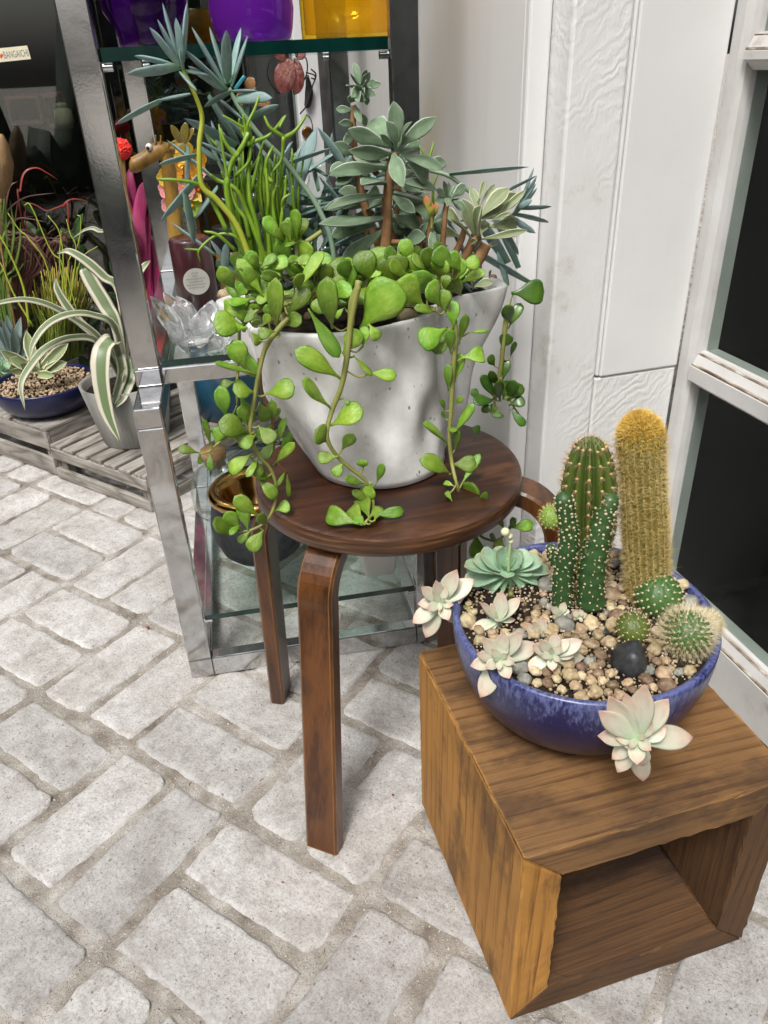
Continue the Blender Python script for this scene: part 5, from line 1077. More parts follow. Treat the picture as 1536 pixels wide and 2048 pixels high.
# knobby dark green cactus stems
def knobby(label, paths, group=None):
    p0 = bz(*paths[0][0][0]); t = thing('knobby_cactus', label, 'cactus', p0, 0, group); ar = MB(); pts = []
    for pth, w0, w1, dy in paths:
        P = [at_y(x, y, p0.y+dy) for x, y in pth]; P = spline(P, 36); r_a, r_b = w0*pxm(p0)/2, w1*pxm(p0)/2
        rf = lambda t: (r_a+(r_b-r_a)*t)*(1 if t < .9 else max(.12, math.sqrt(max(0, 1-((t-.9)/.1)**2))))
        me = sweep_me('body', P, lambda t: rf(t)*(1+.05*math.sin(t*60)), nr=20, hint=(.2, 1, .1)); child('body', me, M_cact_d, t)
        n = len(P)
        for j in range(int(15*(P[0]-P[-1]).length/.05)+4):
            u = (j+.5)/(int(15*(P[0]-P[-1]).length/.05)+4); i = min(int(u*(n-1)), n-2); c = P[i]; tg = (P[i+1]-P[i]).normalized(); s = (CAM-c)-tg*(CAM-c).dot(tg); s.normalize(); q = tg.cross(s)
            for k in range(5):
                a = 2*math.pi*(k+.5*(j % 2))/5+rs.uniform(-.2, .2); d = s*math.cos(a)+q*math.sin(a); pp = c+d*rf(u)*1.02; sz = .00118*rs.uniform(.5, 1.35)*(0.8+.5*u)
                v, f = ico(sz, Vector((0, 0, 0))); v = [pp+Vector(x)-d*(Vector(x).dot(d))*.3 for x in v]; ar.add(v, f)
                for e in range(4): pts.append((pp, pp+(d+rv(.9)).normalized()*rs.uniform(.0015, .004)))
    o = child('areoles', ar.me('areoles', True), M_areole, t); o['kind'] = 'stuff'; spines(t, pts, M_spine_w, r=.0002)
    return t
GK = 'knobby dark green cacti in the blue bowl'
knobby('left knobby dark green cactus with cream dots and a side arm', [([(1124, 1208), (1126, 1150), (1138, 1080), (1132, 1030), (1126, 985)], 40, 34, -.004), ([(1130, 1140), (1108, 1120), (1100, 1090)], 26, 18, .004), ([(1135, 1110), (1150, 1060), (1155, 1040)], 30, 20, .006)], GK)
knobby('right knobby dark green cactus leaning towards the golden column', [([(1182, 1208), (1184, 1150), (1192, 1090), (1208, 1030), (1226, 985)], 56, 34, -.006), ([(1196, 1100), (1214, 1060), (1222, 1030)], 40, 26, 0)], GK)
def ball(label, px, py, rpx, m, msp, n=26, ln=(.003, .007), cream=True, tall=1.1, name='round_cactus', squash=.9, per=7, z=None, tipsp=None):
    b = bz(px, py+rpx*.55) if z is None else z; r = rpx*pxm(b); t = thing(name, label, 'cactus', b); c = b+Vector((0, 0, r*.75))
    bm = bmesh.new(); bmesh.ops.create_uvsphere(bm, u_segments=48, v_segments=28, radius=r)
    for v in bm.verts:
        a = math.atan2(v.co.y, v.co.x); v.co = Vector((v.co.x, v.co.y, v.co.z*tall))*(1-.05*abs(math.sin(6.5*a+v.co.z/r*1.6)))
    me = bpy.data.meshes.new('body'); bm.to_mesh(me); bm.free(); me.polygons.foreach_set('use_smooth', [True]*len(me.polygons)); child('body', me, m, t, Matrix.Translation(c))
    ar = MB(); pts = []; N_ = n*6
    for k in range(N_):
        zz = 1-1.7*(k+.5)/N_; a = k*2.39996; q = math.sqrt(max(0, 1-zz*zz)); d = Vector((q*math.cos(a), q*math.sin(a), zz*tall)); p = c+d*r*.985; d.normalize()
        if cream: ar.add(*ico(r*.055, p))
        for e in range(per): pts.append((p, p+(d+rv(.8)).normalized()*rs.uniform(*ln)))
    if cream: o = child('areoles', ar.me('areoles', True), M_areole, t); o['kind'] = 'stuff'
    spines(t, pts, msp, r=.00018); return t
ball('small round green cactus with rows of cream dots at the foot of the golden column', 1312, 1195, 47, M_cact_g, M_spine_w, 20, (.002, .005), tall=1.0)
ball('small dull green cactus with short brown spines beside the black stone', 1262, 1258, 34, M_cact_o, M_spine_b, 14, (.003, .006), tall=1.0)
ball('round cactus wrapped in long white and straw coloured spines', 1370, 1268, 47, M_cact_g, M_spine_w, 30, (.005, .015), tall=1.0, per=13)
ball('pale sandy spined cactus lump against the right rim of the bowl', 1408, 1250, 30, M_areole, M_spine_w, 26, (.004, .009), cream=False, tall=.9)
zt_ = at_y(1102, 1034, bz(1125, 1205).y+.004)
ball('tiny bright green ball cactus with a yellow tuft at the left edge', 1102, 1034, 23, mat('bright cactus skin', [(0.3, (0.12, 0.22, 0.03)), (0.6, (0.2, 0.33, 0.05))], scale=30, rough=.5), M_spine_y, 12, (.002, .005), z=zt_-Vector((0, 0, .009)))
# echeveria and ghost rosettes
TG = crop(820, 1000, 2.477)
def ros3(name, label, cen, z, tips, meshes, wr=0.42, dyc=0.0, inner=6, lift=.012, group=None, stalk=None, sm=M_stemg, mi=None, face=None):
    """open rosette: tips in photo crop coordinates, inner leaves generated tighter round the heart"""
    C0 = bz(*TG(*cen), z); y0 = C0.y+dyc; C0 = at_y(*TG(*cen), y0); t = thing(name, label, 'succulent', C0, 0, group); px_ = pxm(C0)/2.477
    ctr = TG(*cen); view = (CAM-C0).normalized(); fc = (face or view).normalized()
    for k, tp in enumerate(tips):
        tx, ty = tp[:2]; T_ = TG(tx, ty); w = (tp[2] if len(tp) > 2 else wr*math.hypot(tx-cen[0], ty-cen[1])+14)*px_
        Q = at_y(*T_, y0); Q -= view*(tp[3] if len(tp) > 3 else rnd(-.004, .006)); place('leaf', random.choice(meshes), t, C0-fc*.003, Q, w, fc+rv(.15))
    rm = sum(math.hypot(a[0]-cen[0], a[1]-cen[1]) for a in tips)/len(tips)*px_
    s = fc.orthogonal().normalized(); q = fc.cross(s)
    for k in range(inner):
        a = k*2.4+1.0; f = .66-.44*k/max(1, inner-1); d = s*math.cos(a)+q*math.sin(a)
        Q = C0+(d*f+fc*(.30+.35*(1-f)))*rm; place('leaf', random.choice(meshes), t, C0, Q, rm*f*.72, fc*1.0-d*.25)
    if stalk: stem(t, [C0-fc*.016]+[bz(*TG(*p), z-.012) if i == len(stalk)-1 else at_y(*TG(*p), y0+.014+.01*i) for i, p in enumerate(stalk)], .003, .003, M_stemg)
    return t
GG = 'pale ghost rosettes in the blue bowl'
ros3('blue_green_rosette', 'blue green fleshy rosette with a budding stalk at the left of the bowl', (490, 345), ZB+.022, [(345, 268, 120), (425, 255, 120), (520, 240, 125), (600, 262, 110), (650, 290, 100), (695, 350, 90), (668, 410, 90), (650, 465, 95), (560, 512, 110), (470, 500, 100), (330, 490, 90), (265, 410, 100), (268, 330, 100), (310, 300, 100), (400, 470, 110), (610, 440, 110), (380, 330, 120), (600, 340, 110)], ECHL, inner=8, face=((CAM-Vector((BCX, BCY, .4))).normalized()*.55+Vector((0, 0, .8))), stalk=[(500, 420), (500, 470)])
ec = bpy.data.objects['blue_green_rosette']
Y_e = ec.location.y-.01; P = spline([at_y(*TG(x, y), Y_e) for x, y in ((487, 360), (490, 280), (498, 210), (492, 180), (470, 165))], 16)
child('flower_stalk', sweep_me('flower_stalk', P, lambda t: .0022-.0006*t), mat('pale green stalk', [(0.3, (0.30, 0.42, 0.20)), (0.6, (0.42, 0.52, 0.28))], scale=30, rough=.5), ec)
M_fbud = mat('cream flower bud', [(0.3, (0.55, 0.58, 0.34)), (0.6, (0.66, 0.66, 0.42))], scale=30, rough=.5)
for k, (a, b, r) in enumerate(((472, 158, 22), (495, 180, 15), (500, 205, 12), (482, 172, 14), (487, 290, 8))):
    v, f = ico(r*pxm(ec.location)/2.477, at_y(*TG(a, b), Y_e), 2); child('flower_bud', mesh('flower_bud', v, f), M_fbud, ec)
ros3('ghost_rosette', 'pale pinkish ghost rosette hanging outside the left rim of the bowl', (150, 508), ZB+.012, [(232, 345), (55, 430), (318, 392), (12, 610), (78, 682), (242, 612), (38, 515), (128, 398), (270, 480), (190, 380), (110, 570)], GHO, inner=7, group=GG, stalk=[(230, 520), (300, 540)])
ros3('ghost_rosette', 'half open ghost rosette inside the bowl beneath the blue green rosette', (440, 590), ZB+.010, [(455, 448), (350, 510), (548, 482), (303, 640), (522, 592), (352, 662), (450, 660), (400, 520), (480, 500)], GHO, inner=4, group=GG, face=((CAM-Vector((BCX, BCY, .4))).normalized()*.4+Vector((.1, 0, .9))))
ros3('ghost_rosette', 'ghost rosette drooping over the front left rim beside the blue glaze', (445, 790), ZB+.020, [(362, 680), (465, 650), (550, 648), (635, 715), (298, 822), (348, 978), (468, 965), (550, 845), (330, 760), (590, 790), (410, 930), (500, 690)], GHO, inner=8, group=GG, stalk=[(520, 800), (600, 800)])
ros3('ghost_rosette', 'ghost rosette nestled just inside the front rim on the pebbles', (705, 770), ZB+.018, [(725, 655), (640, 690), (855, 695), (890, 820), (648, 898), (575, 840), (790, 690), (605, 720), (780, 830), (700, 860), (820, 760)], GHO, inner=7, group=GG)
ros3('ghost_rosette', 'small upright ghost rosette half hidden behind the two front ones', (640, 690), ZB+.012, [(662, 575), (572, 618), (615, 600), (700, 645), (590, 690), (690, 620), (720, 700)], GHO, inner=3, dyc=.02, group=GG, face=((CAM-Vector((BCX, BCY, .4))).normalized()*.4+Vector((0, 0, .9))))
ros3('ghost_rosette', 'largest ghost rosette hanging over the front rim above the box top', (1122, 1180), ZB-.012, [(1165, 915), (1070, 958), (1280, 985), (1405, 1175), (1155, 1395), (1028, 1350), (928, 1168), (985, 970), (935, 1045), (1000, 1285), (1275, 1125, 110), (1155, 1315, 105), (1040, 1190, 105)], GHO, inner=8, dyc=-.022, group=GG, stalk=[(1125, 1080), (1120, 960)])
ros3('ghost_rosette', 'tiny yellowish rosette in front of the knobby cacti', (745, 570), ZB+.004, [(768, 505), (698, 530), (795, 580), (720, 610), (790, 545), (700, 590)], GHO, inner=3, group=GG)
ros3('ghost_rosette', 'smallest yellowish rosette to the right of the tiny one', (842, 580), ZB+.002, [(855, 545), (805, 560), (875, 600), (830, 612), (878, 565)], GHO, inner=2, group=GG)
o = pebble(bz(1258, 1322, ZB+.004), .0185, None); o.data = pebble_mesh(83); o.data.materials.append(M_black); o.rotation_euler = (.35, -.5, .9); o.scale = (.0185, .019, .030); tag(o, 'large smooth black stone among the pebbles in the blue bowl', 'stone'); o.name = 'black_stone'; del o['group']
o = pebble(bz(1205, 1262, ZB), .0085, None); o.data = pebble_mesh(78); o.data.materials.append(M_black); tag(o, 'small black stone behind the large black one in the bowl', 'stone'); o.name = 'black_stone'; del o['group']
rs = random.Random(21); placed = []; tries = 0
occupied = [(1297, 1195, 46), (1172, 1195, 30), (1124, 1208, 22), (1182, 1210, 28), (1312, 1220, 38), (1262, 1270, 28), (1372, 1290, 44), (1258, 1325, 36), (1410, 1255, 20), (1010, 1180, 70)]
while len(placed) < 190 and tries < 9000:
    tries += 1; a = rs.uniform(0, 6.283); q = math.sqrt(rs.random()); x, y = BCX+(BR-.016)*q*math.cos(a), BCY+(BR-.016)*q*math.sin(a)
    if x < BCX-.07 and y > BCY+.0 and rs.random() < .6: continue
    r = rs.choice((.0052, .0066, .0078, .0092, .0108))*rs.uniform(.85, 1.1)
    d = Vector((x, y, ZB))-CAM; zc = d.dot(fw); px_, py_ = 768+FPX*d.dot(RV)/zc, 1024-FPX*d.dot(UV_)/zc
    if any(math.hypot(px_-ox, py_-oy_) < orr+r/zc*FPX*.6 for ox, oy_, orr in occupied): continue
    if any(math.hypot(x-u, y-v) < (r+s)*.80 for u, v, s in placed): continue
    placed.append((x, y, r)); pebble(Vector((x, y, ZB+r*.25+rs.uniform(0, .003)+.010*max(0, (x-BCX-.05)/.09))), r)
gv, gf = [], []
mb = MB()
for k in range(2600):
    a = rs.uniform(0, 6.283); q = math.sqrt(rs.random()); x, y = BCX+(BR-.012)*q*math.cos(a), BCY+(BR-.012)*q*math.sin(a)
    if x < BCX-.05 and rs.random() < .4: continue
    v, f = ico(rs.uniform(.0008, .0022), Vector((x, y, ZB+rs.uniform(-.002, .003))), 1); mb.add(v, f)
o = child('gravel', mb.me('gravel', True), mat('fine grit', [(0.35, (0.16, 0.11, 0.06)), (0.5, (0.36, 0.27, 0.16)), (0.65, (0.6, 0.52, 0.4))], scale=160, detail=3, rough=.8), bl); o['kind'] = 'stuff'
# ================================================================== things on the chrome shelf
def tinted(name, col, g=0.03, body=0.0):
    m = glass_mat(name, col, gloss=g, ior=1.52)
    if body:
        n = m.node_tree; out = [x for x in n.nodes if x.type == 'OUTPUT_MATERIAL'][0]; src = out.inputs[0].links[0].from_socket
        df = N(n, 'ShaderNodeBsdfDiffuse'); df.inputs[0].default_value = c4(tuple(c**2.2*.8 for c in col)); mx = N(n, 'ShaderNodeMixShader'); mx.inputs[0].default_value = body
        n.links.new(src, mx.inputs[1]); n.links.new(df.outputs[0], mx.inputs[2]); n.links.new(mx.outputs[0], out.inputs[0])
    return m
M_purple = tinted('purple glass', (0.64, 0.26, 0.84), body=.22); M_purple2 = tinted('deep purple glass', (0.50, 0.24, 0.66), body=.06); M_amber = tinted('amber glass', (0.99, 0.82, 0.20), body=.16); M_clear = tinted('clear glass', (0.95, 0.97, 0.96))
def vase(label, px, rpx, y, prof, m, z=None, name='glass_vase', cat='vase', thick=.0028, n=64, wob=None):
    z = ZT if z is None else z; c = at_y(px, 70, y); c = Vector((c.x, y, z)); k = rpx*pxm(c+Vector((0, 0, .05)))
    out_ = [(r*k, h*k) for r, h in prof]; inn = [(max(.0006, r-thick), h) for r, h in out_[::-1] if h > out_[1][1]+.001]; inn = inn+[(max(.0006, out_[1][0]-thick), out_[1][1]+thick*.8), (out_[0][0]*.85, thick*1.6), (.0006, thick*1.6)]
    t = thing(name, label, cat, c); link('glass_body', lathe('glass_body', [(.0006, 0)]+out_+inn, n, wob=wob), m, t); return t
vase('dark purple glass vase at the left end of the top glass shelf', 300, 66, 1.25, [(.86, 0), (.95, .06), (.96, .25), (1.0, .45), (1.28, .95), (1.30, 1.3), (1.2, 2.2), (.6, 2.9), (.55, 3.4), (.7, 3.7)], M_purple2, wob=lambda a, z: 1+.01*math.sin(9*a))
vase('round purple glass vase in the middle of the top glass shelf', 508, 80, 1.26, [(.8, 0), (.93, .08), (1.0, .3), (1.06, .7), (1.0, 1.4), (.95, 2.2), (1.0, 3.0)], M_purple)
vase('straight yellow amber glass vase at the right end of the top glass shelf', 700, 98, 1.27, [(.97, 0), (1.0, .05), (1.0, 1.0), (1.0, 2.3)], M_amber, thick=.005)
M_crystal, n, b, out = new_mat('cut crystal'); b.inputs['Transmission Weight'].default_value = 0.86; b.inputs['Roughness'].default_value = 0.09; b.inputs['IOR'].default_value = 1.5; b.inputs['Base Color'].default_value = (.97, .98, .98, 1)
C = on_z(394, 690, ZM); yl = C.y+.03
lt = thing('crystal_lotus', 'clear crystal lotus flower candle holder on the middle glass shelf', 'candle holder', (C.x, yl, ZM))
link('base', lathe('base', [(.0006, 0), (.036, 0), (.038, .003), (.034, .009), (.0006, .010)], 40), M_crystal, lt)
CR = leaf_me('petal', [(0, .16), (.2, .3), (.5, .5), (.7, .44), (.87, .24), (.96, .1), (1, .02)], [(0, .16), (.4, .16), (.8, .09), (1, .02)], .06, .12, m=M_crystal, nr=8)
CR.polygons.foreach_set('use_smooth', [False]*len(CR.polygons))
for (bx, by, tx, ty, w, dy) in ((375, 690, 300, 592, 40, -.01), (385, 680, 326, 583, 40, .02), (395, 672, 353, 592, 44, .04), (400, 690, 404, 616, 56, -.035), (425, 685, 446, 606, 34, .03), (440, 690, 480, 640, 44, -.01), (420, 700, 462, 668, 40, -.045), (370, 700, 330, 640, 36, -.04), (415, 670, 425, 600, 40, .05)):
    place('petal', CR, lt, at_y(bx, by, yl+dy*.3), at_y(tx, ty, yl+dy), w*pxm(C), jit=.3)
# candle with a round tag
M_wax = mat('dark plum wax', [(0.3, (0.035, 0.010, 0.013)), (0.55, (0.075, 0.020, 0.026)), (0.75, (0.16, 0.08, 0.085))], scale=40, stretch=(1, 1, .15), detail=6, rough=0.3, coat=.4)
cb = on_z(402, 640, ZM); yc = max(cb.y, 1.33); cb = Vector((at_y(401, 620, yc).x, yc, ZM)); rc_ = 40*pxm(cb+Vector((0, 0, .06))); hc = at_y(395, 474, yc-rc_*.3).z-ZM
cd = thing('candle', 'dark plum pillar candle with a round cream tag', 'candle', cb)
link('wax', lathe('wax', [(.0006, 0), (rc_, 0), (rc_, hc-.005), (rc_-.003, hc-.001), (rc_*.8, hc), (rc_*.5, hc-.003), (.0006, hc-.004)], 48), M_wax, cd)
M_tag = mat('cream card tag', [(0.3, (0.62, 0.60, 0.53)), (0.6, (0.70, 0.68, 0.62))], scale=30, rough=.7)
tc_ = at_y(393, 563, yc-rc_-.002); rt = 26*pxm(tc_); tg = bpy.data.objects.new('tag', lathe('tag', [(.0005, 0), (rt, 0), (rt, .0006), (.0005, .0006)], 40, False)); COL.objects.link(tg); tg.data.materials.append(M_tag); tg.parent = cd
tg.matrix_basis = Matrix.Translation(tc_-Vector(cb)) @ Matrix.Rotation(math.radians(90), 4, 'X')
mb = MB()
for k, w in enumerate((.45, .4, 1.25, .9, 1.3, 1.05)):
    z = .62-.22*k
    for j in range(int(w*9)): x = (-w/2+w*j/(w*9))*rt*1.2; mb.box((tc_.x+x, tc_.y-.0012, tc_.z+z*rt), (tc_.x+x+rt*.085, tc_.y-.0007, tc_.z+(z+.07)*rt))
child('print', mb.me('print'), mat('grey print', [(0, (0.36, 0.35, 0.33))], rough=.7), cd)
jr = Vector((at_y(470, 560, 1.52).x, 1.52, ZM)); jar = thing('amber_jar', 'brown glass jar with a black lid behind the candle', 'jar', jr); rj = 30*pxm(jr)
M_brownglass = mat('golden brown glass', [(0.3, (0.10, 0.055, 0.015)), (0.6, (0.24, 0.14, 0.04))], scale=9, rough=.12, coat=.5)
link('jar_body', lathe('jar_body', [(.0006, 0), (rj*.95, 0), (rj, .006), (rj, .075), (.0006, .078)], 40), M_brownglass, jar); link('lid', lathe('lid', [(rj*1.02, .079), (rj*1.02, .115), (rj*.95, .118), (.0006, .118)], 40), M_blackmetal, jar)
# giraffe figurine
M_gir = mat('carved yellow brown wood', [(0.3, (0.13, 0.06, 0.010)), (0.5, (0.30, 0.165, 0.028)), (0.72, (0.42, 0.26, 0.06))], scale=30, detail=8, rough=.45, stretch=(1, 1, .4), bump=(60, .5, .003))
yg = 1.52; gf_ = thing('giraffe_figurine', 'carved yellow brown giraffe figurine looking left on the shelf', 'figurine', on_z(378, 600, ZM))
G = lambda x, y, d=0: at_y(x, y, yg+d)
P = spline([on_z(382, 618, ZM+.002)*0+Vector((G(380, 600).x, yg, ZM+.001)), G(366, 560), G(352, 470), G(345, 400), G(336, 330), G(330, 300)], 26)
child('neck', sweep_me('neck', P, lerp_tab([(0, 24*pxm(P[0])), (.15, 16*pxm(P[0])), (.6, 13*pxm(P[0])), (1, 13*pxm(P[0]))]), nr=16, hint=(0, 1, 0)), M_gir, gf_)
P = spline([G(350, 302), G(332, 300), G(312, 304), G(290, 318), G(268, 330), G(258, 330)], 22)
child('head', sweep_me('head', P, lerp_tab([(0, 6*pxm(P[0])), (.15, 14*pxm(P[0])), (.35, 17*pxm(P[0])), (.55, 14*pxm(P[0])), (.8, 15*pxm(P[0])), (.95, 12*pxm(P[0])), (1, 4*pxm(P[0]))]), nr=16, hint=(0, 1, 0)), M_gir, gf_)
for a, b_2, c, d in ((312, 290, 311, 270), (321, 290, 322, 271)):
    child('horn', sweep_me('horn', spline([G(a, b_2, -.008), G(c, d, -.008)], 6), lerp_tab([(0, .0022), (.8, .0013), (1, .002)]), nr=8, hint=(0, 1, 0)), M_gir, gf_)
for sgn in (-1, 1): place('ear', leaf_me('ear', LAN, LANT, .1, .3, m=M_gir), gf_, G(338, 297, sgn*.010), G(352, 290+5*sgn, sgn*.02), .010)
v, f = ico(7*pxm(G(298, 294)), G(298, 294, -.010), 2); child('eye', mesh('eye', v, f), mat('white eye', [(0, (.75, .73, .68))], rough=.2), gf_)
v, f = ico(4*pxm(G(298, 294)), G(296, 296, -.0135), 2); child('pupil', mesh('pupil', v, f), M_blackmetal, gf_)
# silk flowers
def petal_mat(name, c1, c2, u2): return mat(name, [(0.3, c1), (0.6, c2)], scale=3, rough=.5, uvramp=('u', [(0, u2), (.45, (1, 1, 1)), (1, (1, 1, 1))], 'MULTIPLY', 1.0))
M_pt = [petal_mat('orange petal', (.75, .25, .015), (.85, .42, .03), (1, .3, .3)), petal_mat('yellow petal', (.80, .48, .03), (.88, .62, .08), (1, .6, .3)), petal_mat('pink petal', (.75, .20, .22), (.85, .42, .42), (.7, .1, .2)), petal_mat('lime petal', (.30, .48, .03), (.42, .60, .08), (.8, 1, .5))]
PT = [leaf_me('petal', [(0, .1), (.3, .3), (.65, .5), (.9, .36), (1, .05)], [(0, .05), (.6, .05), (1, .02)], -.08, .12, m=m) for m in M_pt]
fl = thing('silk_flowers', 'bunch of orange yellow and pink silk flowers behind the giraffe', 'flowers', at_y(370, 420, 1.60))
for (x, y, r, k) in ((365, 300, 24, 1), (392, 318, 22, 0), (352, 322, 18, 1), (345, 345, 22, 0), (376, 352, 24, 0), (398, 380, 24, 1), (385, 412, 20, 3), (350, 385, 20, 2), (372, 380, 20, 2), (335, 380, 20, 2), (330, 355, 18, 1), (398, 345, 18, 2), (340, 410, 18, 2)):
    c = at_y(x, y, 1.60); fc = ((CAM-c).normalized()+rv(.35)).normalized(); s_ = fc.orthogonal().normalized(); q_ = fc.cross(s_); rr_ = r*pxm(c)
    for j in range(6): a = j*1.047+x; d = s_*math.cos(a)+q_*math.sin(a); place('petal', PT[k], fl, c, c+d*rr_+fc*rr_*.25, rr_*.95, fc-d*.2)
    v, f = ico(rr_*.2, c+fc*rr_*.12, 1); child('flower_centre', mesh('flower_centre', v, f), M_pt[1] if k != 1 else M_pt[0], fl)
stem(fl, [at_y(372, 380, 1.604), at_y(376, 450, 1.604), Vector((at_y(384, 560, 1.604).x, 1.604, ZM))], .0022, .0022, M_stemg)
M_redf = mat('bright red fluffy petals', [(0.3, (.60, .012, .010)), (0.6, (.80, .03, .02))], scale=60, rough=.6)
yr = 2.02; rf_ = thing('red_flower', 'small bright red pompom flower on a dark stem beside the chrome post', 'flower', on_z(276, 860, .0985))
c = at_y(243, 298, yr); rr_ = 19*pxm(c); bm = bmesh.new(); bmesh.ops.create_icosphere(bm, subdivisions=4, radius=rr_)
for v in bm.verts: v.co *= 1+.28*noise.noise(v.co*330)
me = bpy.data.meshes.new('blossom'); bm.to_mesh(me); bm.free(); child('blossom', me, M_redf, rf_, Matrix.Translation(c))
stem(rf_, [c, at_y(248, 340, yr), at_y(256, 420, yr+.01), at_y(268, 560, yr+.01), on_z(278, 858, .0985)], .0045, .0045, M_stemb)
# glass butterflies hanging under the top shelf
M_rglass = mat('red art glass', [(0.3, (.16, .022, .018)), (0.55, (.34, .075, .06)), (0.75, (.55, .25, .2))], scale=6, rough=.08, coat=1.0, bump=(9, .4, .02))
M_oglass = mat('amber art glass', [(0.3, (.30, .10, .02)), (0.55, (.50, .22, .06)), (0.75, (.55, .3, .15))], scale=6, rough=.08, coat=1.0, bump=(9, .4, .02))
M_teal = mat('turquoise glass', [(0.3, (.02, .25, .38)), (0.6, (.05, .42, .55))], scale=6, rough=.1, coat=1.0)
WING = [(0, .14), (.15, .36), (.45, .5), (.75, .44), (.92, .26), (1, .06)]; WT = [(0, .06), (.5, .06), (1, .03)]
def butterfly(label, y, wings, m, wires, top, extra=()):
    c = at_y(*wings[0][:2], y); t = thing('glass_butterfly', label, 'ornament', c, 0, 'hanging glass butterflies')
    for a, b_2, c2, d, w in wings:
        me = leaf_me('wing', WING, WT, .03, .05, m=m); place('wing', me, t, at_y(a, b_2, y), at_y(c2, d, y-.008), w*pxm(at_y(a, b_2, y)), jit=.25)
    for wv in wires: child('wire', sweep_me('wire', spline([at_y(a, b_2, y-.003) for a, b_2 in wv], 24), .0012, nr=6), M_blackmetal, t)
    for a, b_2, c2, d, r in extra: child('antenna', sweep_me('antenna', spline([at_y(a, b_2, y-.004), at_y(c2, d, y-.01)], 6), r*pxm(at_y(a, b_2, y)), nr=8), M_teal, t)
    p = at_y(*top, y); child('hanging_wire', sweep_me('hanging_wire', spline([p, Vector((p.x, p.y, ZG2-.0005))], 4), .0006, nr=5), M_blackmetal, t); return t
butterfly('red glass butterfly with black wire edges under the top shelf', 1.46, [(578, 118, 562, 186, 46), (590, 118, 594, 188, 34), (576, 116, 545, 100, 26), (592, 114, 612, 100, 26)], M_rglass,
          [[(577, 112), (545, 115), (534, 145), (543, 170), (560, 187), (574, 170), (578, 120)], [(590, 112), (611, 115), (614, 145), (600, 175), (588, 188), (586, 150), (590, 115)], [(612, 145), (628, 150), (630, 158), (622, 156)]], (582, 112))
butterfly('amber glass butterfly with a turquoise feeler behind the blue fingers', 1.5, [(497, 195, 474, 205, 30), (498, 190, 540, 208, 28), (497, 180, 507, 156, 26)], M_oglass, [[(506, 155), (512, 175), (508, 205)]], (500, 170), ((470, 178, 489, 152, 3.5),))
butterfly('small green and amber glass bird behind the giraffe head', 1.58, [(365, 290, 342, 250, 16), (366, 290, 372, 245, 18), (368, 288, 388, 256, 15), (362, 282, 366, 308, 16)], mat('green amber glass', [(0.35, (.02, .16, .05)), (0.6, (.42, .2, .03))], scale=14, rough=.08, coat=1.0), [], (368, 262))
# clear jars and a black lantern
for lab, px, py, y, r, h, gname in (('left clear glass jar with a rolled lip behind the plants', 575, 345, 1.66, 30, .20, 0), ('right clear glass jar with a rolled lip behind the plants', 636, 340, 1.66, 30, .205, 0), ('clear glass jar behind the pencil succulent', 505, 400, 1.62, 28, .17, 0)):
    c = Vector((at_y(px, py, y).x, y, ZM)); k = r*pxm(c+Vector((0, 0, .1)))
    t = thing('glass_jar', lab, 'jar', c, 0, 'clear glass jars on the middle shelf'); hh = at_y(px, py-12, y).z-ZM
    link('jar_body', lathe('jar_body', [(.0006, 0), (k, 0), (k*1.05, .006), (k*1.05, hh*.7), (k*.7, hh*.85), (k*.7, hh*.95), (k*.85, hh), (k*.78, hh), (k*.64, hh*.95), (k*.64, hh*.86), (k*.98, hh*.69), (k*.98, .008), (.0006, .006)], 40), M_clear, t)
c = Vector((at_y(438, 420, 1.60).x, 1.60, ZM)); t = thing('black_lantern', 'black square lantern standing behind the candle', 'lantern', c); w = .028; h = at_y(438, 352, 1.60).z-ZM
for sx in (-1, 1):
    for sy in (-1, 1): link('corner_post', box_me('corner_post', (sx*w-.003, sy*w-.003, .0065), (sx*w+.003, sy*w+.003, h-.0065), .0005, 1), M_blackmetal, t)
link('base', box_me('base', (-w-.004, -w-.004, 0), (w+.004, w+.004, .006), .001), M_blackmetal, t); link('roof', box_me('roof', (-w-.004, -w-.004, h-.006), (w+.004, w+.004, h), .001), M_blackmetal, t)
for sx in (-1, 1): link('side_pane', box_me('side_pane', (sx*w-.001, -w+.0035, .007), (sx*w+.001, w-.0035, h-.007), 0), M_brownglass, t)
link('back_pane', box_me('back_pane', (-w+.0035, w-.001, .007), (w-.0035, w+.001, h-.007), 0), M_brownglass, t)
# lower shelf
M_char = mat('charcoal stoneware', [(0.3, (.014, .016, .019)), (0.6, (.038, .042, .047))], scale=70, detail=6, rough=.75, bump=(150, .6, .002))
M_gold = mat('gilded rim', [(0.3, (.20, .095, .03)), (0.6, (.50, .29, .09))], scale=14, rough=.16, metal=1.0)
cv_ = on_z(515, 1150, ZLW); cy = cv_.y+.085; cx = at_y(512, 1000, cy).x; R_ = 93*pxm(Vector((cx, cy, .2))); zr = at_y(508, 980, cy).z-ZLW
gv_ = thing('charcoal_vase', 'squat charcoal vase with a wide gilded rim on the lowest glass shelf', 'vase', (cx, cy, ZLW))
link('vase_body', lathe('vase_body', [(.0006, 0), (R_*.72, 0), (R_*.86, .012), (R_*1.0, zr*.35), (R_*1.02, zr*.55), (R_*.95, zr*.8), (R_*.86, zr-.012)], 72), M_char, gv_)
link('gilded_rim', lathe('gilded_rim', [(R_*.87, zr-.013), (R_*.97, zr-.006), (R_*.98, zr+.004), (R_*.90, zr+.012), (R_*.76, zr+.008), (R_*.66, zr-.004), (R_*.62, zr-.02), (R_*.5, zr-.03), (R_*.45, zr-.06), (.0006, zr-.06)], 72), M_gold, gv_)
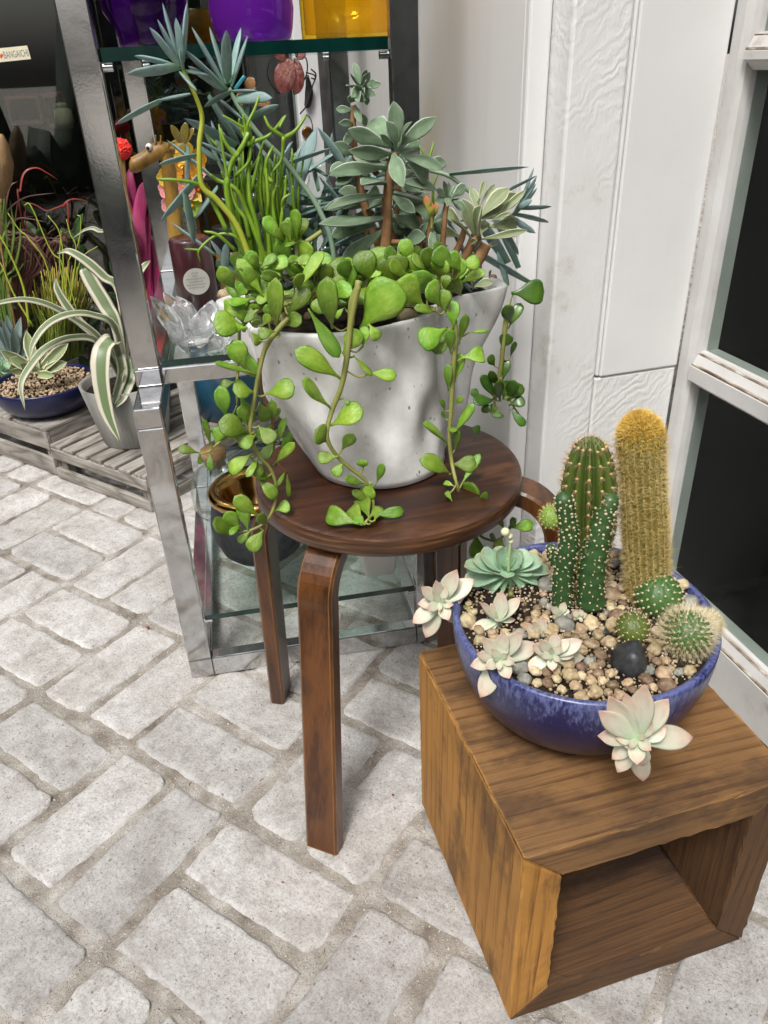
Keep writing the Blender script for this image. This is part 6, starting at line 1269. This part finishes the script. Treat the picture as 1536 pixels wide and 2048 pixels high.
c = Vector((at_y(440, 980, 1.40).x, 1.405, ZLW)); t = thing('cork_bottle', 'round clear glass bottle with a cork behind the charcoal vase', 'bottle', c); k = 58*pxm(c+Vector((0, 0, .1))); hb = at_y(440, 915, 1.40).z-ZLW
link('bottle_glass', lathe('bottle_glass', [(.0006, 0), (k*.8, 0), (k, .02), (k, hb*.5), (k*.75, hb*.75), (k*.42, hb*.9), (k*.42, hb), (k*.38, hb), (k*.38, hb*.9), (k*.72, hb*.74), (k*.96, hb*.5), (k*.96, .021), (.0006, .006)], 48), M_clear, t)
M_cork = mat('cork', [(0.3, (.22, .12, .045)), (0.6, (.42, .26, .12))], scale=60, rough=.85, bump=(90, .5, .002)); link('cork', lathe('cork', [(.0006, hb*.88), (k*.36, hb*.88), (k*.36, hb*.998), (k*.40, hb+.002), (k*.44, hb+.018), (.0006, hb+.02)], 24), M_cork, t)
a, b_2 = on_z(732, 1157, ZLW), on_z(790, 1149, ZLW); ww = (b_2-a).length
t = thing('white_pot', 'small white square ceramic pot at the right of the lowest glass shelf', 'pot', (a.x, a.y, ZLW), math.atan2(b_2.y-a.y, b_2.x-a.x)); hh = .085
vs = [(0, 0, 0), (ww, 0, 0), (ww, ww, 0), (0, ww, 0), (-.012, -.012, hh), (ww+.012, -.012, hh), (ww+.012, ww+.012, hh), (-.012, ww+.012, hh)]
mb = MB().add(vs, [(0, 3, 2, 1), (4, 5, 6, 7), (0, 1, 5, 4), (1, 2, 6, 5), (2, 3, 7, 6), (3, 0, 4, 7)]); link('pot_body', mb.me('pot_body', False, .006, 3), mat('white glazed ceramic', [(0.3, (.70, .68, .64)), (0.6, (.76, .75, .72))], scale=8, rough=.3), t)

# ================================================================== plants and pots at the far left
M_ribpot = mat('grey fluted pot', [(0.3, (.20, .195, .18)), (0.6, (.34, .335, .31))], scale=16, detail=7, stretch=(1, 1, .3), rough=.7)
CZ1 = .0992; pb = on_z(262, 893, CZ1); pcx, pcy = at_y(265, 830, pb.y+.06).x, pb.y+.06; pk = pxm(Vector((pcx, pcy, .15)))
rp_ = thing('fluted_pot', 'grey fluted pot of the striped leaf plant on the low crate', 'pot', (pcx, pcy, CZ1)); hp_ = .155
link('pot_shell', lathe('pot_shell', [(.0006, .0), (62*pk, 0), (64*pk, .004), (86*pk, hp_), (83*pk, hp_+.002), (79*pk, hp_-.004), (77*pk, hp_-.03), (.0006, hp_-.03)], 240, wob=lambda a, z: 1+(.012*math.cos(60*a) if 0 < z < hp_-.002 else 0)), M_ribpot, rp_)
link('soil', lathe('soil', [(76*pk, hp_-.022), (40*pk, hp_-.018), (.0006, hp_-.016)], 40), M_soil, rp_)
M_stripe = mat('white striped green leaf', [(0.3, (.085, .125, .055)), (0.6, (.15, .195, .09))], scale=8, stretch=(.4, 6, 1), rough=.42, uvramp=('v', [(0, (.60, .57, .44)), (.19, (.60, .56, .44)), (.25, (.13, .18, .08)), (.70, (.13, .18, .08)), (.77, (.60, .56, .44)), (1, (.62, .57, .46))], 'MIX', .93), sss=.05)
T3 = crop(0, 380, 5.12); T3b = crop(0, 380, 3.011); base = Vector((pcx, pcy, CZ1+hp_-.02))
sp = thing('striped_plant', 'arching white edged green strap leaf plant in the grey fluted pot', 'plant', base)
def strap(parent, T, pts, w, y0, y1, m, hint=None, name='leaf', root=None, tab=None, thk=.0011):
    n = len(pts); P = [at_y(*T(x, y), y0+(y1-y0)*i/(n-1)) for i, (x, y) in enumerate(pts)]
    if root is not None: P = [root]+P
    W_ = w/T_scale(T)*pxm(P[len(P)//2])/2; S_ = spline(P, 30)
    prof_ = lerp_tab(tab or [(0, .55), (.25, .9), (.55, 1), (.8, .72), (.94, .3), (1, .04)])
    return child(name, sweep_me(name, S_, lambda t: W_*prof_(t), lambda t: thk, hint=hint if hint is not None else fw+Vector((0, 0, -.55)), nr=10, cup=.22), m, parent)
strap(sp, T3, [(1040, 1540), (750, 1310), (500, 1170), (250, 1115), (0, 1150), (-220, 1240)], 88, 1.90, 1.80, M_stripe, root=base)
strap(sp, T3, [(1190, 1420), (950, 1270), (700, 1265), (480, 1370), (340, 1560), (300, 1760)], 105, 1.88, 1.72, M_stripe, root=base)
strap(sp, T3b, [(600, 920), (430, 885), (280, 945), (185, 1050), (125, 1170), (150, 1325)], 62, 1.86, 1.70, M_stripe, root=base)
strap(sp, T3b, [(690, 925), (635, 935), (610, 1010), (612, 1160), (650, 1350), (725, 1520)], 122, 1.86, 1.76, M_stripe, root=base)
strap(sp, T3, [(1190, 1400), (1080, 1180), (960, 980), (860, 800)], 165, 1.93, 1.98, M_stripe, root=base, tab=[(0, .5), (.5, 1), (.85, .95), (.98, .8), (1, .6)])
strap(sp, T3, [(1010, 1540), (800, 1330), (660, 1150), (580, 1000), (575, 900)], 96, 1.92, 1.95, M_stripe, root=base)
strap(sp, T3, [(1230, 1080), (1060, 880), (880, 720), (700, 620), (590, 650)], 110, 1.96, 2.0, M_stripe, root=base)
strap(sp, T3b, [(760, 640), (820, 520), (870, 450), (905, 425)], 55, 1.98, 2.02, M_stripe, root=base)
strap(sp, T3b, [(690, 1250), (730, 1130), (760, 1060)], 50, 1.86, 1.80, M_stripe, root=base)
strap(sp, T3b, [(720, 1000), (735, 1100), (700, 1230), (690, 1290)], 70, 1.86, 1.80, M_stripe, root=base)
strap(sp, T3b, [(780, 1010), (790, 1110), (745, 1240), (700, 1310)], 70, 1.87, 1.79, M_stripe, root=base)
strap(sp, T3, [(1180, 600), (1000, 410), (880, 400), (750, 490)], 50, 2.08, 2.12, M_stripe, root=base)
# blue bowl of small succulents
CZ2 = .1365; bb = on_z(95, 838, CZ2); b2y = bb.y+.085; b2x = at_y(95, 790, b2y).x; k2 = pxm(Vector((b2x, b2y, .19)))
R2 = 98*k2; b2 = bowl('succulent_bowl', 'dark blue glazed bowl of spiky succulents on the taller crate', (b2x, b2y, CZ2), R2, .075, M_blue2)
soil_disc('soil', b2, lambda a: R2-.0085, .066)
Z2 = CZ2+.070
mb = MB(); rs = random.Random(8)
for k in range(700):
    a = rs.uniform(0, 6.283); q = math.sqrt(rs.random())*(R2-.013); v, f = ico(rs.uniform(.002, .0055), Vector((b2x+q*math.cos(a), b2y+q*math.sin(a), Z2+rs.uniform(-.003, .003))), 1); mb.add(v, f)
o = child('gravel', mb.me('gravel', True), mat('tan gravel', [(0.35, (.25, .16, .09)), (0.55, (.45, .33, .21)), (0.7, (.6, .5, .38))], scale=90, detail=3, rough=.8), b2); o['kind'] = 'stuff'
sf = thing('stick_succulent', 'thicket of thin green stick succulent with orange tips in the dark blue bowl', 'succulent', on_z(135, 735, Z2))
M_sf = mat('thin green stick', [(0.3, (.10, .15, .018)), (0.6, (.20, .25, .035))], scale=8, rough=.45, rand=.3, hue=.02, uvramp=('u', [(0, (1, 1, 1)), (.75, (1, 1, 1)), (.95, (1.6, .95, .6)), (1, (2.2, 1.1, .8))], 'MULTIPLY', .8))
M_sfy = mat('thin yellow green stick', [(0.3, (.22, .30, .02)), (0.6, (.34, .42, .04))], scale=8, rough=.45)
for pts, w in (([(620, 1350), (650, 800), (610, 440), (490, 260)], 14), ([(700, 1300), (640, 770), (520, 620), (320, 170), (250, 155)], 15), ([(560, 1350), (480, 780), (290, 490), (190, 400), (80, 235)], 14), ([(760, 1300), (620, 820), (625, 420)], 13), ([(800, 1300), (690, 800), (800, 560), (828, 300), (790, 255)], 13), ([(700, 1300), (780, 640), (720, 450), (680, 300)], 13), ([(700, 1200), (830, 720), (1000, 575)], 12), ([(300, 1400), (240, 1000), (100, 650), (-20, 440)], 26), ([(340, 1400), (150, 1080), (30, 800), (-30, 700)], 20)):
    Pp = spline([at_y(*T3(x, y), b2y+.01+.03*i/len(pts)) for i, (x, y) in enumerate(pts)], 18); rr_ = w/5.12*pxm(Pp[0])/2
    child('long_stick', sweep_me('long_stick', Pp, lambda t: rr_*(1-.35*t), nr=7, hint=(.3, .2, 1)), M_sfy, sf)
rs = random.Random(4)
for k in range(190):
    x = rs.uniform(300, 900); b0 = on_z(*T3(x*.8+130, 1790-abs(x-600)*.35), Z2); y_ = b0.y+rs.uniform(-.02, .03); tx = x+rs.uniform(-120, 120); ty = 1180-rs.uniform(0, 460)*(1-.5*abs(x-640)/400)
    Pp = spline([b0, at_y(*T3(x*.85+95, 1450), y_), at_y(*T3(tx, ty), y_+rs.uniform(-.03, .03))], 8); rr_ = rs.uniform(8, 15)/5.12*pxm(b0)/2
    child('stick', sweep_me('stick', Pp, lambda t: rr_*(1-.3*t), nr=6, hint=(.3, .2, 1)), M_sf, sf)
M_agv = mat('cream edged agave leaf', [(0.3, (.15, .20, .09)), (0.6, (.24, .29, .14))], scale=3, stretch=(1, 5, 1), rough=.5, rand=.15, uvramp=('v', [(0, (1, .95, .6)), (.08, (.8, .75, .45)), (.14, (0, 0, 0)), (.86, (0, 0, 0)), (.92, (.8, .75, .45)), (1, (1, .95, .6))], 'SCREEN', .62))
AGV = leaf_me('leaf', [(0, .34), (.3, .45), (.6, .5), (.8, .36), (.93, .14), (1, .01)], [(0, .10), (.5, .08), (1, .01)], -.06, .3, m=M_agv)
BAG = leaf_me('leaf', [(0, .34), (.3, .48), (.6, .46), (.8, .3), (.93, .12), (1, .01)], [(0, .12), (.5, .10), (1, .01)], -.03, .2, m=mat('blue agave leaf', [(0.3, (.12, .19, .17)), (0.6, (.20, .27, .25))], scale=2, rough=.55, rand=.2))
rosette('variegated_agave', 'low cream edged agave rosette at the front of the dark blue bowl', 'succulent', T3, b2y-.07, [],
    [(340, 1830, 0, 1640, 130), (350, 1840, 100, 1720, 130), (380, 1830, 270, 1440, 120, .02), (420, 1840, 480, 1650, 120, .03), (430, 1840, 700, 1570, 120, .02), (440, 1860, 690, 1760, 110, 0), (300, 1880, 90, 1860, 90, -.03), (400, 1890, 560, 1900, 90, -.03), (360, 1850, 380, 1640, 120, .02), (330, 1870, 200, 1780, 120, -.02)], [AGV], dyl=.02, jit=.4)
rosette('blue_agave', 'spiky blue grey agave behind the cream edged one at the left edge', 'succulent', T3, b2y-.01, [],
    [(150, 1680, 70, 1280, 110), (170, 1690, 215, 1300, 100), (120, 1680, -40, 1370, 110), (180, 1700, 280, 1420, 90), (100, 1700, -120, 1500, 110), (140, 1700, 20, 1330, 90, -.02), (160, 1710, 130, 1400, 110, -.03), (90, 1720, -150, 1620, 100), (200, 1720, 330, 1560, 80)], [BAG], dyl=.03, jit=.4)
rosette('green_rosette', 'pale green fleshy rosette at the left rim of the dark blue bowl', 'succulent', T3, b2y-.09, [],
    [(20, 1830, 60, 1720, 80), (20, 1840, 110, 1790, 80), (10, 1850, 90, 1870, 70), (0, 1840, -60, 1750, 80), (0, 1860, -50, 1880, 70), (15, 1840, 20, 1780, 70, -.03)], ECHL, dyl=.02, jit=.4)
# red grass, yucca, magenta bromeliad behind
M_redgr = mat('dark red grass blade', [(0.3, (.06, .022, .018)), (0.5, (.13, .05, .038)), (0.72, (.22, .12, .09))], scale=5, rough=.5, rand=.35)
M_yuc = mat('green sword leaf', [(0.3, (.07, .13, .02)), (0.6, (.15, .23, .04))], scale=4, stretch=(.4, 5, 1), rough=.45, rand=.25)
def tuft(name, label, T, y, root, blades, m, w, cat='grass', tab=None, hint=None):
    t = thing(name, label, cat, (root.x, root.y, root.z))
    for bl_ in blades: strap(t, T, bl_, w*rnd(.8, 1.2), y, y+rnd(-.05, .05), m, root=root+Vector((rnd(-.02, .02), rnd(-.02, .02), 0)), tab=tab, thk=.0009, hint=hint)
    return t
rt_ = Vector((at_y(10, 700, 2.32).x-.02, 2.32, .002))
bl_ = [[(20, 560), (60, 250), (250, 80), (560, 30)], [(60, 600), (140, 330), (260, 290), (480, 330)], [(60, 700), (200, 420), (380, 480), (560, 700)], [(40, 650), (150, 450), (330, 500), (520, 800)], [(60, 800), (30, 430), (90, 0), (180, -90)], [(100, 760), (60, 420), (180, 300), (420, 260)], [(100, 900), (160, 600), (330, 620), (470, 900)], [(60, 700), (30, 420), (0, 120), (-20, -60)], [(120, 900), (90, 600), (150, 330), (190, 60)], [(60, 900), (120, 560), (250, 480), (400, 640)], [(0, 800), (40, 550), (180, 520), (330, 700)], [(80, 900), (200, 700), (350, 760), (420, 960)]]
rs = random.Random(2)
for k in range(70): x0 = rs.uniform(-80, 620); bl_.append([(x0*.4+50, 1100), (x0*.7+40, 800), (x0+rs.uniform(-40, 60), 520), (x0+rs.uniform(60, 260), 520+rs.uniform(-150, 320))])
tuft('red_grass', 'dark red arching grass plant behind the dark blue bowl', T3, 2.32, rt_, bl_, M_redgr, 30)
M_pink = mat('coral red leaf', [(0.3, (.17, .018, .016)), (0.6, (.27, .04, .03))], scale=5, rough=.4)
tuft('red_leaf_plant', 'few coral red strap leaves arching before the shop glass', crop(0, 0, 5.12), 2.34, Vector((at_y(40, 520, 2.34).x, 2.34, .002)), [[(215, 2200), (210, 1950), (250, 1770), (370, 1720), (480, 1770), (590, 1840)], [(260, 2300), (500, 2160), (640, 2100), (740, 2030)], [(700, 2300), (650, 2120), (740, 2040), (900, 2060)]], M_pink, 24, cat='plant')
tuft('sword_plant', 'tall green sword leaves at the far left edge before the shop glass', T3, 2.28, Vector((at_y(-6, 640, 2.28).x, 2.28, .002)), [[(0, 900), (20, 500), (40, 100), (30, -60)], [(60, 900), (60, 500), (50, 150), (60, 20)], [(-20, 900), (-30, 450), (10, 100), (0, -150)], [(40, 1000), (100, 700), (140, 420), (100, 100)], [(-40, 1000), (-10, 700), (30, 480), (110, 300)], [(0, 1100), (20, 820), (90, 640), (190, 560)], [(100, 1100), (170, 860), (260, 740), (360, 720)], [(-20, 1100), (60, 760), (60, 420), (-30, 240)], [(30, 1100), (140, 800), (200, 560), (210, 330)]], M_yuc, 34, cat='plant')
mroot = Vector((at_y(288, 700, 2.10).x, 2.10, CZ1))
M_mag = mat('magenta leaf', [(0.3, (.13, .006, .04)), (0.5, (.27, .018, .09)), (0.72, (.48, .12, .22))], scale=4, stretch=(.4, 5, 1), rough=.35, rand=.25)
mag = tuft('magenta_bromeliad', 'deep magenta bromeliad leaves between the chrome posts', lambda x, y: (x, y), 2.10, mroot, [[(270, 560), (256, 450), (236, 340)], [(275, 560), (265, 440), (258, 370), (262, 330)], [(285, 540), (275, 450), (285, 380), (300, 360)], [(290, 560), (290, 480), (300, 420)], [(288, 560), (272, 500), (250, 430)], [(288, 640), (300, 540), (296, 480), (270, 470)], [(300, 640), (318, 560), (325, 520)], [(276, 600), (262, 500), (240, 400)], [(292, 660), (315, 620), (330, 560)]], M_mag, 34, cat='plant', tab=[(0, .6), (.4, 1), (.75, .8), (.95, .25), (1, .03)])
dp = thing('dark_pot', 'dark plastic pot of the magenta bromeliad on the low crate', 'pot', (mroot.x, mroot.y, CZ1+.0006)); link('pot_shell', lathe('pot_shell', [(.0006, 0), (.04, 0), (.055, .085), (.052, .085), (.048, .07), (.0006, .07)], 40), M_char, dp)
M_pod = mat('dry tan pod', [(0.3, (.16, .085, .03)), (0.5, (.28, .17, .07)), (0.7, (.38, .26, .13))], scale=8, stretch=(.3, 6, 6), rough=.7, bump=(12, .4, .02))
pd = thing('dried_pod', 'tan dried seed pod on a stalk at the far left edge', 'seed pod', at_y(6, 390, 2.26)); place('pod', leaf_me('pod', [(0, .1), (.25, .42), (.55, .5), (.85, .3), (1, .08)], [(0, .1), (.25, .38), (.55, .45), (.85, .25), (1, .05)], m=M_pod), pd, at_y(4, 395, 2.26), at_y(3, 268, 2.26), 42*pxm(at_y(6, 330, 2.26)))
stem(pd, [at_y(4, 393, 2.26), at_y(0, 480, 2.26), Vector((at_y(-8, 600, 2.27).x, 2.27, .001))], .003, .003, M_stemb)
M_bush = mat('dark shrub leaf', [(0.3, (.020, .045, .012)), (0.6, (.05, .10, .028))], scale=3, rough=.4, rand=.4, hue=.02)
BUSH = leaf_me('leaf', LAN, [(0, .03), (1, .01)], -.08, .15, nl=6, nr=6, m=M_bush)
bs = thing('leafy_shrub', 'dark leafy shrub against the shop glass behind the striped plant', 'shrub', (-.33, 2.36, .001))
rs = random.Random(9)
for k in range(9):
    bx = -.62+.075*k; top = Vector((bx+rs.uniform(-.05, .05), 2.33+rs.uniform(-.03, .03), rs.uniform(.38, .62))); P = spline([Vector((bx*.6-.13, 2.36, .002)), Vector((bx*.9-.03, 2.35, .2)), top], 14)
    child('branch', sweep_me('branch', P, lambda t: .004-.0025*t, nr=6, hint=(.3, .2, 1)), M_stemb, bs)
    for j in range(16):
        p = P[min(13, 3+int(j*.7))]; d = (rv(1)+Vector((0, -.5, .35))).normalized(); place('leaf', BUSH, bs, p, p+d*rs.uniform(.045, .085), rs.uniform(.018, .03), Vector((0, -.6, .8))+rv(.5))
# teal pot on the crate behind the shelf
tp = on_z(440, 846, CZ1); t = thing('teal_pot', 'dark teal blue pot standing on the low crate behind the shelf', 'pot', (at_y(462, 800, tp.y+.07).x, tp.y+.07, CZ1+.0006)); k = pxm(tp)
M_teal2 = mat('teal glaze', [(0.3, (.006, .030, .055)), (0.6, (.014, .060, .10))], scale=5, stretch=(1, 1, .3), rough=.3, coat=.3)
link('pot_shell', lathe('pot_shell', [(.0006, 0), (62*k, 0), (66*k, .006), (78*k, .17), (74*k, .17), (70*k, .14), (.0006, .14)], 48), M_teal2, t)
M_gry = leaf_me('leaf', LAN, LANT, -.05, .1, m=M_fuzz)
t = thing('grey_succulent', 'pale grey green succulent growing in the teal pot', 'succulent', t.location+Vector((0, 0, .14)))
for k in range(16):
    a = k*2.4; d = Vector((math.cos(a), math.sin(a), 0)); r = .055-.002*k; place('leaf', M_gry, t, t.location+d*.005, t.location+d*r+Vector((0, 0, .02+.004*k)), .028, Vector((0, 0, 1))-d*.3)
# dry leaf bits and crumbs swept into the joints
rs = random.Random(6); mb = MB()
for k in range(420):
    i, j = rs.randrange(-5, 9), rs.randrange(-3, 9); u, v = .349+.2305*(i+.5), -.495-.2318*(j+.5)
    if rs.random() < .5: u += rs.gauss(0, .006); v += rs.uniform(-.115, .115)
    else: v += rs.gauss(0, .006); u += rs.uniform(-.115, .115)
    p = EU*u+EV*v; p.z = -.0055; s = rs.uniform(.0008, .0028); a = rs.uniform(0, 6.28); c_, s_ = math.cos(a), math.sin(a)
    if p.x > .5 and p.y > .97: continue
    mb.add([p+Vector((c_*s*2, s_*s*2, .0004)), p+Vector((-s_*s*.7, c_*s*.7, .0016)), p-Vector((c_*s*2, s_*s*2, -.0006)), p+Vector((s_*s*.7, -c_*s*.7, .0003)), p+Vector((0, 0, -.002))], [(0, 1, 2, 3), (0, 4, 1), (1, 4, 2), (2, 4, 3), (3, 4, 0)])
o = link('leaf_litter', mb.me('leaf_litter'), mat('dry leaf bits', [(0.3, (.05, .03, .018)), (0.6, (.20, .14, .08))], scale=300, detail=2, rough=.9)); tag(o, 'dry leaf bits and crumbs lying in the paving joints', None, kind='stuff')
M_rp = mat('dried red petal', [(0.3, (.12, .01, .01)), (0.6, (.22, .03, .02))], scale=60, rough=.8)
for lab, px, py, r in (('small dried red petal on the paving left of the chrome foot', 297, 1259, 5), ('tiny red petal crumb on the brick before the front stool leg', 568, 1766, 3), ('tiny red petal crumb on the brick left of the wooden box', 784, 1588, 3.5)):
    p = on_z(px, py, .0012); o = link('red_petal', leaf_me('petal', LAN, LANT, .2, .3, nl=6, nr=6, m=M_rp), None, None, p); s = r*2*pxm(p); o.scale = (s, s*.6, s*.6); o.rotation_euler = (0, 0, px); tag(o, lab, 'petal')
